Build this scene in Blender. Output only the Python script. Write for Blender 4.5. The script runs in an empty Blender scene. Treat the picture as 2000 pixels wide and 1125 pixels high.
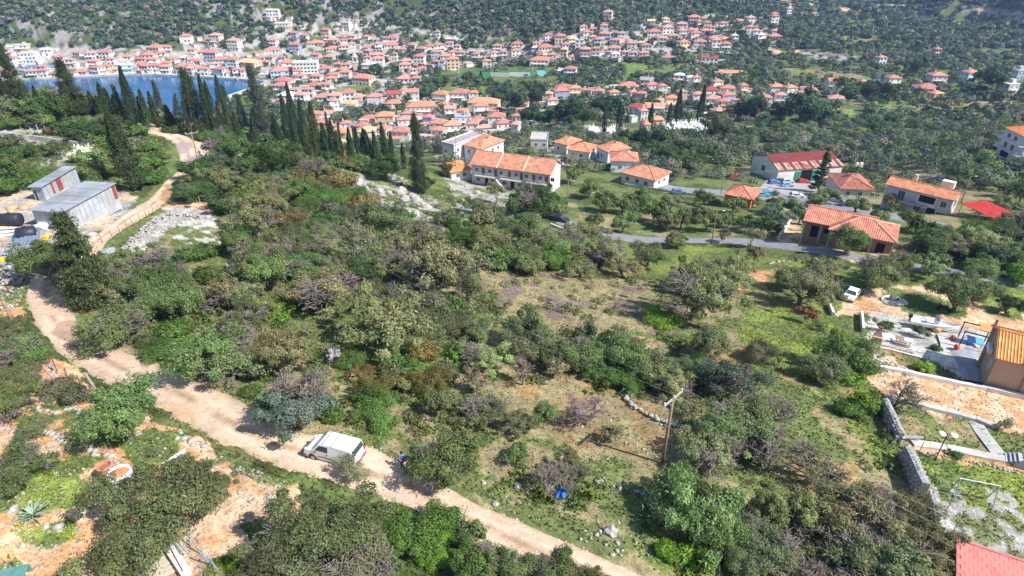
import bpy, bmesh, math, random
import numpy as np
from mathutils import Vector, Matrix
random.seed(7); rng = np.random.default_rng(7)
R = math.radians
SC = bpy.context.scene
COL = SC.collection
# ---------------------------------------------------------------- camera, sky, sun, exposure
CAMZ = 110.0; F = 1195.0; PITCH = R(30.4)
CT, ST = math.cos(PITCH), math.sin(PITCH)
cam = bpy.data.cameras.new('camera'); cam_o = bpy.data.objects.new('camera', cam); COL.objects.link(cam_o)
cam_o.location = (0, 0, CAMZ); cam_o.rotation_euler = (math.pi/2-PITCH, 0, 0)
cam.sensor_width = 36; cam.lens = 36*F/2000; cam.clip_end = 6000; cam.clip_start = .5
SC.camera = cam_o
SUN_AZ = math.atan2(.91, -.41)          # direction to the sun in the ground plane (x, y)
SUN_EL = R(46)
w = bpy.data.worlds.new('World'); SC.world = w; w.use_nodes = True
nt = w.node_tree; bg = nt.nodes['Background']
sky = nt.nodes.new('ShaderNodeTexSky'); sky.sky_type = 'NISHITA'; sky.sun_disc = False
sky.sun_elevation = SUN_EL; sky.sun_rotation = SUN_AZ; sky.air_density = 1.1; sky.dust_density = .6; sky.altitude = 100
nt.links.new(sky.outputs[0], bg.inputs[0]); bg.inputs[1].default_value = .105
sl = bpy.data.lights.new('sun', 'SUN'); sl.energy = 4.9; sl.angle = R(.6); sl.color = (1, .95, .86)
so = bpy.data.objects.new('sun', sl); COL.objects.link(so)
sd = Vector((math.cos(SUN_EL)*math.sin(SUN_AZ), math.cos(SUN_EL)*math.cos(SUN_AZ), math.sin(SUN_EL)))
so.rotation_euler = sd.to_track_quat('Z', 'Y').to_euler(); so.location = (60, -20, 170)
SC.view_settings.view_transform = 'Standard'; SC.view_settings.look = 'None'
SC.view_settings.exposure = .62; SC.view_settings.gamma = 1; SC.view_settings.use_curve_mapping = False
SC.render.engine = 'CYCLES'
cy = SC.cycles; cy.max_bounces = 5; cy.diffuse_bounces = 3; cy.glossy_bounces = 2; cy.transmission_bounces = 3; cy.volume_bounces = 0
cy.transparent_max_bounces = 4; cy.use_denoising = True; cy.caustics_reflective = False; cy.caustics_refractive = False

# ---------------------------------------------------------------- noise and terrain
def _hash(ix, iy, s):
    n = (ix.astype(np.int64)*374761393 + iy.astype(np.int64)*668265263 + s*1442695041) & 0x7fffffff
    n = ((n ^ (n >> 13))*1274126177) & 0x7fffffff
    return ((n ^ (n >> 16)) & 0xffff)/65535.0
def vnoise(x, y, s=0):
    ix, iy = np.floor(x), np.floor(y); fx, fy = x-ix, y-iy
    fx = fx*fx*(3-2*fx); fy = fy*fy*(3-2*fy)
    a, b = _hash(ix, iy, s), _hash(ix+1, iy, s); c, d = _hash(ix, iy+1, s), _hash(ix+1, iy+1, s)
    return (a*(1-fx)+b*fx)*(1-fy)+(c*(1-fx)+d*fx)*fy
def fbm(x, y, s=0, o=4):
    t = 0; a = .5
    for k in range(o): t = t+a*vnoise(x*2**k, y*2**k, s+k*17); a *= .5
    return t/(1-.5**o)
def ray(px, py):
    dx = (np.asarray(px, float)-1000)/F; dy = (np.asarray(py, float)-562.5)/F
    return dx, CT-dy*ST, -ST-dy*CT          # per unit depth: X, Y, Z
def proj(x, y, z):
    d = y*CT-(z-CAMZ)*ST; u = y*ST+(z-CAMZ)*CT
    d = np.maximum(d, .1)
    return 1000+F*x/d, 562.5-F*u/d, d
ANCH = [(650,900,75),(300,1100,76.5),(0,1120,78),(1000,1120,75.5),(1300,1100,74.5),(0,850,77),(100,1000,77.5),(350,800,75),(1000,950,74),(70,580,72),(150,700,74),(0,650,74.5),
(500,700,72.5),(800,800,73),(1200,900,72.5),(1500,1000,72),(1700,1100,72),(1950,1120,70),(1900,980,69),(1840,870,67),(1760,780,67),(1650,850,69),(1990,850,66),
(1950,760,65),(1900,660,63),(1720,640,62.5),(1658,590,60.5),(1800,580,60.5),(1990,600,60.5),(900,600,68),(1100,560,64),(700,500,66),(500,450,66),(1300,600,64),(1000,480,60.5),(1250,650,66.5),
(1450,700,67),(1550,620,62.5),(900,700,70.5),(300,500,69.5),(200,600,71.5),(1095,432,53),(1200,465,54),(1400,470,54.5),(1650,490,59),(1300,520,57.5),(1500,540,59),(1450,400,49.5),(1300,400,49),
(1090,380,47.5),(930,345,46.5),(870,370,50),(800,340,52.5),(700,360,57),(600,330,60.5),(480,300,62),(390,300,64),(285,250,64),(360,340,65.5),(250,430,68),(130,420,68.5),(50,500,71),(30,350,68),
(80,270,66),(450,420,66.5),(400,480,68.5),(0,225,64),(170,215,63),(430,265,59),(550,300,56),(1250,345,44),(1160,310,42),(700,275,11),(640,285,12),(900,262,15),(1000,262,20),(1060,290,36),(800,230,7),(950,215,8),(1100,200,10),
(650,190,3),(750,180,3.5),(900,180,5),(1050,170,9),(520,165,1.5),(200,146,1.5),(300,142,1.5),(400,148,1.5),(500,155,1.5),(60,153,1.5),(-100,158,1.5),(950,140,6),(1150,140,10),(1250,140,13),(1400,150,16),(1350,110,18),
(1330,250,27),(1300,300,38),(1450,260,32),(1600,350,39),(1480,330,39),(1750,300,38),(1950,300,46),(1790,418,53),(1700,395,49),(1450,385,47),(1900,450,57),(1990,500,61),(1850,350,47),(1700,230,28),(1900,215,31),(1560,180,22),
(1800,180,26),(1980,160,32),(1600,130,18),(1850,110,23),(2050,110,26),(1700,60,24),(1850,30,22),(1630,12,17),(1760,30,24),(1700,14,24),(1850,14,30),(1950,12,34),(2080,20,42),(1200,90,20),(1300,60,27),(1450,60,27),(1170,40,36),(1000,80,16),(1000,110,8),(1000,40,30),(1000,0,45),
(700,50,22),(700,100,8),(700,0,44),(400,80,15),(400,100,8),(400,120,4),(400,40,30),(400,0,44),(100,100,8),(100,120,4),(100,60,24),(100,0,44),(-150,90,12),(-150,0,44),(1300,10,40),(1500,15,34),(850,120,6),(550,120,5)]
ANCHW = [(150,270,38),(150,340,8),(300,250,38),(300,330,8),(420,270,32),(550,250,30),(-100,250,42),(-250,300,30),(-100,400,3),(0,900,105),(600,900,115),(1100,900,110),(1400,900,90),(1630,850,20),(1630,1200,-6),(1780,950,40),(1950,950,70),(2200,1000,90),
(-400,700,60),(0,1700,140),(800,1700,150),(1400,1700,130),(2000,1700,110),(1000,18,75.5),(0,15,78),(2000,18,73),(2600,30,72),(2600,80,66),(2600,200,55),(2600,500,40),(-600,40,79),(-600,100,74),(-600,200,66),(-600,500,20)]
_p = []
for px, py, z in ANCH:
    a, b, c = ray(px, py); t = (z-CAMZ)/c; _p.append((a*t, b*t, z))
for px, dh, z in ANCHW:
    th = math.atan((px-1000)/F/1.0); _p.append((dh*math.sin(th), dh*math.cos(th), z))
_p = np.array(_p)
def _uv(x, y):
    return np.arctan2(x, y)*2.2, np.log(np.hypot(x, y)+4)*2.0
_au, _av = _uv(_p[:,0], _p[:,1]); _n = len(_p)
def _k(r2): return np.where(r2 > 1e-12, r2*np.log(r2+1e-20)*.5, 0)
_K = _k((_au[:,None]-_au)**2+(_av[:,None]-_av)**2)+np.eye(_n)*4e-4
_P = np.stack([np.ones(_n), _au, _av], 1)
_S = np.linalg.solve(np.block([[_K, _P], [_P.T, np.zeros((3,3))]]), np.concatenate([_p[:,2], np.zeros(3)]))
BAYPX = [(-260,168),(-100,161),(60,156.5),(130,152.5),(200,149.5),(250,147.5),(300,147.5),(400,152),(460,156),(521,161),(505,170),(470,181),(445,190),(428,205),(424,222),(410,236),(250,250),(-260,250)]
BAY = []
for px, py in BAYPX:
    a, b, c = ray(px, py); t = -CAMZ/c; BAY.append((a*t, b*t))
BAY = np.array(BAY)
def inpoly(x, y, poly):
    r = np.zeros(x.shape, bool); n = len(poly)
    for i in range(n):
        x0, y0 = poly[i]; x1, y1 = poly[(i+1) % n]
        if y0 == y1: continue
        c = (y0 > y) != (y1 > y)
        r ^= c & (x < (x1-x0)*(y-y0)/(y1-y0)+x0)
    return r
def segdist(x, y, pts, closed=True):
    d = np.full(x.shape, 1e9); n = len(pts)
    for i in range(n if closed else n-1):
        x0, y0 = pts[i]; x1, y1 = pts[(i+1) % n]; ex, ey = x1-x0, y1-y0
        t = np.clip(((x-x0)*ex+(y-y0)*ey)/(ex*ex+ey*ey+1e-9), 0, 1)
        d = np.minimum(d, np.hypot(x-x0-t*ex, y-y0-t*ey))
    return d
def H(x, y):
    x = np.asarray(x, float); y = np.asarray(y, float); sh = x.shape; x = x.ravel(); y = y.ravel()
    out = np.empty(x.shape)
    for s in range(0, len(x), 40000):
        X, Y = x[s:s+40000], y[s:s+40000]; u, v = _uv(X, Y)
        z = _k((u[:,None]-_au)**2+(v[:,None]-_av)**2)@_S[:_n]+_S[_n]+_S[_n+1]*u+_S[_n+2]*v
        r = np.hypot(X, Y)
        z = z+(fbm(X/7, Y/7, 3, 3)-.5)*.35*np.clip(r/60, .4, 1)+(fbm(X/60, Y/60, 5, 4)-.5)*26*np.clip((r-585)/200, 0, 1)*np.clip((900-np.abs(X))/200,0,1)
        m = (r < 640) & (r > 200) & (X < 420)
        z = np.where(m, np.maximum(z, 1.3+.02*np.maximum(z, -20)), z)
        ins = inpoly(X, Y, BAY); sdist = segdist(X, Y, BAY) if ins.any() or m.any() else np.full(X.shape, 1e9)
        z = np.where(ins, -np.minimum(4, .6*sdist+.0), z)
        out[s:s+40000] = z
    return out.reshape(sh)
_ts = 14*np.exp(np.linspace(0, math.log(1500/14), 520))
def PG(px, py):
    """points of the ground seen at these pixels (authoring aid: everything is placed in world metres)"""
    px = np.atleast_1d(np.asarray(px, float)); py = np.atleast_1d(np.asarray(py, float)); a, b, c = ray(px, py)
    T = _ts[None,:]; X, Y, Z = a[:,None]*T, b[:,None]*T, CAMZ+c[:,None]*T
    below = (HG(X, Y)-Z) > 0
    i = np.where(below.any(1), below.argmax(1), len(_ts)-1); i = np.maximum(i, 1)
    lo, hi = _ts[i-1].copy(), _ts[i].copy()
    for _ in range(9):
        m = (lo+hi)/2; bl = (HG(a*m, b*m)-(CAMZ+c*m)) > 0
        hi = np.where(bl, m, hi); lo = np.where(bl, lo, m)
    return np.stack([a*hi, b*hi, HG(a*hi, b*hi)], 1)
# polar height grid: the ground sheet itself, and every height look-up reads it
NA, NR = 820, 660
TH = np.concatenate([np.linspace(-R(85), -R(56), 40, endpoint=False), np.linspace(-R(56), R(56), NA-80), np.linspace(R(56), R(85), 41)[1:]])
RR = 7*np.exp(np.linspace(0, math.log(2300/7), NR)); LR = math.log(2300/7)
gx, gy = RR[:,None]*np.sin(TH)[None,:], RR[:,None]*np.cos(TH)[None,:]
GZ = H(gx, gy)
def HG(x, y):
    r = np.clip(np.hypot(x, y), RR[0], RR[-1]*.999); th = np.clip(np.arctan2(x, y), TH[0], TH[-1]-1e-6)
    fi = np.log(r/7)/LR*(NR-1); i = np.minimum(fi.astype(int), NR-2); fi = fi-i
    j = np.clip(np.searchsorted(TH, th, side='right')-1, 0, len(TH)-2); fj = (th-TH[j])/(TH[j+1]-TH[j])
    return (GZ[i,j]*(1-fj)+GZ[i,j+1]*fj)*(1-fi)+(GZ[i+1,j]*(1-fj)+GZ[i+1,j+1]*fj)*fi
def hz(x, y): return float(HG(np.array([x], float), np.array([y], float))[0])

# ---------------------------------------------------------------- helpers
def tag(o, label=None, cat=None, group=None, kind=None):
    if label: o['label'] = label
    if cat: o['category'] = cat
    if group: o['group'] = group
    if kind: o['kind'] = kind
    return o
def link(name, data, parent=None, loc=None, rz=0):
    o = bpy.data.objects.new(name, data); COL.objects.link(o)
    if parent: o.parent = parent
    if loc is not None: o.location = loc
    if rz: o.rotation_euler = (0, 0, rz)
    return o
def thing(name, label, cat, loc=(0,0,0), rz=0, group=None):
    return tag(link(name, None, None, loc, rz), label, cat, group)
def mesh_np(name, V, Fs, mats=(), smooth=False, mi=None):
    """V (n,3); Fs (m,k) array of equal-sided faces or list of arrays"""
    me = bpy.data.meshes.new(name)
    if not isinstance(Fs, (list, tuple)): Fs = [Fs]
    Fs = [np.asarray(f, np.int32) for f in Fs if len(f)]
    V = np.asarray(V, np.float32); me.vertices.add(len(V)); me.vertices.foreach_set('co', V.ravel())
    nl = sum(f.size for f in Fs); npoly = sum(len(f) for f in Fs)
    me.loops.add(nl); me.loops.foreach_set('vertex_index', np.concatenate([f.ravel() for f in Fs]))
    tot = np.concatenate([np.full(len(f), f.shape[1], np.int32) for f in Fs]); st = np.concatenate([[0], np.cumsum(tot)[:-1]]).astype(np.int32)
    me.polygons.add(npoly); me.polygons.foreach_set('loop_start', st)
    if smooth: me.polygons.foreach_set('use_smooth', np.ones(npoly, bool))
    for m in mats: me.materials.append(m)
    if mi is not None: me.polygons.foreach_set('material_index', np.asarray(mi, np.int32))
    me.update(calc_edges=True); return me
def setcol(me, c, name='base'):
    a = me.color_attributes.new(name, 'FLOAT_COLOR', 'POINT'); c = np.asarray(c, np.float32)
    if c.shape[1] == 3: c = np.concatenate([c, np.ones((len(c),1), np.float32)], 1)
    a.data.foreach_set('color', c.ravel())
class MB:
    """collects boxes, prisms, tubes and lathes for ONE mesh"""
    def __init__(s): s.v = []; s.f = []; s.m = []
    def add(s, vs, fs, mi=0):
        b = len(s.v); s.v += [tuple(p) for p in vs]; s.f += [tuple(i+b for i in f) for f in fs]; s.m += [mi]*len(fs); return s
    def box(s, c, d, rz=0, mi=0, M=None):
        hx, hy, hh = d[0]/2, d[1]/2, d[2]/2; vs = []
        for z in (-hh, hh):
            for x, y in ((-hx,-hy),(hx,-hy),(hx,hy),(-hx,hy)):
                X = x*math.cos(rz)-y*math.sin(rz); Y = x*math.sin(rz)+y*math.cos(rz); vs.append((c[0]+X, c[1]+Y, c[2]+z))
        if M is not None: vs = [M@Vector(p) for p in vs]
        return s.add(vs, [(0,3,2,1),(4,5,6,7),(0,1,5,4),(1,2,6,5),(2,3,7,6),(3,0,4,7)], mi)
    def tube(s, pts, rad, n=8, mi=0, caps=True):
        pts = [Vector(p) for p in pts]; k = len(pts)
        if not hasattr(rad, '__len__'): rad = [rad]*k
        vs = []
        for i, p in enumerate(pts):
            d = (pts[min(i+1, k-1)]-pts[max(i-1, 0)]); d = d.normalized() if d.length > 1e-9 else Vector((0,0,1))
            a = d.cross(Vector((0,0,1)) if abs(d.z) < .9 else Vector((1,0,0))).normalized(); b = d.cross(a)
            for j in range(n):
                t = 2*math.pi*j/n; vs.append(p+(a*math.cos(t)+b*math.sin(t))*rad[i])
        fs = [(i*n+j, i*n+(j+1)%n, (i+1)*n+(j+1)%n, (i+1)*n+j) for i in range(k-1) for j in range(n)]
        if caps: fs += [tuple(range(n-1,-1,-1)), tuple((k-1)*n+j for j in range(n))]
        return s.add(vs, fs, mi)
    def lathe(s, prof, n=16, c=(0,0,0), mi=0):
        vs = [(c[0]+r*math.cos(2*math.pi*j/n), c[1]+r*math.sin(2*math.pi*j/n), c[2]+z) for r, z in prof for j in range(n)]
        k = len(prof); fs = [(i*n+j, i*n+(j+1)%n, (i+1)*n+(j+1)%n, (i+1)*n+j) for i in range(k-1) for j in range(n)]
        fs += [tuple(range(n-1,-1,-1)), tuple((k-1)*n+j for j in range(n))]
        return s.add(vs, fs, mi)
    def poly(s, pts, mi=0): return s.add(pts, [tuple(range(len(pts)))], mi)
    def prism(s, pts, z0, z1, mi=0):
        n = len(pts); vs = [(x, y, z0) for x, y in pts]+[(x, y, z1) for x, y in pts]
        return s.add(vs, [tuple(range(n-1,-1,-1)), tuple(range(n, 2*n))]+[(i, (i+1)%n, n+(i+1)%n, n+i) for i in range(n)], mi)
    def loft(s, secs, mi=0, caps=True):
        n = len(secs[0]); k = len(secs); vs = [p for q in secs for p in q]
        fs = [(i*n+j, i*n+(j+1)%n, (i+1)*n+(j+1)%n, (i+1)*n+j) for i in range(k-1) for j in range(n)]
        if caps: fs += [tuple(range(n-1,-1,-1)), tuple((k-1)*n+j for j in range(n))]
        return s.add(vs, fs, mi)
    def mesh(s, name, mats, smooth=False):
        me = bpy.data.meshes.new(name); me.from_pydata(s.v, [], s.f)
        for m in (mats if isinstance(mats, (list, tuple)) else [mats]): me.materials.append(m)
        me.polygons.foreach_set('material_index', s.m)
        if smooth: me.polygons.foreach_set('use_smooth', [True]*len(s.f))
        bm = bmesh.new(); bm.from_mesh(me); bmesh.ops.recalc_face_normals(bm, faces=bm.faces[:]); bm.to_mesh(me); bm.free()
        return me
    def obj(s, name, mats, parent=None, smooth=False, loc=None, rz=0, bevel=0):
        o = link(name, s.mesh(name, mats, smooth), parent, loc, rz)
        if bevel:
            b = o.modifiers.new('bevel', 'BEVEL'); b.width = bevel; b.segments = 2; b.limit_method = 'ANGLE'
        return o
# ---------------------------------------------------------------- materials
MATS = {}
def mat(name, col, rough=.8, noise=.25, scale=3., bump=0, metal=0, spec=.3, col2=None, objcol=False, wav=None, trans=0):
    if name in MATS: return MATS[name]
    m = bpy.data.materials.new(name); m.use_nodes = True; MATS[name] = m
    t = m.node_tree; N = t.nodes; L = t.links; b = N['Principled BSDF']
    b.inputs['Roughness'].default_value = rough; b.inputs['Metallic'].default_value = metal; b.inputs['Specular IOR Level'].default_value = spec
    co = N.new('ShaderNodeTexCoord'); nz = N.new('ShaderNodeTexNoise'); nz.inputs['Scale'].default_value = scale; nz.inputs['Detail'].default_value = 6; nz.inputs['Roughness'].default_value = .65
    L.new(co.outputs['Object'], nz.inputs['Vector'])
    if objcol:
        oi = N.new('ShaderNodeObjectInfo'); c1 = oi.outputs['Color']
    else:
        rgb = N.new('ShaderNodeRGB'); rgb.outputs[0].default_value = (*col, 1); c1 = rgb.outputs[0]
    mr = N.new('ShaderNodeMapRange'); mr.inputs['From Min'].default_value = .3; mr.inputs['From Max'].default_value = .7; mr.inputs['To Min'].default_value = 1-noise; mr.inputs['To Max'].default_value = 1+noise*.6
    L.new(nz.outputs['Fac'], mr.inputs['Value'])
    mx = N.new('ShaderNodeVectorMath'); mx.operation = 'SCALE'; L.new(c1, mx.inputs[0]); L.new(mr.outputs[0], mx.inputs['Scale']); out = mx.outputs[0]
    if col2:
        n2 = N.new('ShaderNodeTexNoise'); n2.inputs['Scale'].default_value = scale*.45; n2.inputs['Detail'].default_value = 5; L.new(co.outputs['Object'], n2.inputs['Vector'])
        r2 = N.new('ShaderNodeMapRange'); r2.inputs['From Min'].default_value = .48; r2.inputs['From Max'].default_value = .62; L.new(n2.outputs['Fac'], r2.inputs['Value'])
        m2 = N.new('ShaderNodeMix'); m2.data_type = 'RGBA'; L.new(r2.outputs[0], m2.inputs['Factor']); L.new(out, m2.inputs['A']); m2.inputs['B'].default_value = (*col2, 1); out = m2.outputs['Result']
    L.new(out, b.inputs['Base Color'])
    if bump:
        bp = N.new('ShaderNodeBump'); bp.inputs['Strength'].default_value = bump; bp.inputs['Distance'].default_value = .05; L.new(nz.outputs['Fac'], bp.inputs['Height']); L.new(bp.outputs[0], b.inputs['Normal'])
    return m
def ground_mat(name, colsrc='attr', col=(.5,.4,.3), amt=.45, sc=(1.3, .16), bump=.5):
    m = bpy.data.materials.new(name); m.use_nodes = True; t = m.node_tree; N = t.nodes; L = t.links; b = N['Principled BSDF']
    b.inputs['Roughness'].default_value = .95; b.inputs['Specular IOR Level'].default_value = .1
    if colsrc == 'attr':
        at = N.new('ShaderNodeAttribute'); at.attribute_name = 'base'; c = at.outputs['Color']
    else:
        rg = N.new('ShaderNodeRGB'); rg.outputs[0].default_value = (*col, 1); c = rg.outputs[0]
    co = N.new('ShaderNodeTexCoord'); prev = c
    for k, (s, a) in enumerate(((sc[0]*4, amt*.7), (sc[0], amt), (sc[1], amt*.6))):
        nz = N.new('ShaderNodeTexNoise'); nz.inputs['Scale'].default_value = s; nz.inputs['Detail'].default_value = 7; nz.inputs['Roughness'].default_value = .7; L.new(co.outputs['Object'], nz.inputs['Vector'])
        mr = N.new('ShaderNodeMapRange'); mr.inputs['From Min'].default_value = .3; mr.inputs['From Max'].default_value = .7; mr.inputs['To Min'].default_value = 1-a; mr.inputs['To Max'].default_value = 1+a
        L.new(nz.outputs['Fac'], mr.inputs['Value']); v = N.new('ShaderNodeVectorMath'); v.operation = 'SCALE'; L.new(prev, v.inputs[0]); L.new(mr.outputs[0], v.inputs['Scale']); prev = v.outputs[0]
        if k == 0: n0 = nz
    L.new(prev, b.inputs['Base Color'])
    bp = N.new('ShaderNodeBump'); bp.inputs['Strength'].default_value = bump; bp.inputs['Distance'].default_value = .12; L.new(n0.outputs['Fac'], bp.inputs['Height']); L.new(bp.outputs[0], b.inputs['Normal'])
    return m
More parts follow.
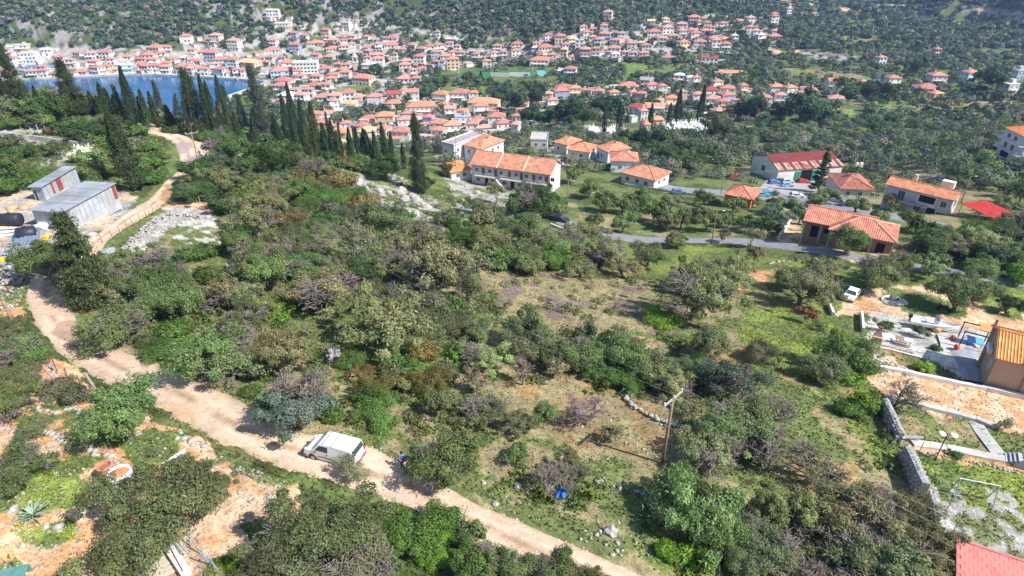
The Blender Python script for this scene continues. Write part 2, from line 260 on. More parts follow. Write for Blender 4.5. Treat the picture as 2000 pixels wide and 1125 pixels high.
# ---------------------------------------------------------------- the ground: one sheet, coloured by what grows or lies there
C = dict(grass=(.125,.175,.055), lime=(.21,.26,.065), dry=(.27,.23,.125), brown=(.30,.21,.10), dirt=(.56,.31,.16), pale=(.60,.42,.28), gravel=(.35,.335,.325),
         scrub=(.075,.10,.035), meadow=(.145,.175,.065), rock=(.30,.285,.265), town=(.40,.38,.35), valley=(.10,.13,.055), white=(.52,.50,.46), purple=(.20,.15,.13), field=(.14,.22,.05))
ZONES = [  # polygon seen in the photograph, colour, second colour, share of the second, patch size in metres
 ([(-900,-200),(3000,-200),(3000,30),(1700,45),(1450,30),(1250,40),(1000,75),(800,60),(560,70),(400,95),(120,95),(-900,85)], 'scrub','rock',.32,9),
 ([(950,-200),(1500,-200),(1500,40),(1250,40),(1000,75),(960,30)], 'scrub','rock',.12,13),
 ([(1450,-50),(3000,-50),(3000,560),(1700,520),(1480,420),(1250,300),(1130,180),(1300,130),(1530,60)], 'valley','meadow',.45,16),
 ([(-200,95),(400,85),(560,50),(700,40),(980,75),(1150,60),(1400,25),(1530,40),(1520,95),(1300,112),(1060,122),(880,130),(770,190),(640,245),(560,205),(520,165),(-200,160)], 'valley','town',.62,9),
 ([(560,200),(780,190),(1080,170),(1180,200),(1260,300),(1100,330),(860,320),(640,300)], 'valley','town',.40,9),
 ([(1080,170),(1500,150),(1530,210),(1450,260),(1260,250),(1150,210)], 'valley','town',.22,8),
 ([(1190,125),(1250,122),(1330,146),(1230,147)], 'field','lime',.4,20),([(1130,130),(1200,128),(1240,150),(1150,155)], 'meadow','field',.5,14),
 ([(655,172),(740,164),(735,180),(660,188)], 'field','dry',.4,9),([(860,170),(965,168),(940,186),(868,188)], 'field','lime',.3,9),
 ([(1520,132),(1640,140),(1740,158),(1640,160),(1560,146)], 'field','dry',.35,12),([(1540,95),(1620,103),(1700,108),(1660,118),(1560,112)], 'purple','gravel',.5,9),([(1500,96),(1560,100),(1570,110),(1500,112)], 'pale','field',.4,9),
 ([(1650,70),(1730,80),(1730,88),(1660,92),(1640,85)], 'field','dry',.5,9),([(1800,78),(1960,84),(1960,90),(1810,84)], 'pale','dry',.5,9),([(1700,8),(1770,8),(1770,17),(1705,18)], 'pale','rock',.4,9),([(1560,5),(1680,15),(1680,25),(1590,22)], 'rock','pale',.5,8),
 ([(1800,12),(2000,22),(2000,34),(1860,26)], 'pale','rock',.5,8),([(1610,205),(1665,215),(1680,228),(1600,226)], 'lime','field',.4,9),([(1660,188),(1800,200),(1760,215),(1660,205)], 'dry','field',.5,8),([(1780,195),(1990,190),(1990,225),(1860,228),(1780,212)], 'dry','brown',.5,7),
 ([(1810,150),(1850,135),(1870,150),(1830,165)], 'field','lime',.4,9),([(1850,278),(1930,282),(1910,300),(1850,296)], 'lime','field',.3,7),([(1500,300),(1900,330),(1950,350),(1950,420),(1880,480),(1700,400)], 'meadow','dry',.45,6),
 ([(1500,60),(1700,120),(2000,120),(2000,130),(1500,75)], 'valley','meadow',.35,12),
 # hillside behind the plot, the plot itself
 ([(-300,215),(440,230),(700,280),(860,300),(1000,330),(1100,400),(980,440),(500,410),(440,560),(150,600),(-300,600)], 'scrub','meadow',.45,4),
 ([(640,325),(760,335),(860,400),(900,470),(700,420)], 'meadow','gravel',.40,2.5),([(850,300),(1000,340),(1000,430),(900,420)], 'meadow','gravel',.5,2.5),([(590,330),(660,370),(650,390),(610,370)], 'dirt','meadow',.4,2),
 ([(440,420),(1000,430),(1300,540),(1640,600),(1900,1200),(1200,1200),(600,870),(150,660),(140,520)], 'meadow','dry',.38,4),
 ([(930,520),(1100,530),(1270,560),(1330,610),(1320,660),(1100,650),(980,600)], 'dry','purple',.42,3),([(560,600),(760,680),(900,680),(960,730),(700,730),(560,680)], 'meadow','grass',.6,4),
 ([(620,810),(760,840),(800,900),(640,840)], 'dry','grass',.45,3),([(940,740),(1180,735),(1320,830),(1330,920),(1150,900),(1000,800)], 'dry','brown',.45,2),
 ([(1330,690),(1470,690),(1560,750),(1650,860),(1740,980),(1600,960),(1500,850),(1400,760)], 'brown','meadow',.5,2.2),([(1480,760),(1560,760),(1640,860),(1600,880),(1520,830)], 'meadow','grass',.6,3),
 ([(1450,600),(1640,590),(1680,720),(1620,760),(1500,700),(1440,660)], 'grass','lime',.45,4),([(1620,720),(1690,740),(1760,880),(1830,990),(1790,980),(1680,850)], 'grass','lime',.35,3),
 ([(900,900),(1130,1000),(1300,1090),(1500,1120),(1700,1200),(1250,1200),(1100,1040),(850,930)], 'meadow','dry',.42,2),([(1240,1040),(1500,1020),(1560,1125),(1290,1110)], 'grass','lime',.35,3),
 ([(1100,395),(1300,400),(1560,440),(1580,480),(1450,466),(1260,456),(1140,440)], 'grass','dry',.40,5),([(1120,460),(1240,480),(1400,485),(1600,505),(1520,545),(1380,560),(1250,520)], 'grass','lime',.42,4),
 ([(1580,515),(1780,530),(1900,540),(1900,575),(1640,570)], 'grass','lime',.4,4),([(1880,560),(2000,590),(2100,650),(2100,560)], 'grass','lime',.3,4),([(1360,540),(1500,510),(1560,540),(1480,570)], 'meadow','dirt',.4,3),
 ([(1740,480),(1815,495),(1800,510),(1730,505)], 'lime','pale',.4,2),([(1570,440),(1520,470),(1540,480),(1700,510),(1800,505),(1740,480)], 'pale','lime',.35,3),([(1540,410),(1580,420),(1560,465),(1520,465)], 'pale','meadow',.35,2),
 # driveway, yard, right-hand plots
 ([(1632,622),(1645,590),(1690,568),(1740,558),(1810,558),(1890,580),(2100,640),(2100,690),(1900,655),(1790,632),(1690,612)], 'dirt','pale',.55,3),
 ([(1722,580),(1760,570),(1830,576),(1885,592),(1890,612),(1830,614),(1760,606),(1728,594)], 'grass','dry',.30,3),([(1890,560),(1990,600),(2000,625),(1930,608)], 'meadow','lime',.4,3),
 ([(1684,610),(1800,630),(1980,655),(1990,740),(1860,740),(1800,700),(1700,675)], 'white','gravel',.3,2),([(1690,672),(1800,700),(1880,735),(1870,755),(1690,715)], 'meadow','brown',.45,2.5),([(1684,680),(1720,690),(1790,722),(1765,730),(1690,705)], 'white','pale',.3,2),
 ([(1685,716),(1880,752),(2100,800),(2100,880),(1930,835),(1735,785),(1700,760)], 'dirt','pale',.5,1.2),([(1735,785),(1905,828),(1925,895),(1850,880),(1765,860)], 'dry','meadow',.5,2),([(1780,865),(1900,885),(2100,920),(2100,960),(1780,880)], 'brown','dirt',.5,1.5),
 ([(1940,870),(2100,890),(2100,920),(1950,900)], 'meadow','pale',.4,2),([(1785,882),(1990,925),(2100,960),(2100,1100),(1900,1010),(1820,990)], 'grass','lime',.5,3),([(1835,935),(1930,960),(1970,990),(2100,1080),(2100,1200),(1880,1075),(1830,1000)], 'gravel','meadow',.3,1.4),([(1860,945),(1960,965),(1950,985),(1870,975)], 'gravel','lime',.5,1.5),
 # left
 ([(-300,560),(30,520),(130,440),(60,370),(-300,360)], 'pale','gravel',.5,2),([(60,370),(260,370),(270,400),(200,450),(90,490),(0,520)], 'pale','gravel',.5,2.2),([(-300,235),(60,240),(168,275),(160,300),(110,325),(-300,300)], 'gravel','meadow',.38,4),
 ([(235,420),(325,350),(330,280),(380,290),(300,410),(180,470)], 'meadow','grass',.6,3),([(195,475),(300,410),(330,400),(300,440),(210,490)], 'grass','meadow',.6,3),([(235,490),(330,405),(415,405),(415,430),(340,440),(250,510)], 'gravel','white',.4,1.4),
 ([(325,450),(415,430),(430,480),(350,500)], 'meadow','white',.3,2),([(430,450),(490,480),(475,530),(440,520)], 'dry','white',.3,2),([(372,272),(480,282),(490,306),(400,318),(385,300)], 'pale','white',.4,3),([(325,395),(415,402),(412,412),(325,408)], 'dirt','pale',.4,3),
 ([(-300,600),(40,560),(60,650),(20,700),(-300,700)], 'grass','dirt',.35,2.5),([(-300,690),(90,700),(190,765),(330,830),(460,895),(560,960),(560,1125),(560,1300),(-300,1300)], 'dirt','pale',.42,1.6),
 ([(10,810),(80,780),(180,800),(190,850),(100,850)], 'grass','dirt',.3,2),([(200,840),(380,840),(340,880),(275,905),(180,870)], 'grass','lime',.3,2),([(-100,920),(60,900),(150,880),(260,950),(170,1000),(60,1010),(-100,1000)], 'grass','lime',.3,2.2),
 ([(30,1010),(120,1020),(140,1050),(60,1040)], 'grass','lime',.4,1.5),([(-100,1060),(50,1075),(70,1200),(-100,1200)], 'grass','dirt',.3,2),([(400,880),(470,890),(600,950),(700,990),(640,990),(480,930)], 'grass','meadow',.4,2),([(500,1000),(1000,1050),(1200,1200),(500,1200)], 'scrub','grass',.4,3),
]
gxf, gyf, gzf = gx.ravel(), gy.ravel(), GZ.ravel()
PX, PY, PD = proj(gxf, gyf, gzf); PX = np.clip(PX, -2000, 4000); PY = np.clip(PY, -600, 2500)
_w1 = (fbm(gxf/3, gyf/3, 11, 4)-.5); _w2 = (fbm(gxf/3, gyf/3, 12, 4)-.5)
_m = np.clip(PD, 20, 300)
WX, WY = PX+_w1*F/_m*4.2, PY+_w2*F/_m*2.6
base = np.tile(np.array(C['scrub']), (len(gxf), 1)); b2 = np.array(C['meadow'])
def patch(ca, cb, sh, sz, s):
    n = fbm(gxf/sz, gyf/sz, s, 5); lo = np.quantile(n[::97], 1-sh); t = np.clip((n-lo)/.05+.5, 0, 1)[:,None]
    return np.array(C[ca])*(1-t)+np.array(C[cb])*t
base = patch('scrub', 'meadow', .55, 8, 2)
PY0 = PY
for k, (poly, ca, cb, sh, sz) in enumerate(ZONES):
    ins = inpoly(WX, WY, poly)
    if ins.any(): base[ins] = patch(ca, cb, sh, sz, 20+k)[ins]
base[gzf < .4] = (.12,.13,.10)
base *= (.82+.36*fbm(gxf/1.1, gyf/1.1, 77, 3))[:,None]
idx = np.arange(NR*len(TH)).reshape(NR, len(TH)); q = np.stack([idx[:-1,:-1], idx[:-1,1:], idx[1:,1:], idx[1:,:-1]], -1).reshape(-1, 4)[:, ::-1]
me = mesh_np('ground', np.stack([gxf, gyf, gzf], 1), q, [ground_mat('ground_cover')], smooth=True); setcol(me, base)
tag(link('ground', me), kind='structure')
# sea
m = mat('sea_water', (.003,.12,.30), rough=.16, noise=.5, scale=.045, spec=.45, bump=.6)
sm = MB().poly([(-1500,150,0),(1500,150,0),(1500,3500,0),(-1500,3500,0)]).mesh('sea', m); tag(link('sea', sm), kind='structure')
# roads, draped
def strip(name, pairs, m, off=.06, nsub=6, nx=6, zoff=None, worlds=False, kind='structure', ragged=.25):
    L = PG([p[0][0] for p in pairs], [p[0][1] for p in pairs])[:, :2] if not worlds else np.array([p[0] for p in pairs])
    Rr = PG([p[1][0] for p in pairs], [p[1][1] for p in pairs])[:, :2] if not worlds else np.array([p[1] for p in pairs])
    def cr(P):
        out = []; n = len(P)
        for i in range(n-1):
            p0, p1, p2, p3 = P[max(i-1,0)], P[i], P[i+1], P[min(i+2,n-1)]
            for t in np.linspace(0, 1, nsub, endpoint=False):
                out.append(.5*((2*p1)+(-p0+p2)*t+(2*p0-5*p1+4*p2-p3)*t*t+(-p0+3*p1-3*p2+p3)*t**3))
        out.append(P[-1]); return np.array(out)
    L, Rr = cr(L), cr(Rr); n = len(L); t = np.linspace(0, 1, nx+1)
    G = L[:,None,:]*(1-t)[None,:,None]+Rr[:,None,:]*t[None,:,None]
    for e, s in ((0, 1), (nx, -1)):
        nn = (fbm(G[:,e,0]*.8, G[:,e,1]*.8, 9, 3)-.5)*ragged*2
        d = (Rr-L)/np.linalg.norm(Rr-L, axis=1)[:,None]; G[:,e] += d*nn[:,None]
    z = HG(G[...,0].ravel(), G[...,1].ravel())+off
    V = np.concatenate([G.reshape(-1,2), z[:,None]], 1); i2 = np.arange(n*(nx+1)).reshape(n, nx+1)
    V[i2[:,0], 2] -= off+.05; V[i2[:,-1], 2] -= off+.05
    f = np.stack([i2[:-1,:-1], i2[:-1,1:], i2[1:,1:], i2[1:,:-1]], -1).reshape(-1, 4)
    me = mesh_np(name, V, f, [m], smooth=True); o = link(name, me); tag(o, kind=kind)
    if me.polygons[0].normal.z < 0: me.flip_normals()
    return o, G
DIRT = [((1190,1190),(1340,1165)),((1110,1125),(1255,1125)),((1000,1100),(1130,1068)),((900,1055),(1020,1020)),((830,1012),(930,982)),((750,972),(850,937)),((650,945),(770,897)),((560,915),(690,862)),((470,880),(600,848)),((390,845),(510,806)),((310,795),(420,762)),((225,757),(330,722)),((160,722),(250,688)),((105,678),(185,662)),((65,625),(150,622)),((50,585),(138,588)),((55,555),(135,560)),((85,520),(150,528)),((140,487),(190,500)),((190,458),(215,466)),((245,418),(268,432)),((290,390),(318,400)),((318,360),(345,372)),((345,335),(378,342)),((350,310),(388,318)),((345,290),(385,290)),((328,272),(372,270)),((296,262),(345,258)),((262,250),(318,250)),((256,242),(296,241))]
road_m = ground_mat('packed_earth', 'attr', amt=.20, sc=(1.4,.30), bump=.45)
dirt_o, DG = strip('dirt_road', DIRT, road_m, nsub=26, nx=26, off=.10, ragged=.75)
_g = DG.reshape(-1,2); _u = np.tile(np.linspace(0,1,27), len(DG)); _z = HG(_g[:,0], _g[:,1]); _px, _py, _ = proj(_g[:,0], _g[:,1], _z)
_n1 = fbm(_g[:,0]/2.2, _g[:,1]/2.2, 61, 4); _n2 = fbm(_g[:,0]/6, _g[:,1]/6, 62, 4); _n3 = fbm(_g[:,0]/.5, _g[:,1]/.5, 63, 3)
rc_ = np.tile(np.array([.60,.44,.335]), (len(_g),1)); _w = (_n2-.5)*.12
rut = np.exp(-((_u-.30+_w)/.055)**2)+np.exp(-((_u-.66+_w)/.055)**2)
mid = np.exp(-((_u-.48+_w)/.085)**2)*np.clip((_n1-.33)*5, 0, 1)
rc_ = rc_*(1+.22*rut[:,None]*(_n1[:,None]))*(1-.42*mid[:,None]*np.array([.8,.9,1.1])); rc_ *= (.74+.52*_n2)[:,None]*(.86+.28*_n3)[:,None]
edge = np.clip((np.abs(_u-.5)-.36)*7+(_n3-.5)*1.5, 0, 1)[:,None]; rc_ = rc_*(1-edge*.6)+np.array([.30,.27,.14])*edge*.6
for (cx, cy_, rx, ry, cc) in ((165,668,38,26,(.33,.22,.16)),(135,650,26,18,(.38,.27,.20)),(338,800,40,16,(.52,.35,.22)),(385,325,20,26,(.30,.24,.27)),(350,290,26,14,(.34,.27,.29)),(325,385,10,22,(.36,.22,.12)),(350,820,30,10,(.50,.34,.22)),(100,600,20,20,(.56,.40,.28))):
    d_ = np.sqrt(((_px-cx)/rx)**2+((_py-cy_)/ry)**2)+(_n1-.5)*1.6; t_ = np.clip((1.05-d_)/.25, 0, 1)[:,None]; rc_ = rc_*(1-t_*.85)+np.array(cc)*t_*.85
setcol(dirt_o.data, rc_)
asp = ground_mat('worn_asphalt', 'rgb', (.26,.26,.29), amt=.14, sc=(.8,.1), bump=.2)
ROAD1 = [((1084,436),(1106,426)),((1110,446),(1124,433)),((1140,456),(1150,442)),((1185,467),(1192,450)),((1240,474),(1245,460)),((1330,475),(1330,464)),((1420,477),(1430,464)),((1500,484),(1515,470)),((1570,493),(1590,480)),((1690,515),(1700,500)),((1800,530),(1810,517)),((1990,560),(2000,548)),((2090,575),(2100,560))]
_, RG1 = strip('asphalt_road', ROAD1, asp, off=.09, ragged=.1)
ROAD2 = [((1220,345),(1222,336)),((1305,371),(1310,361)),((1400,382),(1402,370)),((1480,390),(1484,372)),((1560,402),(1566,384)),((1640,412),(1648,396)),((1720,425),(1728,412)),((1850,450),(1860,438))]
_, RG2 = strip('asphalt_road', ROAD2, asp, off=.09, ragged=.1)
ROAD3 = [((1780,352),(1780,346)),((1845,349),(1845,341)),((1900,347),(1900,338)),((1960,334),(1956,325)),((2010,322),(2002,313)),((2080,312),(2075,305))]
strip('asphalt_road', ROAD3, asp, off=.1, ragged=.1)
ROAD4 = [((1342,118),(1346,117)),((1352,130),(1357,130)),((1364,142),(1369,142)),((1380,160),(1385,160))]
strip('lane', ROAD4, mat('lane_concrete', (.5,.48,.46), scale=.6), off=.3)
P5 = [((1478,372),(1500,350)),((1520,378),(1550,352)),((1560,388),(1585,358)),((1595,398),(1612,380))]
strip('car_park', P5, mat('pale_tarmac', (.40,.38,.38), noise=.15, scale=.4), off=.14, ragged=.1)
# the air: pale even haze
hb = MB().box((0, 700, 88), (4800, 3600, 204)).mesh('haze', [])
hm = bpy.data.materials.new('air'); hm.use_nodes = True; nt = hm.node_tree; nt.nodes.remove(nt.nodes['Principled BSDF']); pv = nt.nodes.new('ShaderNodeVolumePrincipled')
pv.inputs['Color'].default_value = (.36,.50,1,1); pv.inputs['Density'].default_value = .00019; pv.inputs['Anisotropy'].default_value = .2; nt.links.new(pv.outputs[0], nt.nodes['Material Output'].inputs['Volume'])
hb.materials.clear(); hb.materials.append(hm); tag(link('haze', hb), 'thin pale blue haze over the valley', kind='stuff')

# ---------------------------------------------------------------- vegetation
def leaf_mat(name, trans=.34):
    m = bpy.data.materials.new(name); m.use_nodes = True; t = m.node_tree; N = t.nodes; L = t.links; b = N['Principled BSDF']; out = N['Material Output']
    b.inputs['Roughness'].default_value = .62; b.inputs['Specular IOR Level'].default_value = .22
    oi = N.new('ShaderNodeObjectInfo'); at = N.new('ShaderNodeAttribute'); at.attribute_name = 'base'
    mu = N.new('ShaderNodeMix'); mu.data_type = 'RGBA'; mu.blend_type = 'MULTIPLY'; mu.inputs['Factor'].default_value = 1
    L.new(oi.outputs['Color'], mu.inputs['A']); L.new(at.outputs['Color'], mu.inputs['B'])
    L.new(mu.outputs['Result'], b.inputs['Base Color'])
    tr = N.new('ShaderNodeBsdfTranslucent'); L.new(mu.outputs['Result'], tr.inputs['Color']); ms = N.new('ShaderNodeMixShader'); ms.inputs[0].default_value = trans
    L.new(b.outputs[0], ms.inputs[1]); L.new(tr.outputs[0], ms.inputs[2]); L.new(ms.outputs[0], out.inputs['Surface'])
    return m
LEAF = leaf_mat('foliage')
BARK = mat('bark', (.20,.17,.14), rough=.95, noise=.4, scale=3, bump=.4); TWIG = mat('bare_twigs', (.27,.23,.22), rough=.95, noise=.3, scale=2, objcol=True)
def unit(v): return v/np.maximum(np.linalg.norm(v, axis=1), 1e-9)[:,None]
def tris(P, Nn, s, el=1.6, up=0.0):
    """leaf-sized triangles around points P facing Nn"""
    n = len(P); r = rng.normal(size=(n,3)); r[:,2] += up; a = unit(r-(r*Nn).sum(1)[:,None]*Nn); b = np.cross(Nn, a); s = np.broadcast_to(s, (n,))[:,None]
    v0 = P+a*s*el; v1 = P-a*s*.5*el+b*s*.8; v2 = P-a*s*.5*el-b*s*.8
    return np.stack([v0, v1, v2], 1).reshape(-1, 3)
def leafmesh(name, V, c, mats=None):
    n = len(V)//3; me = mesh_np(name, V, np.arange(n*3).reshape(n,3), mats or [LEAF]); setcol(me, np.repeat(c, 3, axis=0)); return me
def hue(n, v=.3, h=.10):
    k = 1+rng.normal(size=(n,1))*v*.5; return np.clip(np.concatenate([k*(1+rng.normal(size=(n,1))*h), k, k*(1+rng.normal(size=(n,1))*h)], 1), .25, 2.3)
def crown(name, nl, ls, rx=1., rz=.72, cz=1.05, nc=34, cr=.36, low=-.75, spread=.5, el=1.7, lump=.25, droop=0.):
    u = unit(rng.normal(size=(nc*4,3))); u = u[u[:,2] > low][:nc]; nc = len(u)
    nl_ = rng.integers(3, 6); la = rng.random()*6.28+np.arange(nl_)*6.28/nl_+rng.normal(size=nl_)*.35; lr = .30+.32*rng.random(nl_); lc = np.stack([np.cos(la)*lr, np.sin(la)*lr, rng.normal(size=nl_)*.16], 1); lk = rng.integers(0, nl_, nc)
    prof = 1+lump*(rng.random(nc)-.5)*2; rr = (rng.random(nc)**.40)*.56*prof
    cc = (lc[lk]+u*rr[:,None])*np.array([rx, rx, rz]); crad = cr*(.45+.9*rng.random(nc))
    k = rng.integers(0, nc, nl); d = unit(rng.normal(size=(nl,3))); rad = crad[k]*(.35+.75*rng.random(nl)**.6)
    P = cc[k]+d*rad[:,None]*np.array([1,1,.8]); P[:,2] += cz
    # stray sprays
    m = rng.random(nl) < .10; P[m] += d[m]*crad[k][m][:,None]*.55
    P[:,2] = np.maximum(P[:,2], .03+rng.random(nl)*.12)
    ow = unit(P-np.array([0,0,cz])); Nn = unit(d*.8+ow*.5+rng.normal(size=(nl,3))*spread+np.array([0,0,.15]))
    V = tris(P, Nn, ls*(.6+.8*rng.random(nl)), el, up=.3-droop)
    c = hue(nc, .30, .05)[k]*hue(nl, .28, .06); return leafmesh(name, V, c)
def limbs(name, h=1.0, r=.10, n=4, lean=.35, spread=.55, m=None, sides=7):
    b = MB(); lx, ly = rng.normal()*lean*.3, rng.normal()*lean*.3; top = Vector((lx, ly, h*.45))
    b.tube([(0,0,-.35), (lx*.2,ly*.2,h*.1), (lx*.6,ly*.6,h*.3), top], [r*1.5, r*1.15, r*.9, r*.85], sides)
    for i in range(n):
        a = 2*math.pi*(i+rng.random()*.6)/n; s = spread*(.6+.6*rng.random()); e = Vector((lx+math.cos(a)*s, ly+math.sin(a)*s, h*(.85+.4*rng.random())))
        mid = top.lerp(e, .5)+Vector((rng.normal()*.07, rng.normal()*.07, -.02))
        b.tube([top-Vector((0,0,.05)), mid, e], [r*.6, r*.42, r*.12], 5)
        for q in range(2):
            e2 = mid+Vector((rng.normal()*.35, rng.normal()*.35, .35+.2*rng.random())); b.tube([mid, mid.lerp(e2,.5)+Vector((rng.normal()*.05,0,0)), e2], [r*.3, r*.18, r*.05], 4)
    return b.mesh(name, m or BARK, smooth=True)
def twigs(name, lv=6, nb=3, sp=.62, r0=.06, L0=.55, trunk=.25, flat=.15):
    P, Q, R0, R1 = [], [], [], []
    def go(p, d, L, r, k):
        q = p+d*L; P.append(p); Q.append(q); R0.append(r); R1.append(r*.72)
        if k == 0: return
        for i in range(nb if k < lv else 5):
            dd = d+np.array([rng.normal(), rng.normal(), rng.normal()*.6+flat])*sp; dd /= np.linalg.norm(dd); go(p+d*L*(.55+.45*rng.random()), dd, L*(.62+.25*rng.random()), r*.62, k-1)
    go(np.array([0,0,-.2]), np.array([.05,.03,1.]), trunk+.2, r0, lv)
    P, Q = np.array(P), np.array(Q); R0, R1 = np.maximum(R0, .006), np.maximum(R1, .004); n = len(P); d = unit(Q-P); a = unit(np.cross(d, np.array([.3,.9,.2]))); b = np.cross(d, a); V = []
    for (X, Rr) in ((P, R0), (Q, R1)):
        for t in (0, 2.094, 4.189): V.append(X+(a*math.cos(t)+b*math.sin(t))*np.asarray(Rr)[:,None])
    V = np.stack(V, 1).reshape(-1,3); o = (np.arange(n)*6)[:,None]
    f = np.concatenate([o+np.array([[i, (i+1)%3, 3+(i+1)%3, 3+i]]) for i in range(3)]); s = 1/np.percentile(np.hypot(V[:,0], V[:,1]), 97); V = V*s*np.array([1,1,.85])
    return mesh_np(name, V, f, [TWIG])
def cypress(name, n, ls, w=.13, fl=0., tuft=0):
    """unit height"""
    t = rng.random(n)**.8; z = .01+t*.99; prof = np.minimum(np.minimum(1, (z+.06)*5), ((1-z)*1.5+.02)**(.62 if not tuft else .95)); prof = prof*(1+.12*np.sin(z*23+rng.random()*6))
    a = rng.random(n)*2*math.pi
    if tuft:
        nt = 130; tz = .04+rng.random(nt)*.94; ta = rng.random(nt)*2*math.pi; k = rng.integers(0, nt, n); tp = ((1-tz)*1.05+.03)**.9*np.minimum(1, .55+tz*3)
        L = rng.random(n)**.5; rr = w*tp[k]*L*(.75+.45*rng.random(nt))[k]; P = np.stack([np.cos(ta[k])*rr, np.sin(ta[k])*rr, tz[k]+L*.035-.0*L], 1)+rng.normal(size=(n,3))*np.array([.5,.5,.32])*w*.20*(.35+L)[:,None]
        c = hue(nt, .25, .05)[k]*hue(n, .25, .06); P[:,2] = np.maximum(P[:,2], .01)
    else:
        rr = w*prof*(.55+.5*rng.random(n)**.5)*(1+.18*np.sin(a*5+z*9)); P = np.stack([np.cos(a)*rr, np.sin(a)*rr, z], 1); c = hue(n, .34, .07)
    Nn = unit(np.stack([P[:,0], P[:,1], np.full(n, .02)], 1)+rng.normal(size=(n,3))*.05); Nn = unit(Nn+rng.normal(size=(n,3))*.35)
    return leafmesh(name, tris(P, Nn, ls*(.6+.8*rng.random(n)), 2.2, up=2.2), c)
def conifer(name, n, ls, w=.3):
    nb = 90; bz = .08+.9*np.sort(rng.random(nb)); ba = rng.random(nb)*2*math.pi; bl = w*(1.05-bz)*(.6+.5*rng.random(nb)); k = rng.integers(0, nb, n); L = rng.random(n)**.6
    P = np.stack([np.cos(ba[k])*bl[k]*L, np.sin(ba[k])*bl[k]*L, bz[k]+L*bl[k]*.12], 1)+rng.normal(size=(n,3))*.012
    return leafmesh(name, tris(P, unit(rng.normal(size=(n,3))*.6+np.array([0,0,1.])), ls*(.6+.8*rng.random(n)), 2), hue(nb, .2)[k]*hue(n, .25))
V_ = {}
V_['olive'] = [[crown('olive_crown', 21000, .022, nc=40+5*i, cr=.235, rz=.62, cz=.92, lump=.6, spread=.65, el=2.1) for i in range(6)], [crown('olive_crown', 4200, .05, nc=26, cr=.27, cz=.95, lump=.5) for i in range(5)], [crown('olive_crown', 800, .13, nc=14, cr=.42) for i in range(4)]]
V_['sprawl'] = [[crown('olive_crown', 44000, .0135, nc=74, cr=.165, rz=.46, cz=.78, lump=.7, spread=.75, el=2.3) for i in range(4)]]
V_['open'] = [[crown('olive_crown', 12500, .021, nc=46+6*i, cr=.175, rz=.62, cz=.92, lump=.8, spread=.7, el=2.3) for i in range(5)], V_['olive'][1], V_['olive'][2]]
V_['shrub'] = [[crown('shrub_crown', 20000, .023, rz=.58, cz=.46, low=-.2, nc=40, cr=.26, lump=.3, el=1.4) for i in range(5)], [crown('shrub_crown', 3000, .07, rz=.62, cz=.5, low=-.2, nc=22, cr=.38) for i in range(4)], [crown('shrub_crown', 600, .15, rz=.6, cz=.5, low=-.2, nc=12, cr=.42) for i in range(3)]]
V_['upright'] = [[crown('tree_crown', 17000, .026, rz=1.0, cz=1.2, nc=38, cr=.28, lump=.4) for i in range(4)], [crown('tree_crown', 3200, .07, rz=1.1, cz=1.3, nc=24, cr=.38) for i in range(3)], [crown('tree_crown', 700, .15, rz=1.05, cz=1.3, nc=12, cr=.42) for i in range(2)]]
V_['thin'] = [[crown('thin_crown', 4200, .034, rz=.8, cz=1.2, nc=30, cr=.24, lump=.4) for i in range(4)], [crown('thin_crown', 1500, .06, rz=.8, cz=1.2, nc=22, cr=.25) for i in range(3)]]
V_['bare'] = [[twigs('bare_branches', lv=6) for i in range(5)], [twigs('bare_branches', lv=5) for i in range(2)]]
V_['cypress'] = [[cypress('cypress_crown', 8000, .0065, w=.085+.02*i) for i in range(4)], [cypress('cypress_crown', 2600, .012, w=.10) for i in range(3)]]
V_['feather'] = [[cypress('cypress_crown', 15000, .0085, w=.26+.05*i, tuft=1) for i in range(4)], [cypress('cypress_crown', 4000, .016, w=.28, tuft=1) for i in range(2)]]
V_['conifer'] = [[conifer('conifer_crown', 7000, .012) for i in range(2)]]
TR = {'olive': [limbs('trunk', n=4+i%2) for i in range(4)], 'tall': [limbs('trunk', h=1.1, r=.045, n=4, lean=.2, spread=.4) for i in range(3)], 'column': [MB().tube([(0,0,-.03),(0,0,.5),(0,0,.93)], [.016,.011,.002], 6).mesh('trunk', BARK) for i in range(1)]}
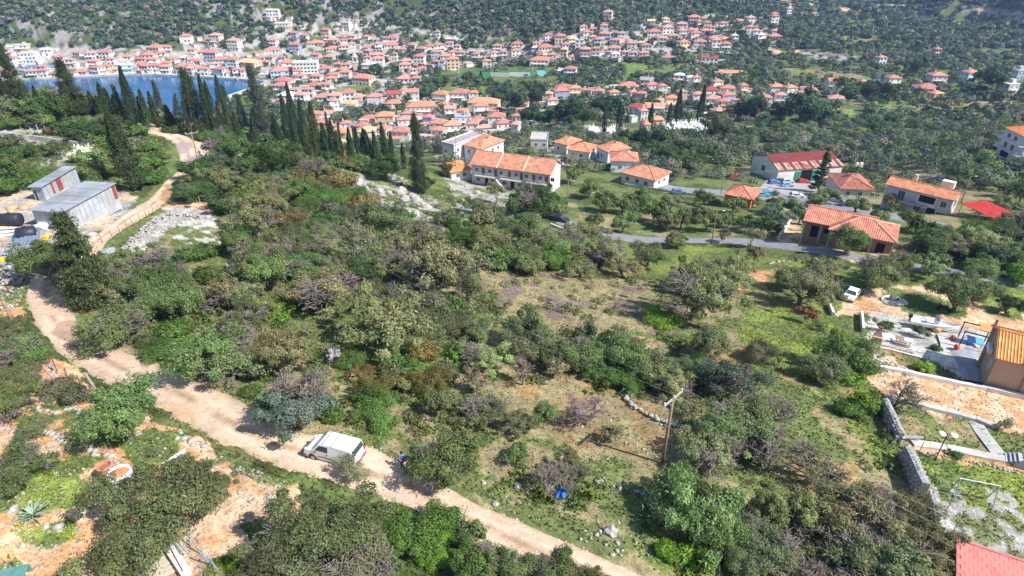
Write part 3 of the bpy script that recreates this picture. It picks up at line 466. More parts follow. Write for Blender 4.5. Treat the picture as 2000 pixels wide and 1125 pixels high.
#        family, colour, name, look, category
KIND = {
 'O': ('olive', (.108,.148,.054), 'olive_tree', 'grey-green olive tree', 'tree'), 'S': ('sprawl', (.125,.148,.068), 'olive_tree', 'sprawling silver-green olive tree', 'tree'),
 'o': ('open', (.168,.186,.086), 'olive_tree', 'pale olive tree', 'tree'), 'T': ('olive', (.095,.130,.088), 'olive_tree', 'bluish green olive tree', 'tree'), 'Y': ('open', (.150,.160,.072), 'olive_tree', 'yellowish green olive tree', 'tree'),
 'D': ('olive', (.055,.095,.030), 'oak_tree', 'dark green round evergreen tree', 'tree'), 'G': ('shrub', (.070,.120,.030), 'shrub', 'dense green shrub', 'shrub'), 'L': ('shrub', (.130,.210,.030), 'shrub', 'bright green leafy shrub', 'shrub'),
 'g': ('shrub', (.105,.115,.060), 'shrub', 'grey-green low shrub', 'shrub'), 'R': ('shrub', (.150,.125,.045), 'shrub', 'rusty orange-green shrub', 'shrub'), 'U': ('upright', (.095,.130,.055), 'young_tree', 'slender upright green tree', 'tree'),
 'B': ('bare', (.165,.140,.118), 'bare_tree', 'leafless brown twiggy tree', 'tree'), 'P': ('bare', (.215,.190,.185), 'bare_tree', 'leafless purple-grey twiggy tree', 'tree'), 'M': ('thin', (.150,.150,.085), 'thin_tree', 'half bare tree with thin foliage', 'tree'),
 'W': ('thin', (.800,.760,.720), 'blossom_tree', 'small tree in white blossom', 'tree'), 'C': ('cypress', (.040,.062,.024), 'cypress_tree', 'narrow dark cypress', 'cypress'), 'F': ('feather', (.052,.068,.028), 'cypress_tree', 'broad feathery cypress', 'cypress'),
 'N': ('conifer', (.065,.095,.040), 'conifer_tree', 'tall sparse conifer', 'conifer'), 'K': ('upright', (.045,.080,.032), 'pine_tree', 'dark bushy pine', 'pine'), 'w': ('shrub', (.42,.44,.34), 'shrub', 'pale flowering shrub', 'shrub'), 'Z': ('thin', (.20,.09,.07), 'plum_tree', 'reddish brown small tree', 'tree')}
ITEMS = []     # (object, look, px, py) to be labelled at the end
USED = {}
def plant(px, py, wpx, kind, P=None, hpx=None, col=None, jit=.16, item=True, look=None):
    fam, c, nm, lk, cat = KIND[kind]; p = PG([px], [py])[0] if P is None else P
    d = proj(*p)[2]; W = wpx*d/F; lod = 0 if wpx > 62 else 1 if wpx > 24 else 2
    if fam in ('cypress', 'feather', 'conifer'): lod = 0 if (hpx or wpx*5) > 75 else 1
    vs = V_[fam][min(lod, len(V_[fam])-1)]; me = vs[USED.setdefault((fam, lod), int(rng.integers(9))) % len(vs)]; USED[(fam, lod)] += 1
    rz = rng.random()*6.28; root = thing(nm, None, cat, p, rz)
    if fam in ('cypress', 'feather', 'conifer'):
        h = (hpx or wpx*5)*d/F/.86; base_w = {'cypress': .19, 'feather': .62, 'conifer': .6}[fam]; s = (W/base_w, W/base_w, h); tr = TR['column'][0]
    else: s = (W/2*(1.03+rng.normal()*.10), W/2*(1.0+rng.normal()*.10), W/2*(.95+rng.normal()*.10)); tr = None if fam in ('shrub', 'bare') else TR['tall' if fam in ('upright', 'thin') else 'olive'][int(rng.integers(3))]
    cr = link('branches' if fam == 'bare' else 'crown', me, root); cr.scale = s
    cc = np.array(col or c)*1.6*(1+rng.normal()*jit)*(1+rng.normal(size=3)*.05); cr.color = (*np.clip(cc, .01, .9), 1)
    if tr is not None and lod < 2:
        t = link('trunk', tr, root); t.scale = tuple(q_*(.62 if fam == 'sprawl' else .82) for q_ in s) if fam not in ('cypress', 'feather', 'conifer') else (h*.9, h*.9, h)
    if lod == 0 and fam in ('olive', 'open', 'sprawl', 'thin') and rng.random() < .8:
        q = link('branches', V_['bare'][0][int(rng.integers(5))], root, (0,0,.15*W/2), rng.random()*6); k_ = {'sprawl': .98, 'open': 1.0}.get(fam, .92); q.scale = (s[0]*k_, s[1]*k_, s[2]*(.74 if fam == 'sprawl' else .98)); q.color = (.26,.225,.20,1)
    if fam in ('cypress', 'feather'): root.rotation_euler = (rng.normal()*.035, rng.normal()*.035, rz)
    if item: ITEMS.append((root, look or lk, px, py, wpx))
    return root
def C_(kind, cx, cy, wpx): # crown centre -> base pixel
    return cy+wpx*({'shrub': .17, 'bare': .36, 'upright': .52, 'thin': .42}.get(KIND[kind][0], .345))
TREES = """O 110 520 105;O 240 625 140;o 300 495 120;D 440 395 62;D 385 370 70;O 425 695 140;G 320 685 80;P 455 645 105;O 350 590 110;T 590 782 155;o 555 690 120;M 590 672 46;W 655 690 42;O 535 530 105;o 640 565 115;Y 765 618 160;o 855 520 150;M 705 490 80;
U 1030 640 85;M 500 720 60;P 480 700 70;B 985 590 40;B 1020 730 60;P 660 560 60;P 1060 500 40;P 1720 960 70;B 1800 1100 90;o 940 695 85;g 900 630 70;M 930 740 60;O 1130 690 90;U 1070 690 60;O 1225 700 90;o 1350 580 130;U 1375 655 80;o 1310 735 95;T 1420 745 105;O 1430 830 120;o 1370 880 110;Y 1470 860 110;O 1362 955 190;O 1400 1010 130;
O 1650 690 110;O 1605 715 85;g 1480 690 75;Z 1575 612 44;B 1145 790 110;U 1062 800 70;M 1190 840 50;o 950 795 100;o 1010 820 70;B 1068 930 110;O 878 892 135;R 735 760 80;R 840 750 75;G 740 800 100;G 690 700 70;Y 780 740 60;o 1120 905 75;O 1010 880 60;
B 1590 895 115;B 1508 790 95;P 1440 800 60;B 1748 762 85;o 1640 1010 150;S 1765 1015 150;o 1700 1090 190;B 1560 1090 130;o 1830 1070 120;S 1470 1060 130;P 1580 1010 90;o 1500 990 80;O 1862 572 100;O 1963 593 48;
o 1600 522 80;O 1700 530 90;O 1735 520 70;O 1815 520 56;O 1905 526 82;o 1560 560 110;O 1540 540 70;O 1650 470 75;o 1380 530 100;o 1330 545 80;o 1415 535 100;O 1265 495 75;o 1180 490 95;O 1100 470 80;O 1040 510 70;G 1070 510 80;G 1110 515 60;
D 755 330 68;D 828 360 52;O 700 325 30;M 970 380 40;O 875 335 30;D 1045 390 80;O 1090 410 45;U 1010 400 40;O 925 400 45;g 880 430 60;g 960 420 50;Y 940 435 60;
O 1180 395 55;O 1215 400 50;O 1250 390 45;O 1150 370 48;O 1120 345 35;O 1195 325 25;O 1275 415 55;o 1300 430 50;O 1330 430 45;O 1365 415 50;O 1380 435 45;O 1420 430 40;O 1460 435 50;O 1500 440 45;O 1320 470 42;O 1240 420 45;O 1160 430 40;O 1215 440 45;o 1310 400 40;O 1375 385 42;O 1430 400 45;
M 1472 497 45;M 1410 460 30;M 1318 465 38;M 1465 465 40;B 1552 500 24;T 1510 425 55;O 1465 388 45;O 1520 400 50;O 1560 420 45;O 1590 390 40;O 1612 385 38;O 1670 400 45;o 1740 395 42;O 1715 425 40;O 1775 430 50;G 1870 470 80;D 1890 470 50;o 1915 490 60;G 1960 450 80;K 1925 500 50;O 1830 470 55;G 1800 450 50;L 1985 540 50;O 1965 430 40;
O 1630 340 24;O 1690 325 24;O 1780 310 28;D 1915 315 40;O 1960 370 40;O 1870 360 34;O 1930 350 30;O 1960 400 50;O 1990 380 50;O 1820 365 30;O 1840 310 22;O 1770 345 24;O 1860 300 24;
L 760 1010 60;G 820 1030 140;L 850 1075 90;S 620 1040 250;S 560 1075 190;S 700 1075 170;S 335 965 230;S 415 950 90;S 275 1045 80;O 250 805 140;O 50 900 120;O 40 690 110;O 15 790 100;S 30 740 110;O 70 830 70;S 10 640 70;M 690 905 70;U 925 1030 55;U 1010 1090 80;O 1080 1110 100;O 940 1100 110;O 1150 1130 70;L 450 1100 70;g 110 755 60;g 150 775 50;
F 165 480 0;O 205 365 60;G 40 300 70;G 85 350 70;O 105 290 45;w 165 305 55;G 150 345 60;O 185 340 55;G 230 340 70;P 245 300 40;O 315 310 36;G 290 350 50;D 215 245 70;G 190 270 50;O 20 330 60;G 10 370 60;g 20 280 40;O 35 215 55;O 95 235 40;D 75 215 60;D 130 215 60;G 150 240 40;G 340 255 30;G 20 245 40;R 180 290 30;R 110 255 30;
G 410 490 50;G 370 500 50;L 620 740 40;L 545 610 50;G 870 600 60;L 1300 620 70;G 1650 800 50;L 1660 730 60;L 1690 790 50;L 1345 1090 60;G 1440 1100 70;L 1300 1075 50;D 470 470 60""".replace('\n','').split(';')
for s in TREES:
    if not s.strip(): continue
    k, cx, cy, wp = s.split(); cx, cy, wp = float(cx), float(cy), float(wp)
    if k == 'F': continue
    plant(cx, C_(k, cx, cy, wp), wp, k)
# cypresses: x of the foot, y of the foot, height and width in the photograph
CYPS = """F 185 600 165 125;C 268 372 130 40;F 40 205 95 46;C 8 215 60 14;C 22 215 55 14;F 150 225 85 50;C 224 228 48 12;F 243 240 60 24;C 262 245 95 15;C 275 240 80 15;C 310 250 60 14;F 322 245 72 26;F 350 245 50 22;
F 392 265 105 44;C 415 270 105 18;C 425 272 95 16;C 445 268 100 15;C 455 262 80 15;F 480 270 70 26;F 520 280 120 48;C 568 285 85 20;C 585 300 115 16;C 600 300 90 14;C 620 310 95 14;F 605 315 60 26;C 640 310 60 16;C 655 315 70 14;F 665 320 55 26;C 720 320 60 14;C 735 330 60 12;C 755 320 70 13;C 765 315 50 10;
F 820 375 130 40;C 790 330 45 10;C 700 300 45 10;C 545 290 60 14;C 190 225 40 12;C 285 248 50 12;F 455 285 50 24;C 500 290 60 14;C 170 225 36 12;C 60 215 45 12;C 80 215 40 12""".replace('\n','').split(';')
for s in CYPS:
    k, cx, cy, h, wp = s.split(); plant(float(cx), float(cy), float(wp), k, hpx=float(h), jit=.1)
_rc = random.Random(12)
for _x in [200, 216, 232, 296, 338, 372]+list(range(436, 760, 17)):
    _y = np.interp(_x, [200, 300, 400, 500, 600, 700, 760], [232, 244, 268, 284, 306, 316, 326])+_rc.uniform(-6, 8); plant(_x+_rc.uniform(-6, 6), float(_y), _rc.uniform(9, 17), 'C' if _rc.random() < .7 else 'F', hpx=_rc.uniform(38, 74), jit=.12)
MIDC = """C 1180 262 52 9;C 1208 262 55 12;C 1268 260 50 10;C 1305 248 40 11;C 1322 240 55 14;C 1364 240 62 13;K 1222 278 0 30;K 1250 282 0 34;K 1012 210 0 44;K 1050 200 0 40;K 975 200 0 36;K 1035 235 0 40;K 1110 235 0 55;K 1140 240 0 50;K 1065 240 0 34;K 1440 225 0 40;K 1470 225 0 50;K 1520 230 0 46;K 1560 235 0 60;K 1590 235 0 55;K 1185 215 0 50;D 1400 255 52 0;N 1597 375 75 50;
U 838 185 0 30;U 850 180 0 30;U 825 190 0 24;D 735 140 24 0;C 702 148 16 6;N 705 145 22 8;K 800 200 0 20;U 915 160 0 26;U 935 165 0 20;C 940 165 22 8;K 870 165 0 18;K 1905 160 0 22;K 1790 140 0 30;K 1930 175 0 46;K 1640 170 0 32;K 1700 185 0 34;K 1730 190 0 30;D 1660 180 36 0;D 1705 250 40 0;G 1712 260 40 0;D 1290 275 50 0;D 1330 290 46 0;D 1310 310 44 0;D 1360 310 48 0;D 1395 300 40 0;G 1290 305 50 0;G 1350 325 44 0;D 1270 295 36 0;D 1240 300 36 0""".replace('\n','').split(';')
for s in MIDC:
    k, cx, cy, h, wp = s.split(); cx, cy, h, wp = float(cx), float(cy), float(h), float(wp)
    if k in 'CN': plant(cx, cy, wp, k, hpx=h)
    elif wp == 0: plant(cx, C_(k, cx, cy, h), h, k)
    else: plant(cx, cy+wp*.2, wp, k, jit=.1)
TREE_PX = [(t[2], t[3], t[4]) for t in ITEMS]
# thickets: filled between the trees above
def fill(poly, n, sp, kinds, wr, s=0):
    r = random.Random(s); xs = [p[0] for p in poly]; ys = [p[1] for p in poly]; got = 0; tries = 0; pts = []
    while got < n and tries < n*60:
        tries += 1; x = r.uniform(min(xs), max(xs)); y = r.uniform(min(ys), max(ys))
        if not inpoly(np.array([x]), np.array([y]), poly)[0]: continue
        if any((x-a)**2+((y-b)*1.6)**2 < sp*sp for a, b in pts): continue
        wpx = r.uniform(*wr)
        if any(abs(x-a) < .35*c and abs(y-b) < .22*c for a, b, c in TREE_PX): continue
        pts.append((x, y)); got += 1; plant(x, y, wpx, r.choice(kinds))
    TREE_PX.extend((x, y, 20) for x, y in pts)
fill([(440,450),(960,460),(940,560),(960,650),(900,700),(860,690),(700,600),(560,600),(480,650),(410,650),(250,620),(170,590),(270,540),(440,545)], 42, 44, 'OoDGGgUYOoM', (55,100), 1)
fill([(350,360),(480,310),(560,300),(650,345),(730,430),(950,440),(700,450),(500,440),(430,420)], 38, 28, 'DGGDGORgYG', (45,80), 2)
fill([(950,455),(1120,480),(1280,545),(1130,545),(960,520)], 16, 34, 'OoGGgU', (50,85), 3)
fill([(1430,1060),(1620,1020),(1850,1110),(1880,1200),(1450,1200)], 9, 60, 'ooBoP', (80,130), 4)
fill([(980,680),(1180,670),(1400,740),(1340,800),(1230,760),(1050,740)], 15, 40, 'OoGgUUM', (45,80), 5)
fill([(1780,490),(1900,465),(2040,450),(2040,540),(1900,515),(1800,500)], 18, 34, 'GDOoG', (50,85), 6)
fill([(680,700),(900,690),(940,760),(830,850),(780,830),(700,820)], 10, 36, 'GRYgL', (40,70), 7)
fill([(0,200),(150,195),(230,245),(320,290),(290,380),(180,350),(100,260),(0,245)], 22, 24, 'GDOGg', (30,52), 8)
fill([(380,250),(640,300),(760,335),(700,345),(480,310),(400,280)], 26, 22, 'GGDOgR', (26,48), 9)
fill([(200,640),(400,740),(560,810),(700,850),(680,820),(500,700),(300,640)], 9, 50, 'GgLG', (35,60), 10)


# ---------------------------------------------------------------- buildings
PLAST = mat('plaster', (1,1,1), rough=.9, noise=.20, scale=.6, objcol=True); ROOF = mat('clay_roof', (1,1,1), rough=.9, noise=.42, scale=.8, objcol=True)
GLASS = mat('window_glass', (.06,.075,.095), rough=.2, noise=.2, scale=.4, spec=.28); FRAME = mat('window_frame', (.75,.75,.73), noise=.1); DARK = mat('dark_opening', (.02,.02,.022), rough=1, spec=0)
SHUT = mat('shutter_paint', (1,1,1), rough=.6, noise=.15, scale=2, objcol=True); CONC = mat('concrete', (.46,.45,.43), noise=.3, scale=1.2, bump=.3); METAL = mat('galvanised_metal', (.42,.45,.48), rough=.5, metal=.3, noise=.25, scale=1)
def tiled_roof_mat(name, c, per=.30, noise=.25):
    m = mat(name, c, rough=.85, noise=noise, scale=1.4, col2=tuple(x*.8 for x in c)); return m
def basez(x, y, pts): return min(float(v) for v in HG(np.array([p[0] for p in pts], float), np.array([p[1] for p in pts], float)))
def frame_(o, rz): # local -> world
    c, s = math.cos(rz), math.sin(rz); return lambda x, y: (o[0]+x*c-y*s, o[1]+x*s+y*c)
def roof_mb(L, D, e, ov=.45, pitch=.42, kind='hip', th=.16, axis='x'):
    b = MB()
    if axis == 'y': # build with swapped axes then rotate
        q = roof_mb(D, L, e, ov, pitch, kind, th); q.v = [(L-y, x, z) for x, y, z in q.v]; return q
    h = (D/2+ov)*pitch; x0, x1, y0, y1 = -ov, L+ov, -ov, D+ov; ins = min(D/2+ov, (L+2*ov)/2-.05) if kind == 'hip' else 0
    for dz in (0,):
        A = [(x0,y0,e),(x1,y0,e),(x1,y1,e),(x0,y1,e)]; Rg = [(x0+ins,D/2,e+h),(x1-ins,D/2,e+h)]; B = [(x,y,z-th) for x,y,z in A]; v = A+Rg+B
        f = [(0,1,5,4),(2,3,4,5),(1,2,5),(3,0,4),(6,9,8,7),(0,6,7,1),(1,7,8,2),(2,8,9,3),(3,9,6,0)]
        if kind == 'gable':
            v += [(x0,D/2,e+h-th),(x1,D/2,e+h-th)]; f = [(0,1,5,4),(2,3,4,5),(0,6,7,1),(2,8,9,3),(6,10,11,7),(9,8,11,10),(0,4,10,6),(4,3,9,10),(1,7,11,5),(5,11,8,2)]
        b.add(v, f)
    return b
def ribs(L, D, e, ov, pitch, kind, per=.28, r=.075, both=True, axis='x'):
    """rounded rows of roof tiles running down each slope: real ridges of clay"""
    b = MB(); h = (D/2+ov)*pitch
    n = int((L+2*ov)/per); x0, x1 = -ov, L+ov; half = D/2+ov
    for i in range(n):
        x = x0+(i+.5)*per; t = 1.0
        if kind == 'hip': t = min(1, (x-x0)/half, (x1-x)/half)
        if t < .08: continue
        for s in ((0, 1) if both else (0,)):
            ya, yb = (-ov, -ov+half*t) if s == 0 else (D+ov, D+ov-half*t); za, zb = e, e+h*t
            b.add([(x-r,ya,za+.01),(x,ya,za+r+.02),(x+r,ya,za+.01),(x-r,yb,zb+.01),(x,yb,zb+r+.02),(x+r,yb,zb+.01)], [(0,1,4,3),(1,2,5,4),(0,2,1)])
    if kind == 'hip':
        m = int((D+2*ov)/per)
        for i in range(m):
            y = -ov+(i+.5)*per; t = min(1, (y+ov)/half, (D+ov-y)/half)
            if t < .08: continue
            for s in (0, 1):
                xa, xb = (x0, x0+half*t) if s == 0 else (x1, x1-half*t); za, zb = e, e+h*t
                b.add([(xa,y-r,za+.01),(xa,y,za+r+.02),(xa,y+r,za+.01),(xb,y-r,zb+.01),(xb,y,zb+r+.02),(xb,y+r,zb+.01)], [(0,1,4,3),(1,2,5,4),(0,2,1)])
    return b
_wm = {}
def window_mesh(w, h, kind='window'):
    k = (round(w,2), round(h,2), kind)
    if k not in _wm:
        b = MB(); t = .07
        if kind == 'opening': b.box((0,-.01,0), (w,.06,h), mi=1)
        else:
            b.box((0,.0,0), (w-t*2,.05,h-t*2), mi=1)
            for x in (-w/2+t/2, w/2-t/2, 0): b.box((x,-.02,0), (t if x else t*.6,.09,h-t*2 if True else h))
            for z in (-h/2+t/2, h/2-t/2): b.box((0,-.02,z), (w,.10,t))
        _wm[k] = b.mesh('window' if kind != 'opening' else 'opening', [FRAME, GLASS if kind != 'opening' else DARK])
    return _wm[k]
def put_windows(root, L, D, wins, shut=None):
    """wins: (side, u, z, w, h, kind); side f/b/l/r; u in metres along the side from its left seen from outside"""
    for side, u, z, w_, h_, kd in wins:
        x, y, r = {'f': (u, -.02, 0), 'b': (L-u, D+.02, math.pi), 'l': (-.02, D-u, -math.pi/2), 'r': (L+.02, u, math.pi/2)}[side]
        if kd == 'door':
            o = link('door', window_mesh(w_, h_, 'opening'), root, (x, y, z), r)
            me = MB().box((0,-.03,0), (w_*.92,.06,h_*.96)).mesh('door', SHUT); o.data = me; o.color = (*(shut or (.25,.12,.05)), 1); o.name = 'door'
            continue
        o = link('opening' if kd == 'opening' else 'window', window_mesh(w_, h_, kd), root, (x, y, z), r)
        if shut and kd == 'shut':
            for s in (-1, 1):
                k = ('s', round(w_,2), round(h_,2))
                if k not in _wm: _wm[k] = MB().box((0,0,0), (w_*.5,.05,h_)).mesh('shutter', SHUT)
                q = link('shutter', _wm[k], o, (s*w_*.77, -.04, 0)); q.color = (*shut, 1)
HOUSES_W = []  # footprint centres and radii, kept clear of trees
def body_mb(L, D, e, kind='hip', pitch=.42, ov=.45, down=3, axis='x'):
    b = MB()
    if axis == 'y':
        q = body_mb(D, L, e, kind, pitch, ov, down); q.v = [(L-y, x, z) for x, y, z in q.v]; return q
    b.box((L/2, D/2, (e-down)/2-.08), (L, D, e+down-.16+.0))
    if kind == 'gable':
        h = D/2*pitch+ov*pitch-.18
        b.add([(.01,0,e-.16),(.01,D,e-.16),(.01,D/2,e-.16+h),(L-.01,0,e-.16),(L-.01,D,e-.16),(L-.01,D/2,e-.16+h)], [(0,2,1),(3,4,5),(0,3,5,2),(1,2,5,4),(0,1,4,3)])
    return b
def building(name, label, cat, FL, FR, D, e, kind='gable', wall=(.7,.68,.66), roof=(.55,.24,.14), pitch=.42, ov=.45, wins=(), shut=None, tiles=0, axis='x', zoff=0, L=None, group=None, wmat=None, rmat=None, world=False, tcol=None, zabs=None):
    p = PG([FL[0], FR[0]], [FL[1], FR[1]]) if not world else np.array([(*FL, hz(*FL)), (*FR, hz(*FR))])
    d = p[1]-p[0]; rz = math.atan2(d[1], d[0]); L = L or math.hypot(d[0], d[1]); fr = frame_(p[0], rz)
    z = (p[0][2]+p[1][2])/2+zoff if zabs is None else zabs
    root = thing(name, label, cat, (p[0][0], p[0][1], z), rz, group)
    wo = body_mb(L, D, e, kind, pitch, ov, axis=axis).obj('wall', wmat or PLAST, root); wo.color = (*wall, 1)
    if kind == 'flat':
        b = MB(); b.box((L/2, D/2, e+.02), (L+.3, D+.3, .2)); ro = b.obj('roof', rmat or ROOF, root); ro.color = (*roof, 1)
        b = MB()
        for cx, cy_, sx, sy in ((L/2,-.08,L+.3,.15),(L/2,D+.08,L+.3,.15),(-.08,D/2,.15,D),(L+.08,D/2,.15,D)): b.box((cx,cy_,e+.3), (sx,sy,.36))
        q = b.obj('parapet', PLAST, root); q.color = (*wall, 1)
    else:
        ro = roof_mb(L, D, e, ov, pitch, kind, axis=axis).obj('roof', rmat or ROOF, root); ro.color = (*roof, 1)
        if tiles:
            rb = ribs(L, D, e, ov, pitch, kind, per=tiles) if axis == 'x' else ribs(D, L, e, ov, pitch, kind, per=tiles)
            if axis == 'y': rb.v = [(L-y, x, zz) for x, y, zz in rb.v]
            q = rb.obj('roof_tiles', rmat or ROOF, root); q.color = (*(tcol or tuple(c*1.12 for c in roof)), 1); q['kind'] = 'stuff'
            h = (D/2+ov)*pitch; rd = MB(); ins = (D/2+ov) if kind == 'hip' else 0
            A, B = Vector((-ov+ins, D/2, e+h+.05)), Vector((L+ov-ins, D/2, e+h+.05))
            if axis == 'x':
                rd.tube([A, B], .13, 6)
                if kind == 'hip':
                    for s, t in ((A,(-ov,-ov,e+.05)),(A,(-ov,D+ov,e+.05)),(B,(L+ov,-ov,e+.05)),(B,(L+ov,D+ov,e+.05))): rd.tube([s, t], .12, 6)
                q = rd.obj('ridge', rmat or ROOF, root); q.color = (*tuple(min(1, c*1.2) for c in roof), 1)
    put_windows(root, L, D, wins, shut)
    c = fr(L/2, D/2); HOUSES_W.append((c[0], c[1], math.hypot(L, D)/2))
    return root, L, rz, fr, z
TERRA = (.54,.255,.165); TERP = (.60,.31,.24)
def W(side, us, z, w_=1.1, h_=1.2, k='window'): return [(side, u, z, w_, h_, k) for u in us]
# the long terrace of flats; violet front shade is put into the wall colour
r, L, rz, fr, z = building('row_house', 'long two-storey white terrace with violet shade painted in, orange roof in three stepped sections', 'row house', (922,357), (1073,379), 9.5, 5.6, 'gable', (.62,.56,.62), TERRA, .5, tiles=.55,
    wins=W('f',(1.6,5.6,9,13.5,16.5,20.5,24), 4.2, 1.1,1.1)+W('f',(3.6,7.4,11.5,15,18.6,22.3), 3.9,1.0,2.0,'door')+W('f',(2,6.5,10,14.5,19,23), 1.4,1.2,1.1)+W('r',(4.7,), 6.2,.6,.6)+W('f',(4.6,12.4,21), 1.0,1.0,2.0,'opening'), shut=(.22,.10,.04))
for k in range(3):
    b = MB(); u = 1.5+k*L/3
    b.box((u+L/6-1, -.75, 2.75), (L/3-1.6, 1.5, .14)); b.obj('balcony_slab', CONC, r)
    b = MB(); n = 26
    for i in range(n+1): b.box((u-.0+(L/3-1.8)*i/n-(.0), -1.46, 3.25), (.03,.03,.85))
    b.box((u+L/6-.95, -1.46, 3.7), (L/3-1.7, .06, .05)); b.obj('balcony_railing', FRAME, r)
b = MB()
for i in range(9): b.box((L*.36+i*.3, -1.9, 2.6-i*.3), (.32, .9, .16))
b.obj('outside_stairs', PLAST, r).color = (.7,.68,.66,1)
for k in (1, 2):
    b = MB(); b.tube([(L*k/3,-.5,5.66),(L*k/3,4.75,8.25)], .16, 6, ); b.tube([(L*k/3,10,5.66),(L*k/3,4.75,8.25)], .16, 6); b.obj('party_wall_ridge', PLAST, r).color = (.75,.6,.5,1)
# unfinished brick bungalow
BRK = mat('brickwork', (.38,.20,.13), noise=.3, scale=1.6, col2=(.30,.20,.17), bump=.3)
r, L, rz, fr, z = building('brick_house', 'unfinished brick bungalow with bare openings and red tiled roofs beside the asphalt road', 'house', (56.2,107.5), (65.9,101.5), 7.6, 3.0, 'gable', world=True, zabs=59.0, wmat=BRK, roof=(.60,.25,.17), pitch=.4, tiles=.36,
    wins=[('f',1.9,1.1,1.3,2.2,'opening'),('f',3.9,1.6,.8,.9,'opening'),('l',4,1.6,1.2,1.2,'opening')])
c0 = Vector((*fr(5.6,-3.2), 0)); c1 = Vector((*fr(17.6,-3.2), 0))
# its front wing, part of the same house
b = body_mb(10.2, 7.8, 3.05, 'hip'); wo = b.obj('front_wing_wall', BRK, r, loc=(4.8,-2.1,0)); ro = roof_mb(10.2, 7.8, 3.12, .5, .4, 'hip').obj('front_wing_roof', ROOF, r, loc=(4.8,-2.1,0)); ro.color = (.62,.26,.18,1)
q = ribs(10.2, 7.8, 3.12, .5, .4, 'hip', per=.36).obj('front_wing_tiles', ROOF, r, loc=(4.8,-2.1,0)); q.color = (.68,.29,.2,1); q['kind'] = 'stuff'
rd = MB(); A, B_ = Vector((3.9,3.9,4.92)), Vector((6.3,3.9,4.92))
for s, t in ((A,B_),(A,(-.5,-.5,3.17)),(A,(-.5,8.3,3.17)),(B_,(10.7,-.5,3.17)),(B_,(10.7,8.3,3.17))): rd.tube([s, t], .13, 6)
rd.obj('ridge', ROOF, r, loc=(4.8,-2.1,0)).color = (.78,.45,.33,1)
for u, zz, w_, h_ in ((2.2,1.7,.8,.8),(5.2,1.6,1,1),(8.4,1.2,1.4,2.2)): link('opening', window_mesh(w_, h_, 'opening'), r, (4.8+u,-2.13,zz))
for x, y in ((4.8,-2.1),(8.4,-2.1),(15.0,-2.1),(11.6,-2.1),(15.0,1.8),(.0,-.02),(3.0,-.02)):
    MB().box((0,0,0), (.34,.34,5.8)).obj('concrete_column', CONC, r, loc=(x,y,.05))
HOUSES_W.append((*fr(9,1), 7))
# two-storey house with the notched roof terrace; facade shade put into its wall colour
r, L, rz, fr, z = building('villa', 'large two-storey house with facade shade painted grey, bright orange roof, white framed loggia, lit gable', 'house', (90.3,139.6), (100.0,129.5), 5.6, 5.7, 'gable', (.50,.50,.56), (.58,.26,.145), .38, tiles=.42, world=True, zabs=51.4,
    wins=[('f',3.6,3.9,1.6,2.2,'window'),('f',12.4,4.1,1.3,1.5,'window'),('f',7.6,1.6,1.5,1.6,'window'),('f',3,1.5,1,1.2,'window'),('f',12.3,1.3,1.4,1.7,'window'),('r',2.8,4.2,1.4,1.8,'window'),('r',2.8,1.4,1.2,2.1,'door')], shut=(.6,.6,.62))
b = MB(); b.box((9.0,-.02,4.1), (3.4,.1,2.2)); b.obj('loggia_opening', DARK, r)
b = MB()
for x in (7.2,10.8): b.box((x,-.12,4.1), (.22,.25,2.6))
b.box((9,-.12,5.3), (3.8,.25,.22)); b.box((9,-.12,3.1), (3.4,.2,.8)); b.obj('loggia_frame', FRAME, r)
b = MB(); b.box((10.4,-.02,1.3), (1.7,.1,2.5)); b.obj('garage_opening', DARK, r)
b = MB(); b.box((5,-.75,2.8), (9.6,1.5,.16)); b.obj('balcony_slab', CONC, r); b = MB()
for i in range(40): b.box((.3+i*.24,-1.45,3.3), (.03,.03,.9))
b.box((5,-1.45,3.78), (9.6,.06,.05)); b.obj('balcony_railing', mat('dark_rail', (.08,.09,.14)), r)
b = MB(); b.box((11,5.6,7.2), (2.6,1.6,1.5)); b.obj('roof_terrace_wall', PLAST, r).color = (.75,.72,.68,1)
b = MB(); b.box((4.5,4.5,7.4), (.6,.6,1.4)); b.obj('chimney', PLAST, r).color = (.7,.68,.64,1)
# warehouse with the red sheet roof
r, L, rz, fr, z = building('warehouse', 'long white warehouse with rust-red sheet roof and green doors at the car park', 'warehouse', (1516,355), (1638,353), 15, 4.4, 'gable', (.72,.72,.70), (.30,.045,.04), .34, ov=.3,
    wins=[('f',10,2,4,3.6,'opening'),('l',7,2.4,2,2,'window')], rmat=mat('sheet_roof', (.20,.04,.04), noise=.3, scale=.6, col2=(.15,.035,.035)))
for x in (7.0, 13.2): MB().box((x,-.08,1.9), (2.2,.12,3.4)).obj('green_door', mat('green_paint', (.05,.24,.16), noise=.2), r)
b = MB(); n = 22
for i in range(n):
    x = -.3+(L+.6)*(i+.5)/n
    if i % 3 != 2: b.add([(x-.45,-.35,4.44),(x+.45,-.35,4.44),(x+.45,3.1,5.62),(x-.45,3.1,5.62)], [(0,1,2,3)])
q = b.obj('faded_roof_panels', mat('faded_sheet', (.48,.36,.29), noise=.35, scale=1, col2=(.34,.11,.08)), r); q['kind'] = 'stuff'
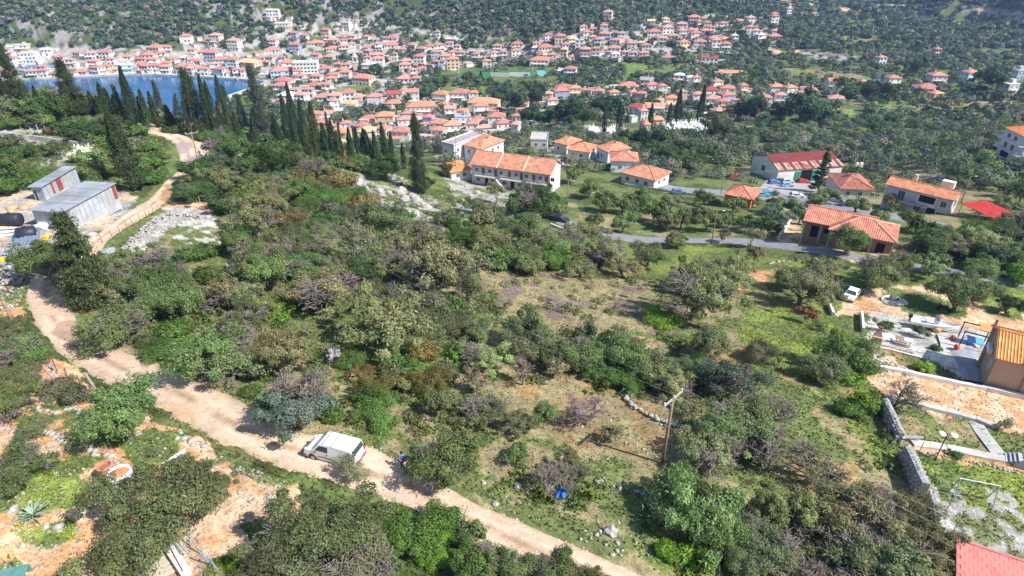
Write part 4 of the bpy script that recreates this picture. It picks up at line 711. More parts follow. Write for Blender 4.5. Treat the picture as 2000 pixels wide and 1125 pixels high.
# tiled hip bungalow by the car park and the red canopy
building('bungalow', 'low bungalow with faded brown-red hip roof between the car park and the large villa', 'house', (1636,392), (1700,392), 11, 3.0, 'hip', (.6,.58,.52), (.42,.17,.12), .36, tiles=.45, wins=W('f',(2,5,8),1.6), zoff=.3)
p = PG([1866,1950], [420,438]); d = p[1]-p[0]; rz = math.atan2(d[1], d[0]); r = thing('canopy', 'bright red sheet canopy on posts beside the large villa', 'canopy', p[0], rz); Lc = math.hypot(d[0], d[1])
MB().add([(0,0,3.0),(Lc,0,2.8),(Lc+.6,6.5,3.0),(.6,6.5,3.2),(0,0,2.9),(Lc,0,2.7),(Lc+.6,6.5,2.9),(.6,6.5,3.1)], [(0,1,2,3),(7,6,5,4),(0,4,5,1),(1,5,6,2),(2,6,7,3),(3,7,4,0)]).obj('roof_sheet', mat('red_sheet', (.44,.035,.03), noise=.3, scale=.8, rough=.9), r)
for x in (.3, Lc/2, Lc-.3):
    for y in (.3, 6): MB().tube([(x,y,-.5),(x,y,2.85)], .07, 6).obj('post', METAL, r)
HOUSES_W.append((*frame_(p[0], rz)(Lc/2, 3), 6))
# nearer houses of the slope
SPEC = [
 ('bungalow','cream bungalow with orange hip roof above the olive grove, white end wall in sun',(1213,358),(1276,370),9,3.1,'hip',(.66,.62,.56),TERRA,W('f',(2,5.2,8),1.6,1.2,1.3)+W('r',(3,6),1.7)),
 ('house','white house with orange roof and bright blue door behind the cream bungalow',(1192,336),(1243,340),8,4.0,'hip',(.74,.76,.80),TERRA,[('f',7,1.9,1.2,2.2,'door'),('f',3,2,1,1,'window')]),
 ('house','white house with blue shutters and orange roof by a paved yard',(1164,312),(1186,320),9,4.4,'hip',(.68,.72,.82),TERRA,[('f',1.2,1.6,1,2,'door'),('f',3.2,2.2,1,1.2,'window')]),
 ('block','white flat-roofed block with red edge band behind the long terrace',(866,318),(888,320),16,6.5,'flat',(.74,.68,.72),(.38,.34,.38),W('f',(1.5,),4,1,1)+W('r',(2,5,8,11,14),4.6,1.1,1.2)),
 ('house','white two-storey house with orange hip roof and roof tank behind the terrace',(908,318),(940,322),12,5.8,'hip',(.74,.70,.72),TERRA,W('f',(2,5),4,1,1.2)+W('r',(3,6,9),4.1)),
 ('house','low house with bright orange roof in front of the flat white block',(882,350),(920,352),7,2.8,'hip',(.72,.68,.66),(.72,.28,.12),W('f',(2,4),1.5)),
 ('house','concrete grey house with flat terrace beside orange roof, above the terrace flats',(1036,300),(1068,300),9,5,'flat',(.52,.50,.48),(.5,.48,.46),W('f',(2,5),3.4)),
 ('house','orange hip-roofed house next to the grey concrete house',(1082,300),(1106,302),8,4,'hip',(.7,.66,.6),TERRA,W('f',(2,),2)),
 ('house','low orange-roofed house behind the white house with blue shutters',(1108,310),(1150,314),8,3.2,'hip',(.68,.62,.58),(.60,.26,.16),W('f',(2,5),1.6)),
 ('house','red-orange house half hidden by olive trees near the road bend',(1412,403),(1464,408),7,3,'hip',(.62,.20,.10),(.55,.22,.15),W('f',(2.2,5),1.6,1,1.4)),
 ('house','white three-storey house with orange roof and balconies at the far asphalt road',(1942,305),(1990,318),14,8.5,'hip',(.76,.70,.70),(.70,.26,.10),W('f',(3,6.5),6.8,1.6,1.4)+W('f',(3,6.5),3.8,1.6,1.8)+W('f',(4,),1.2,4,2.2,'opening')),
 ('house','white-walled annexe with orange roof below the white three-storey house',(1955,292),(2010,300),6,5.2,'gable',(.74,.70,.70),(.66,.25,.12),()),
]
for nm, lb, a, b_, D, e, kd, wc, rc, wn in SPEC[:-1]:
    r, L, rz, fr, z = building(nm, lb, 'house' if nm != 'block' else 'building', a, b_, D, e, kd, wc, rc, .42, wins=wn, shut=(.06,.22,.55), tiles=(.45 if kd == 'hip' else 0))
    if e > 8:
        for zz in (2.9, 5.8):
            MB().box((L/2,-.9,zz), (L,1.8,.18)).obj('balcony_slab', PLAST, r).color = (.8,.76,.74,1); b = MB()
            for i in range(30): b.box((.1+i*(L-.2)/29,-1.75,zz+.5), (.04,.04,.9))
            b.box((L/2,-1.75,zz+1), (L,.07,.06)); b.obj('balcony_railing', FRAME, r)
# ---- the town: every house an object of its own.  (zoomed x, y of foot, width, code) in four windows of the photograph
WC = {'w': ('white',(.80,.77,.74)), 'c': ('cream',(.70,.62,.46)), 'p': ('pink',(.72,.48,.44)), 'b': ('pale blue',(.42,.62,.78)), 'B': ('blue',(.16,.26,.60)), 'o': ('ochre',(.72,.42,.16)), 'y': ('yellow',(.80,.58,.16)), 'g': ('grey',(.45,.43,.42)), 'l': ('lilac',(.60,.52,.62)), 't': ('teal',(.25,.58,.58))}
RC = {'r': ('red',(.56,.24,.19)), 'k': ('pinkish',(.58,.31,.26)), 'o': ('orange',(.62,.30,.18)), 'y': ('yellow-tan',(.66,.48,.28)), 'd': ('dark red',(.38,.09,.07)), 'g': ('grey',(.42,.40,.42)), 'w': ('white',(.66,.64,.62))}
HA = """35 440 90 wk;60 515 110 wr;40 610 80 wr;230 515 130 ww3f;370 440 75 ww2g;440 455 60 wk;605 460 75 wk;710 470 80 wk;820 465 90 wr;330 570 70 br;475 520 80 wr;550 520 60 ck;250 600 80 pk;345 610 55 wr;415 600 90 wr;490 590 60 wk;630 590 90 gr;740 585 95 wr;825 570 70 or;918 570 60 gy;990 568 90 tw2f;725 520 80 wk;870 512 60 wk;1200 418 115 wr;1455 350 85 wr3;1600 348 70 Br;1680 350 90 ck3;1820 390 95 wk3;980 460 90 wk;1095 485 90 cr;1160 480 95 wr;1260 440 70 wr;1310 415 60 gr;1080 525 100 wr;1190 515 80 wk;1285 520 80 wr;1130 575 80 lr;1210 570 90 wr;1290 578 80 wk;1360 485 60 wr;1420 475 70 ww;1500 440 60 ck;1590 430 90 wr;1650 490 110 br3;1720 520 110 br;1810 550 100 br3;1500 495 70 wr;1540 505 70 wk;1420 535 70 wk;1410 582 70 wr;1500 580 90 wk;1590 602 80 wr;1480 595 60 gk;1710 600 90 br;1800 597 60 wr;1860 598 70 wk;1920 606 70 wr;1680 555 70 wk;1940 545 130 oyg;1980 440 50 wr;1775 460 60 cwf;160 400 110 cwf;70 420 60 bw"""
HB = """110 150 50 ww3g;160 150 45 ww3g;210 220 130 cwf;700 240 70 ww3f;540 295 70 rr3;285 300 70 Br;370 318 60 wr;125 362 70 wr;125 415 110 wr;300 422 85 Br3;465 358 110 co;665 308 70 wr;745 328 60 wk;550 328 55 wr;800 332 50 wk;855 332 60 wr;1050 322 110 wr;1055 378 110 wr;960 388 60 wk;870 392 75 pr;750 392 60 wk;690 410 80 ck;600 405 100 wr;600 362 80 wk;690 362 60 wr;1235 375 45 wk;1145 412 60 wr;1285 432 80 gk;1360 412 70 wr;1415 297 40 wr;1520 358 100 gwf;1435 402 90 wr;1410 458 90 br;1510 388 60 wk;1570 408 50 wr;1500 455 60 wk;1545 460 70 wr;1600 462 60 wk;1710 475 60 wr;1765 478 60 wk;1880 408 70 wr;1805 532 70 wr;1870 462 70 wk;1930 458 60 wr;460 480 75 lr;565 498 80 ck;480 505 60 wk;635 527 65 yr;705 532 65 wk;40 502 70 wk;110 500 60 wr;160 497 50 wk;205 502 50 lr;950 482 100 bk;955 542 90 wk3;865 448 60 gk;870 502 60 wr;870 562 100 ww;1085 502 45 wr3;1050 522 60 wk;1175 502 80 ck;1275 522 85 wr3;1290 562 70 wr;1165 562 90 wk;1400 537 60 Br;1480 492 80 wk;1540 547 100 oo3;1640 522 50 wk;180 555 90 wr;255 548 100 wr;190 612 140 bk;395 602 210 ww4f;60 612 80 gwf;440 540 80 ww;540 592 90 wr;680 572 80 wr;690 622 90 wr;600 642 90 wr;590 672 80 wk;330 612 70 wr;330 652 90 wr;200 692 140 wr;465 655 90 wr;440 702 130 wr;550 722 80 wr;190 732 120 wr;290 732 90 wk;520 792 140 wr;415 762 70 lr;820 672 170 kr;1160 627 60 wr;1145 677 100 wk;1250 672 75 br;1230 602 50 wo;230 812 140 ww;340 805 100 wk;200 852 80 cr;610 812 110 wk;720 842 120 by;720 792 110 wr;820 792 90 wk;930 822 120 lk;1085 767 120 gdg;1075 842 130 wr;1225 822 110 wrg3;1430 802 130 wo;1580 792 150 wr;1700 792 70 wr;1770 872 270 co;1285 902 240 go;560 922 110 wk;615 855 60 wk;880 962 130 wr;1005 982 150 oo;1190 962 100 wk;1350 842 60 wk;1450 852 80 wr;1520 922 90 wkg;1610 942 90 wo;1760 902 120 wr;1740 972 100 wr;1880 992 140 wr;1340 992 80 Br;1420 1042 130 wr;1540 1062 140 wo;1170 1012 120 wk;970 1082 120 lr;1115 1062 130 wk;1130 1112 160 wr;820 1062 110 wr;870 1112 160 cy;710 1042 80 wr;640 1112 150 oo;520 1032 110 or;1415 1102 110 wr;1690 1052 100 wr;1790 1042 100 wk;1930 1052 100 wr;1770 1122 110 oo;1620 992 130 bgf;470 962 100 or"""
HC = """740 168 75 wk3;285 312 60 wr;375 352 85 cr3;40 387 90 wr;190 382 50 wk;270 408 130 wr;180 420 60 ww;430 392 80 wr;480 345 80 yy;525 392 70 wwf3;590 298 70 wr;630 252 60 wr;715 252 60 wk;560 252 60 wr;720 315 90 Br;630 342 60 ck;680 362 80 wk;800 367 80 wk;920 342 50 wr;850 312 60 wk;1000 362 50 cy;930 392 70 gk;1085 212 60 Byg;1205 198 55 wy;1415 182 90 lr;1525 228 55 wr;1465 217 40 or;1650 233 60 wr;1795 187 60 ck;1870 188 70 wk;1320 238 80 gk;1410 258 80 lr;1550 263 60 rr;1215 292 90 wk3;1110 302 110 wr;1340 292 80 gk;1440 312 90 wr;1515 292 80 lr;1165 352 80 ck;1250 333 90 wk;1350 383 90 yr;1465 382 100 wr;1580 352 90 wk;1670 332 80 wo;1590 398 70 wk3;1670 398 80 wr;1740 332 50 ww;1855 292 60 wr3;1910 292 60 wk;1950 328 70 ww;1050 408 80 tr;790 432 100 wr;720 432 70 ck;650 462 65 cr3;570 468 85 pk3;545 402 50 lr;485 467 60 wk;400 468 55 yy3;320 478 75 pk;265 452 50 cy;210 522 150 wr;30 442 70 wo;810 478 70 ww;945 467 60 wk;880 462 50 gk;1030 468 80 lr;1215 477 90 yr;450 597 95 wr;380 582 50 ww;1540 512 130 wdf;1660 602 100 wog;1740 600 70 wog;1440 672 60 wr;1390 672 60 ww;1300 652 80 ww;405 720 140 cr;390 778 120 Br;490 757 100 oo;570 738 60 yo;910 702 150 gr;1045 692 100 ggg;1100 732 100 wr;1175 742 70 wr;800 792 80 wo;670 742 80 gr;950 792 60 wo;1000 802 80 pr;1610 707 80 wr;1560 777 120 wd;1675 762 110 cr;1810 742 60 ork;1690 822 110 Br;1560 852 120 wk;1640 872 90 wr;1630 912 110 pk;1970 842 100 wo;1110 877 150 wog;965 917 130 wd;1240 842 90 yo;1160 822 80 wo;1380 812 80 wk;1450 812 80 wk;1330 792 70 pk;75 882 90 wo;275 802 80 ck;320 852 90 ck;30 987 70 wr;20 1062 60 wk;1030 952 60 wk;1130 1032 90 yo;1050 1077 50 co"""
HD = """65 752 100 wo;85 822 80 wk;180 762 90 wo;320 742 120 cr;525 712 120 cog;530 812 120 wk;980 682 100 wr;1260 727 200 br;1330 772 90 yo;1330 662 120 gr;1590 642 100 br;1900 742 100 gwf;890 512 70 wr;370 127 50 wr;55 152 60 pr;160 132 40 ww3f;50 197 60 wr3;60 312 100 pr;170 62 60 wr;120 42 60 wk;60 267 60 wk;1960 632 60 bwf;740 672 40 cr;590 20 30 wr;1320 445 50 pr"""
TOWN = []
rh = random.Random(3)
for off, src in ((0, HA), (500, HB), (1000, HC), (1500, HD)):
    for s in src.split(';'):
        x, y, w_, c = s.split(); TOWN.append((off+float(x)/4, float(y)/4, float(w_)/4, c))
_tp = PG([t[0] for t in TOWN], [t[1]-.5 for t in TOWN])
HOUSE_ITEMS = []
for (px, py, wp, code), p in zip(TOWN, _tp):
    code = code.replace('rr', 'pr', 1) if code.startswith('rr') else code
    wc = WC.get(code[0], WC['w']) if code[0] in WC else WC['p']; rc = RC.get(code[1], RC['r']); rest = code[2:]
    if code[0] == 'k': wc = WC['p']
    kd = 'flat' if 'f' in rest else 'gable' if 'g' in rest else 'hip'
    wc = (wc[0], tuple(.62*a_+.38*b_ for a_, b_ in zip(wc[1], (.76,.73,.70)))); d = proj(*p)[2]; Wm = wp*d/F*(.96 if wp < 40 else .88); near = d < 430
    st = 4 if '4' in rest else 3 if '3' in rest else (1 if Wm > 20 or rh.random() < .22 else 2); st = min(st, 2) if (near and rc[0] == 'orange' and Wm > 16) else st
    D = min(Wm*.8, 11) if Wm < 14 else 11; D = max(D, 5.5); rz = rh.uniform(-.35, .30) if px > 120 else rh.uniform(-.1,.3); e = 2.9*st
    o = (p[0]-Wm/2*math.cos(rz), p[1]-Wm/2*math.sin(rz)); fr = frame_(o, rz); q4 = [fr(0,0), fr(Wm,0), fr(Wm,D), fr(0,D)]; zb = min(hz(*q4[0]), hz(*q4[1])); zb = max(zb, 1.25)
    root = thing('house', None, 'house', (o[0], o[1], zb), rz, 'houses of the town and its hillsides')
    jit = 1+rh.uniform(-.08,.08); b = body_mb(Wm, D, e, kd, .42, .4, down=4)
    wo = b.obj('wall', PLAST, root); wo.color = (*[min(.85, c*jit) for c in wc[1]], 1)
    jr = 1+rh.uniform(-.13,.13)
    if kd == 'flat': b = MB(); b.box((Wm/2, D/2, e+.05), (Wm+.3, D+.3, .3)); b.box((Wm*.7, D*.6, e+1.1), (2.2, 2.4, 2.0)); ro = b.obj('roof', ROOF, root); ro.color = (*[min(.85,c*jr) for c in rc[1]], 1)
    else:
        ro = roof_mb(Wm, D, e, .4, .42, kd).obj('roof', ROOF, root); ro.color = (*[min(.85,c*jr) for c in rc[1]], 1)
        if rh.random() < .5: MB().box((Wm*rh.uniform(.25,.75), D*.62, e+.42*D/2+.3), (.6,.6,1.3)).obj('chimney', PLAST, root).color = (.75,.72,.68,1)
    nw = max(2, int(Wm/2.7)); sc = rh.choice([(.10,.20,.45),(.12,.25,.15),(.25,.14,.08),(.3,.32,.35),(.35,.30,.22),(.16,.18,.20)]); wm = []
    for f in range(st):
        for i in range(nw):
            if rh.random() < .12: continue
            u = Wm*(i+.5)/nw; wm.append(('f', u, 1.6+2.9*f, .8, 1.25 if not (f == 0 and i == nw//2) else 2.1))
        for sd in ('l', 'r'):
            for i in range(2): wm.append((sd, D*(i+.5)/2, 1.6+2.9*f, .95, 1.4))
    if near:
        for sd, u, zz, w2, h2 in wm:
            x, y, r_ = {'f': (u,-.02,0), 'l': (-.02,D-u,-math.pi/2), 'r': (Wm+.02,u,math.pi/2)}[sd]; link('window', window_mesh(w2, h2), root, (x,y,zz-.1), r_)
    else:
        b = MB()
        for sd, u, zz, w2, h2 in wm:
            if sd == 'f': b.box((u,-.03,zz), (w2,.08,h2)); b.box((u-w2*.8,-.05,zz), (w2*.5,.08,h2), mi=1); b.box((u+w2*.8,-.05,zz), (w2*.5,.08,h2), mi=1)
            else: b.box(((-.03 if sd == 'l' else Wm+.03), u, zz), (.08,w2,h2))
        q = b.obj('window_rows', [GLASS, SHUT], root); q.color = (*sc, 1); q['kind'] = 'stuff'
    if st >= 2 and rh.random() < .45:
        b = MB(); b.box((Wm*.5,-.7,2.85), (Wm*.7,1.4,.16)); b.box((Wm*.5,-1.36,3.7), (Wm*.7,.06,.06)); b.box((Wm*.5,-1.36,3.3), (Wm*.7,.04,.05))
        for i in range(7): b.box((Wm*.15+Wm*.7*i/6,-1.36,3.3), (.06,.06,.8))
        b.obj('balcony', PLAST, root).color = (.78,.76,.74,1)
    c = fr(Wm/2, D/2); HOUSES_W.append((c[0], c[1], math.hypot(Wm, D)/2*.9))
    sz = {1: 'single-storey', 2: 'two-storey', 3: 'three-storey', 4: 'four-storey'}[st]
    rf = {'hip': f'{rc[0]} hip roof', 'gable': f'{rc[0]} gable roof', 'flat': 'flat roof'}[kd]
    HOUSE_ITEMS.append((root, f'{wc[0]} {sz} house, {rf}', px, py, wp))

# ---------------------------------------------------------------- shore, pitch, cemetery, tower
qm = mat('quay_stone', (.56,.52,.48), noise=.15, scale=.3)
sh = BAY[:17]; nrm = []
for i in range(len(sh)):
    a, b = sh[max(i-1,0)], sh[min(i+1,len(sh)-1)]; d = (b-a)/np.linalg.norm(b-a); nrm.append((-d[1], d[0]))
nrm = np.array(nrm); inn, out_ = sh-nrm*.6, sh+nrm*7.5
b = MB()
for i in range(len(sh)-1):
    a0, a1, c0, c1 = inn[i], inn[i+1], out_[i], out_[i+1]
    b.add([(*a0,-2),(*a1,-2),(*a0,1.42),(*a1,1.42),(*c0,1.46),(*c1,1.46),(*c0,-1),(*c1,-1)], [(0,1,3,2),(2,3,5,4),(4,5,7,6)])
tag(b.obj('quay', qm), kind='structure')
pm, pw = mat('artificial_turf', (.03,.20,.07), noise=.1, scale=.05), mat('line_paint', (.8,.8,.8), noise=.05)
o, G = strip('football_pitch', [((893,151),(900,141.5)),((930,150.5),(935,140)),((970,150),(972,138.6)),((1010,149),(1008,137.3)),((1046,148),(1035,136.5))], pm, off=.35, nsub=3, ragged=0, kind='thing')
tag(o, 'green artificial football pitch at the edge of the town', 'pitch')
o2, _ = strip('ball_court', [((1050,149),(1047,137.5)),((1072,148.5),(1062,137))], mat('court_surface', (.16,.42,.40), noise=.08, scale=.1), off=.4, nsub=3, ragged=0, kind='thing'); tag(o2, 'turquoise ball court at the end of the football pitch', 'court')
for e, (x, y) in (('near', G[len(G)//2*0, 3]), ('far', G[-1, 3])):
    z = hz(x, y)+.4; t = thing('goal', ('white goal at the lilac tree end' if e == 'near' else 'white goal next the turquoise court'), 'goal', (x, y, z)); MB().tube([(0,-3.6,0),(0,-3.6,2.4),(0,3.6,2.4),(0,3.6,0)], .12, 5).obj('goal_frame', pw, t)
p = PG([958,995,1035,1075], [149,149,148,149]); b = MB()
for (a, c) in ((0,1),(1,2)):
    d = p[c]-p[a]; b.box((p[a]+d/2+np.array([0,-2,1.6])), (np.hypot(d[0],d[1]),.4,3.2), math.atan2(d[1],d[0]))
tag(b.obj('stadium_wall', PLAST), 'white wall with stands in front of the football pitch', 'wall').color = (.78,.76,.74,1)
# bell tower
p = PG([697],[146])[0]; t = thing('bell_tower', 'tall square pinkish stone bell tower with open belfry in the town', 'tower', p, .2)
b = MB(); b.box((0,0,4.5), (4.4,4.4,11)); q = b.obj('shaft', PLAST, t); q.color = (.62,.50,.44,1)
b = MB(); b.box((0,0,10.3), (5,5,.5)); b.box((0,0,14.6), (4.8,4.8,.45)); b.obj('cornice', PLAST, t).color = (.72,.66,.6,1)
b = MB()
for x in (-1.7,1.7):
    for y in (-1.7,1.7): b.box((x,y,12.4), (.9,.9,4))
b.obj('belfry', PLAST, t).color = (.70,.62,.56,1); MB().lathe([(2.0,14.8),(1.8,15.8),(1.2,16.7),(.3,17.3),(.05,18.3)], 10).obj('dome', PLAST, t).color = (.66,.60,.56,1)
MB().lathe([(.1,13.3),(.5,13.2),(.75,12.3),(.9,12.1)], 8).obj('bell', METAL, t)
# cemetery
marble = mat('white_marble', (.80,.80,.82), rough=.5, noise=.08, scale=1)
tm = []
for k in range(4):
    b = MB(); b.box((0,0,.35), (1.1,2.2,1.1)); b.box((0,1.0,1.1), (.9,.2,1.2 if k%2 else .8))
    if k != 3: b.box((0,1.0,2.1), (.18,.16,1.0)); b.box((0,1.0,2.2), (.7,.16,.18))
    if k == 2: b.box((0,0,1.0), (.8,1.4,.3))
    tm.append(b.mesh('tomb', marble))
rc = random.Random(5); pts = []
for _ in range(6000):
    u = rc.random(); x, y = (rc.uniform(1265,1378), rc.uniform(240,256)) if u < .72 else (rc.uniform(1180,1212), rc.uniform(250,263)) if u < .86 else (rc.uniform(1148,1170), rc.uniform(252,261))
    if y > 238 and all(math.hypot(x-a, (y-b_)*2) > 4.2 for a, b_ in pts): pts.append((x, y))
    if len(pts) >= 90: break
for (x, y), p in zip(pts, PG([a for a, _ in pts], [b_ for _, b_ in pts])):
    o = link('tomb', tm[rc.randrange(4)], None, p, .2+rc.uniform(-.1,.1)); s = rc.uniform(.85,1.25); o.scale = (s,s,s)
    tag(o, 'white marble tomb with upright headstone among the cypresses of the cemetery', 'tomb', 'white tombs of the cemetery')
    HOUSES_W.append((p[0], p[1], .8))
# annexes, yard walls and terraces packed between the houses: too small and many to pick apart
rb = random.Random(9); an = MB(); ac = []
hs = [(h[0], h[1], h[2]) for h in HOUSES_W if math.hypot(h[0], h[1]) > 250 and h[2] > 2]
tb = [h for h in HOUSES_W if h[2] < 1]; hs = hs[:320]
for (hx, hy, hr) in hs:
    for _ in range(2):
        a = rb.uniform(0, 6.28); x, y = hx+math.cos(a)*(hr+rb.uniform(1,3.5)), hy+math.sin(a)*(hr+rb.uniform(1,3.5))
        if any((x-q[0])**2+(y-q[1])**2 < (q[2]*.85+1.2)**2 for q in HOUSES_W[-1:]+hs) or any((x-q[0])**2+(y-q[1])**2 < 60 for q in tb) or inpoly(np.array([x]), np.array([y]), BAY)[0]: continue
        z = hz(x, y); L_, D_, h_ = rb.uniform(2.5,7), rb.uniform(2,4.5), rb.choice([1.2,2.4,2.8,3.4]); r_ = rb.uniform(-.4,.4); an.box((x, y, z+h_/2-.5), (L_, D_, h_+1), r_, mi=0 if rb.random() < .75 else 1)
        if h_ > 2: an.box((x, y, z+h_+.08), (L_+.4, D_+.4, .22), r_, mi=rb.choice([2,2,3]))
o = an.obj('annexes', [mat('town_white', (.72,.69,.66), noise=.12, scale=.05), mat('town_cream', (.58,.48,.38), noise=.12, scale=.05), mat('town_tile', (.55,.28,.22), noise=.15, scale=.05), mat('town_slab', (.5,.49,.48), noise=.1, scale=.05)]); tag(o, 'small annexes and yard walls between the town houses', kind='stuff')
# ---------------------------------------------------------------- masses of plants nobody could count
def clear_of(x, y, m=1.5):
    ok = np.ones(x.shape, bool)
    for cx, cy_, r in HOUSES_W: ok &= (x-cx)**2+(y-cy_)**2 > (r+m)**2
    for g in (DG, RG1, RG2):
        c = (g[:,0]+g[:,-1])/2; wd = np.linalg.norm(g[:,0]-g[:,-1], axis=1).mean()/2; ok &= segdist(x, y, c, False) > wd+m
    return ok & ~inpoly(x, y, BAY) & (segdist(x, y, BAY) > 9)
def cone_pts(n, r0, r1, a=50):
    r = np.sqrt(rng.random(n)*(r1*r1-r0*r0)+r0*r0); th = (rng.random(n)*2-1)*R(a); return r*np.sin(th), r*np.cos(th)
def blobs(name, x, y, rad, col, T, label=None, zr=.8, up=.55, ls=.42, var=.22):
    n = len(x); z = HG(x, y); k = np.repeat(np.arange(n), T); d = unit(rng.normal(size=(n*T,3))); d[:,2] = np.abs(d[:,2])*.9+d[:,2]*.1
    lump = 1+.3*np.sin(d[:,0]*5+k)*np.sin(d[:,1]*4+k*.7); rr = rad[k]*(.7+.4*rng.random(n*T))*lump
    P = np.stack([x[k]+d[:,0]*rr, y[k]+d[:,1]*rr, z[k]+rad[k]*up+d[:,2]*rr*zr], 1); Nn = unit(d+rng.normal(size=d.shape)*.3)
    V = tris(P, Nn, rad[k]*ls*(.6+.7*rng.random(n*T)), 1.3); c = np.repeat(col, T, axis=0)*hue(n*T, var, .05)
    o = link(name, leafmesh(name, V, c)); o.color = (1,1,1,1); tag(o, label, None, None, 'stuff'); return o
def colmix(n, cs, ps, j=.16): c = np.array(cs)[rng.choice(len(cs), n, p=ps)]; return c*(1+rng.normal(size=(n,1))*j)
OLV, DRK, BLU, TWG, LIM = (.18,.215,.12), (.075,.13,.05), (.13,.175,.125), (.28,.23,.21), (.17,.24,.06)
FIELDS = [z_[0] for z_ in ZONES if z_[1] in ('field', 'lime', 'pale', 'purple') and max(p[1] for p in z_[0]) < 235]+[[(870,130),(1095,130),(1095,166),(870,166)],[(1130,238),(1395,232),(1395,268),(1140,270)],[(1600,208),(1680,215),(1680,235),(1600,230)],[(1470,345),(1620,340),(1620,398),(1480,385)]]
TOWNP = [(-200,95),(400,85),(560,50),(700,40),(980,75),(1150,60),(1400,25),(1530,40),(1520,95),(1300,112),(1060,122),(880,130),(770,190),(900,180),(1260,240),(1260,300),(1100,330),(860,320),(640,300),(560,205),(520,165),(-200,160)]
def sel(x, y, town=.3, m=2.5, field=.06):
    z = HG(x, y); px, py, d = proj(x, y, z); ok = clear_of(x, y, m); w = rng.random(len(x))
    for f in FIELDS: ok &= ~(inpoly(px, py, f) & (w > field))
    ok &= ~(inpoly(px, py, TOWNP) & (w > town)); ok &= z > .8
    ok &= ~((px > 1480) & (py > 118) & (py < 235) & (rng.random(len(x)) < .42)); g = fbm(x/38, y/38, 91, 3); ok &= (g > .40) | (w < .35) | (py < 60)
    return ok, px, py
x, y = cone_pts(3800, 185, 335); ok, px, py = sel(x, y, .45); ok &= ~((px < 860) & (py > 300)); ok &= ~((px < 640) & (x < -100) & (np.hypot(x,y) < 200)); x, y = x[ok], y[ok]
n = len(x); blobs('distant_olive_grove', x, y, 1.7+1.4*rng.random(n), colmix(n, [OLV,DRK,BLU,TWG,LIM], [.46,.2,.24,.05,.05]), 210, 'grey-green olive trees spread over the slope below the asphalt road', ls=.135, up=.7)
x, y = cone_pts(12500, 335, 640); ok, px, py = sel(x, y, .42); x, y = x[ok], y[ok]; n = len(x)
blobs('valley_trees', x, y, 1.8+1.7*rng.random(n)**1.5, colmix(n, [OLV,DRK,BLU,TWG,LIM], [.30,.32,.28,.04,.06]), 44, 'olive and scrub trees covering the valley floor', ls=.34)
x, y = cone_pts(42000, 560, 1000, 47); z = HG(x, y); px, py, _ = proj(x, y, z); g = fbm(x/26, y/26, 55, 4)+(.05 if True else 0)
hill = (py < 95) & clear_of(x, y, 2) & (z > .8); rocky = (px < 1000); keep = hill & ((g > np.where(rocky, .53, .44)) | (rng.random(len(x)) < .33))
for f in FIELDS: keep &= ~(inpoly(px, py, f) & (rng.random(len(x)) > .06))
keep &= ~(inpoly(px, py, TOWNP) & (rng.random(len(x)) > .35)); x, y = x[keep], y[keep]; n = len(x)
blobs('hillside_scrub', x, y, 1.7+2.4*rng.random(n)**1.6, colmix(n, [DRK,OLV,BLU,TWG], [.46,.2,.26,.08], .22), 26, 'dark green scrub and trees covering the far hillside', ls=.45)
# undergrowth in the plot
UG = [[(440,430),(960,450),(1280,545),(1330,640),(1400,760),(1300,800),(1000,740),(960,860),(740,850),(560,790),(300,660),(160,600),(160,540),(440,545)],[(350,330),(480,290),(760,330),(980,430),(480,420),(400,400)],[(0,190),(230,230),(330,270),(300,380),(170,360),(0,380)],[(1250,1080),(1450,1030),(1700,1010),(1880,1200),(1250,1200)],[(760,480+450),(1000,1010),(1200,1090),(1300,1050),(1250,960),(900,880)],[(1560,620),(1620,640),(1680,730),(1760,900),(1810,1050),(1700,960),(1600,760)],[(1750,470),(1900,420),(2050,430),(2050,560),(1900,530)]]
x, y = cone_pts(42000, 22, 190, 56); z = HG(x, y); px, py, _ = proj(x, y, z); ok = np.zeros(len(x), bool)
for i, u in enumerate(UG): ok |= inpoly(px, py, u) & (rng.random(len(x)) < (.95 if i < 4 else .45))
for q in ([(935,540),(1100,530),(1270,560),(1330,610),(1320,660),(1100,655),(990,600)],[(560,600),(760,680),(900,690),(960,730),(700,730),(560,690)],[(640,325),(900,330),(930,420),(700,400)]): ok &= ~(inpoly(px, py, q) & (rng.random(len(x)) > .22))
ok &= fbm(x/3.5, y/3.5, 44, 3) > .46
ok &= clear_of(x, y, .6); x, y = x[ok], y[ok]; n = len(x)
blobs('undergrowth', x, y, .28+.62*rng.random(n)**1.6, colmix(n, [(.15,.195,.06),(.11,.16,.05),(.21,.22,.10),(.23,.19,.12),(.17,.25,.05)], [.3,.27,.2,.1,.13]), 34, 'low scrub and brambles between the trees of the plot', zr=.8, up=.1, ls=.24)
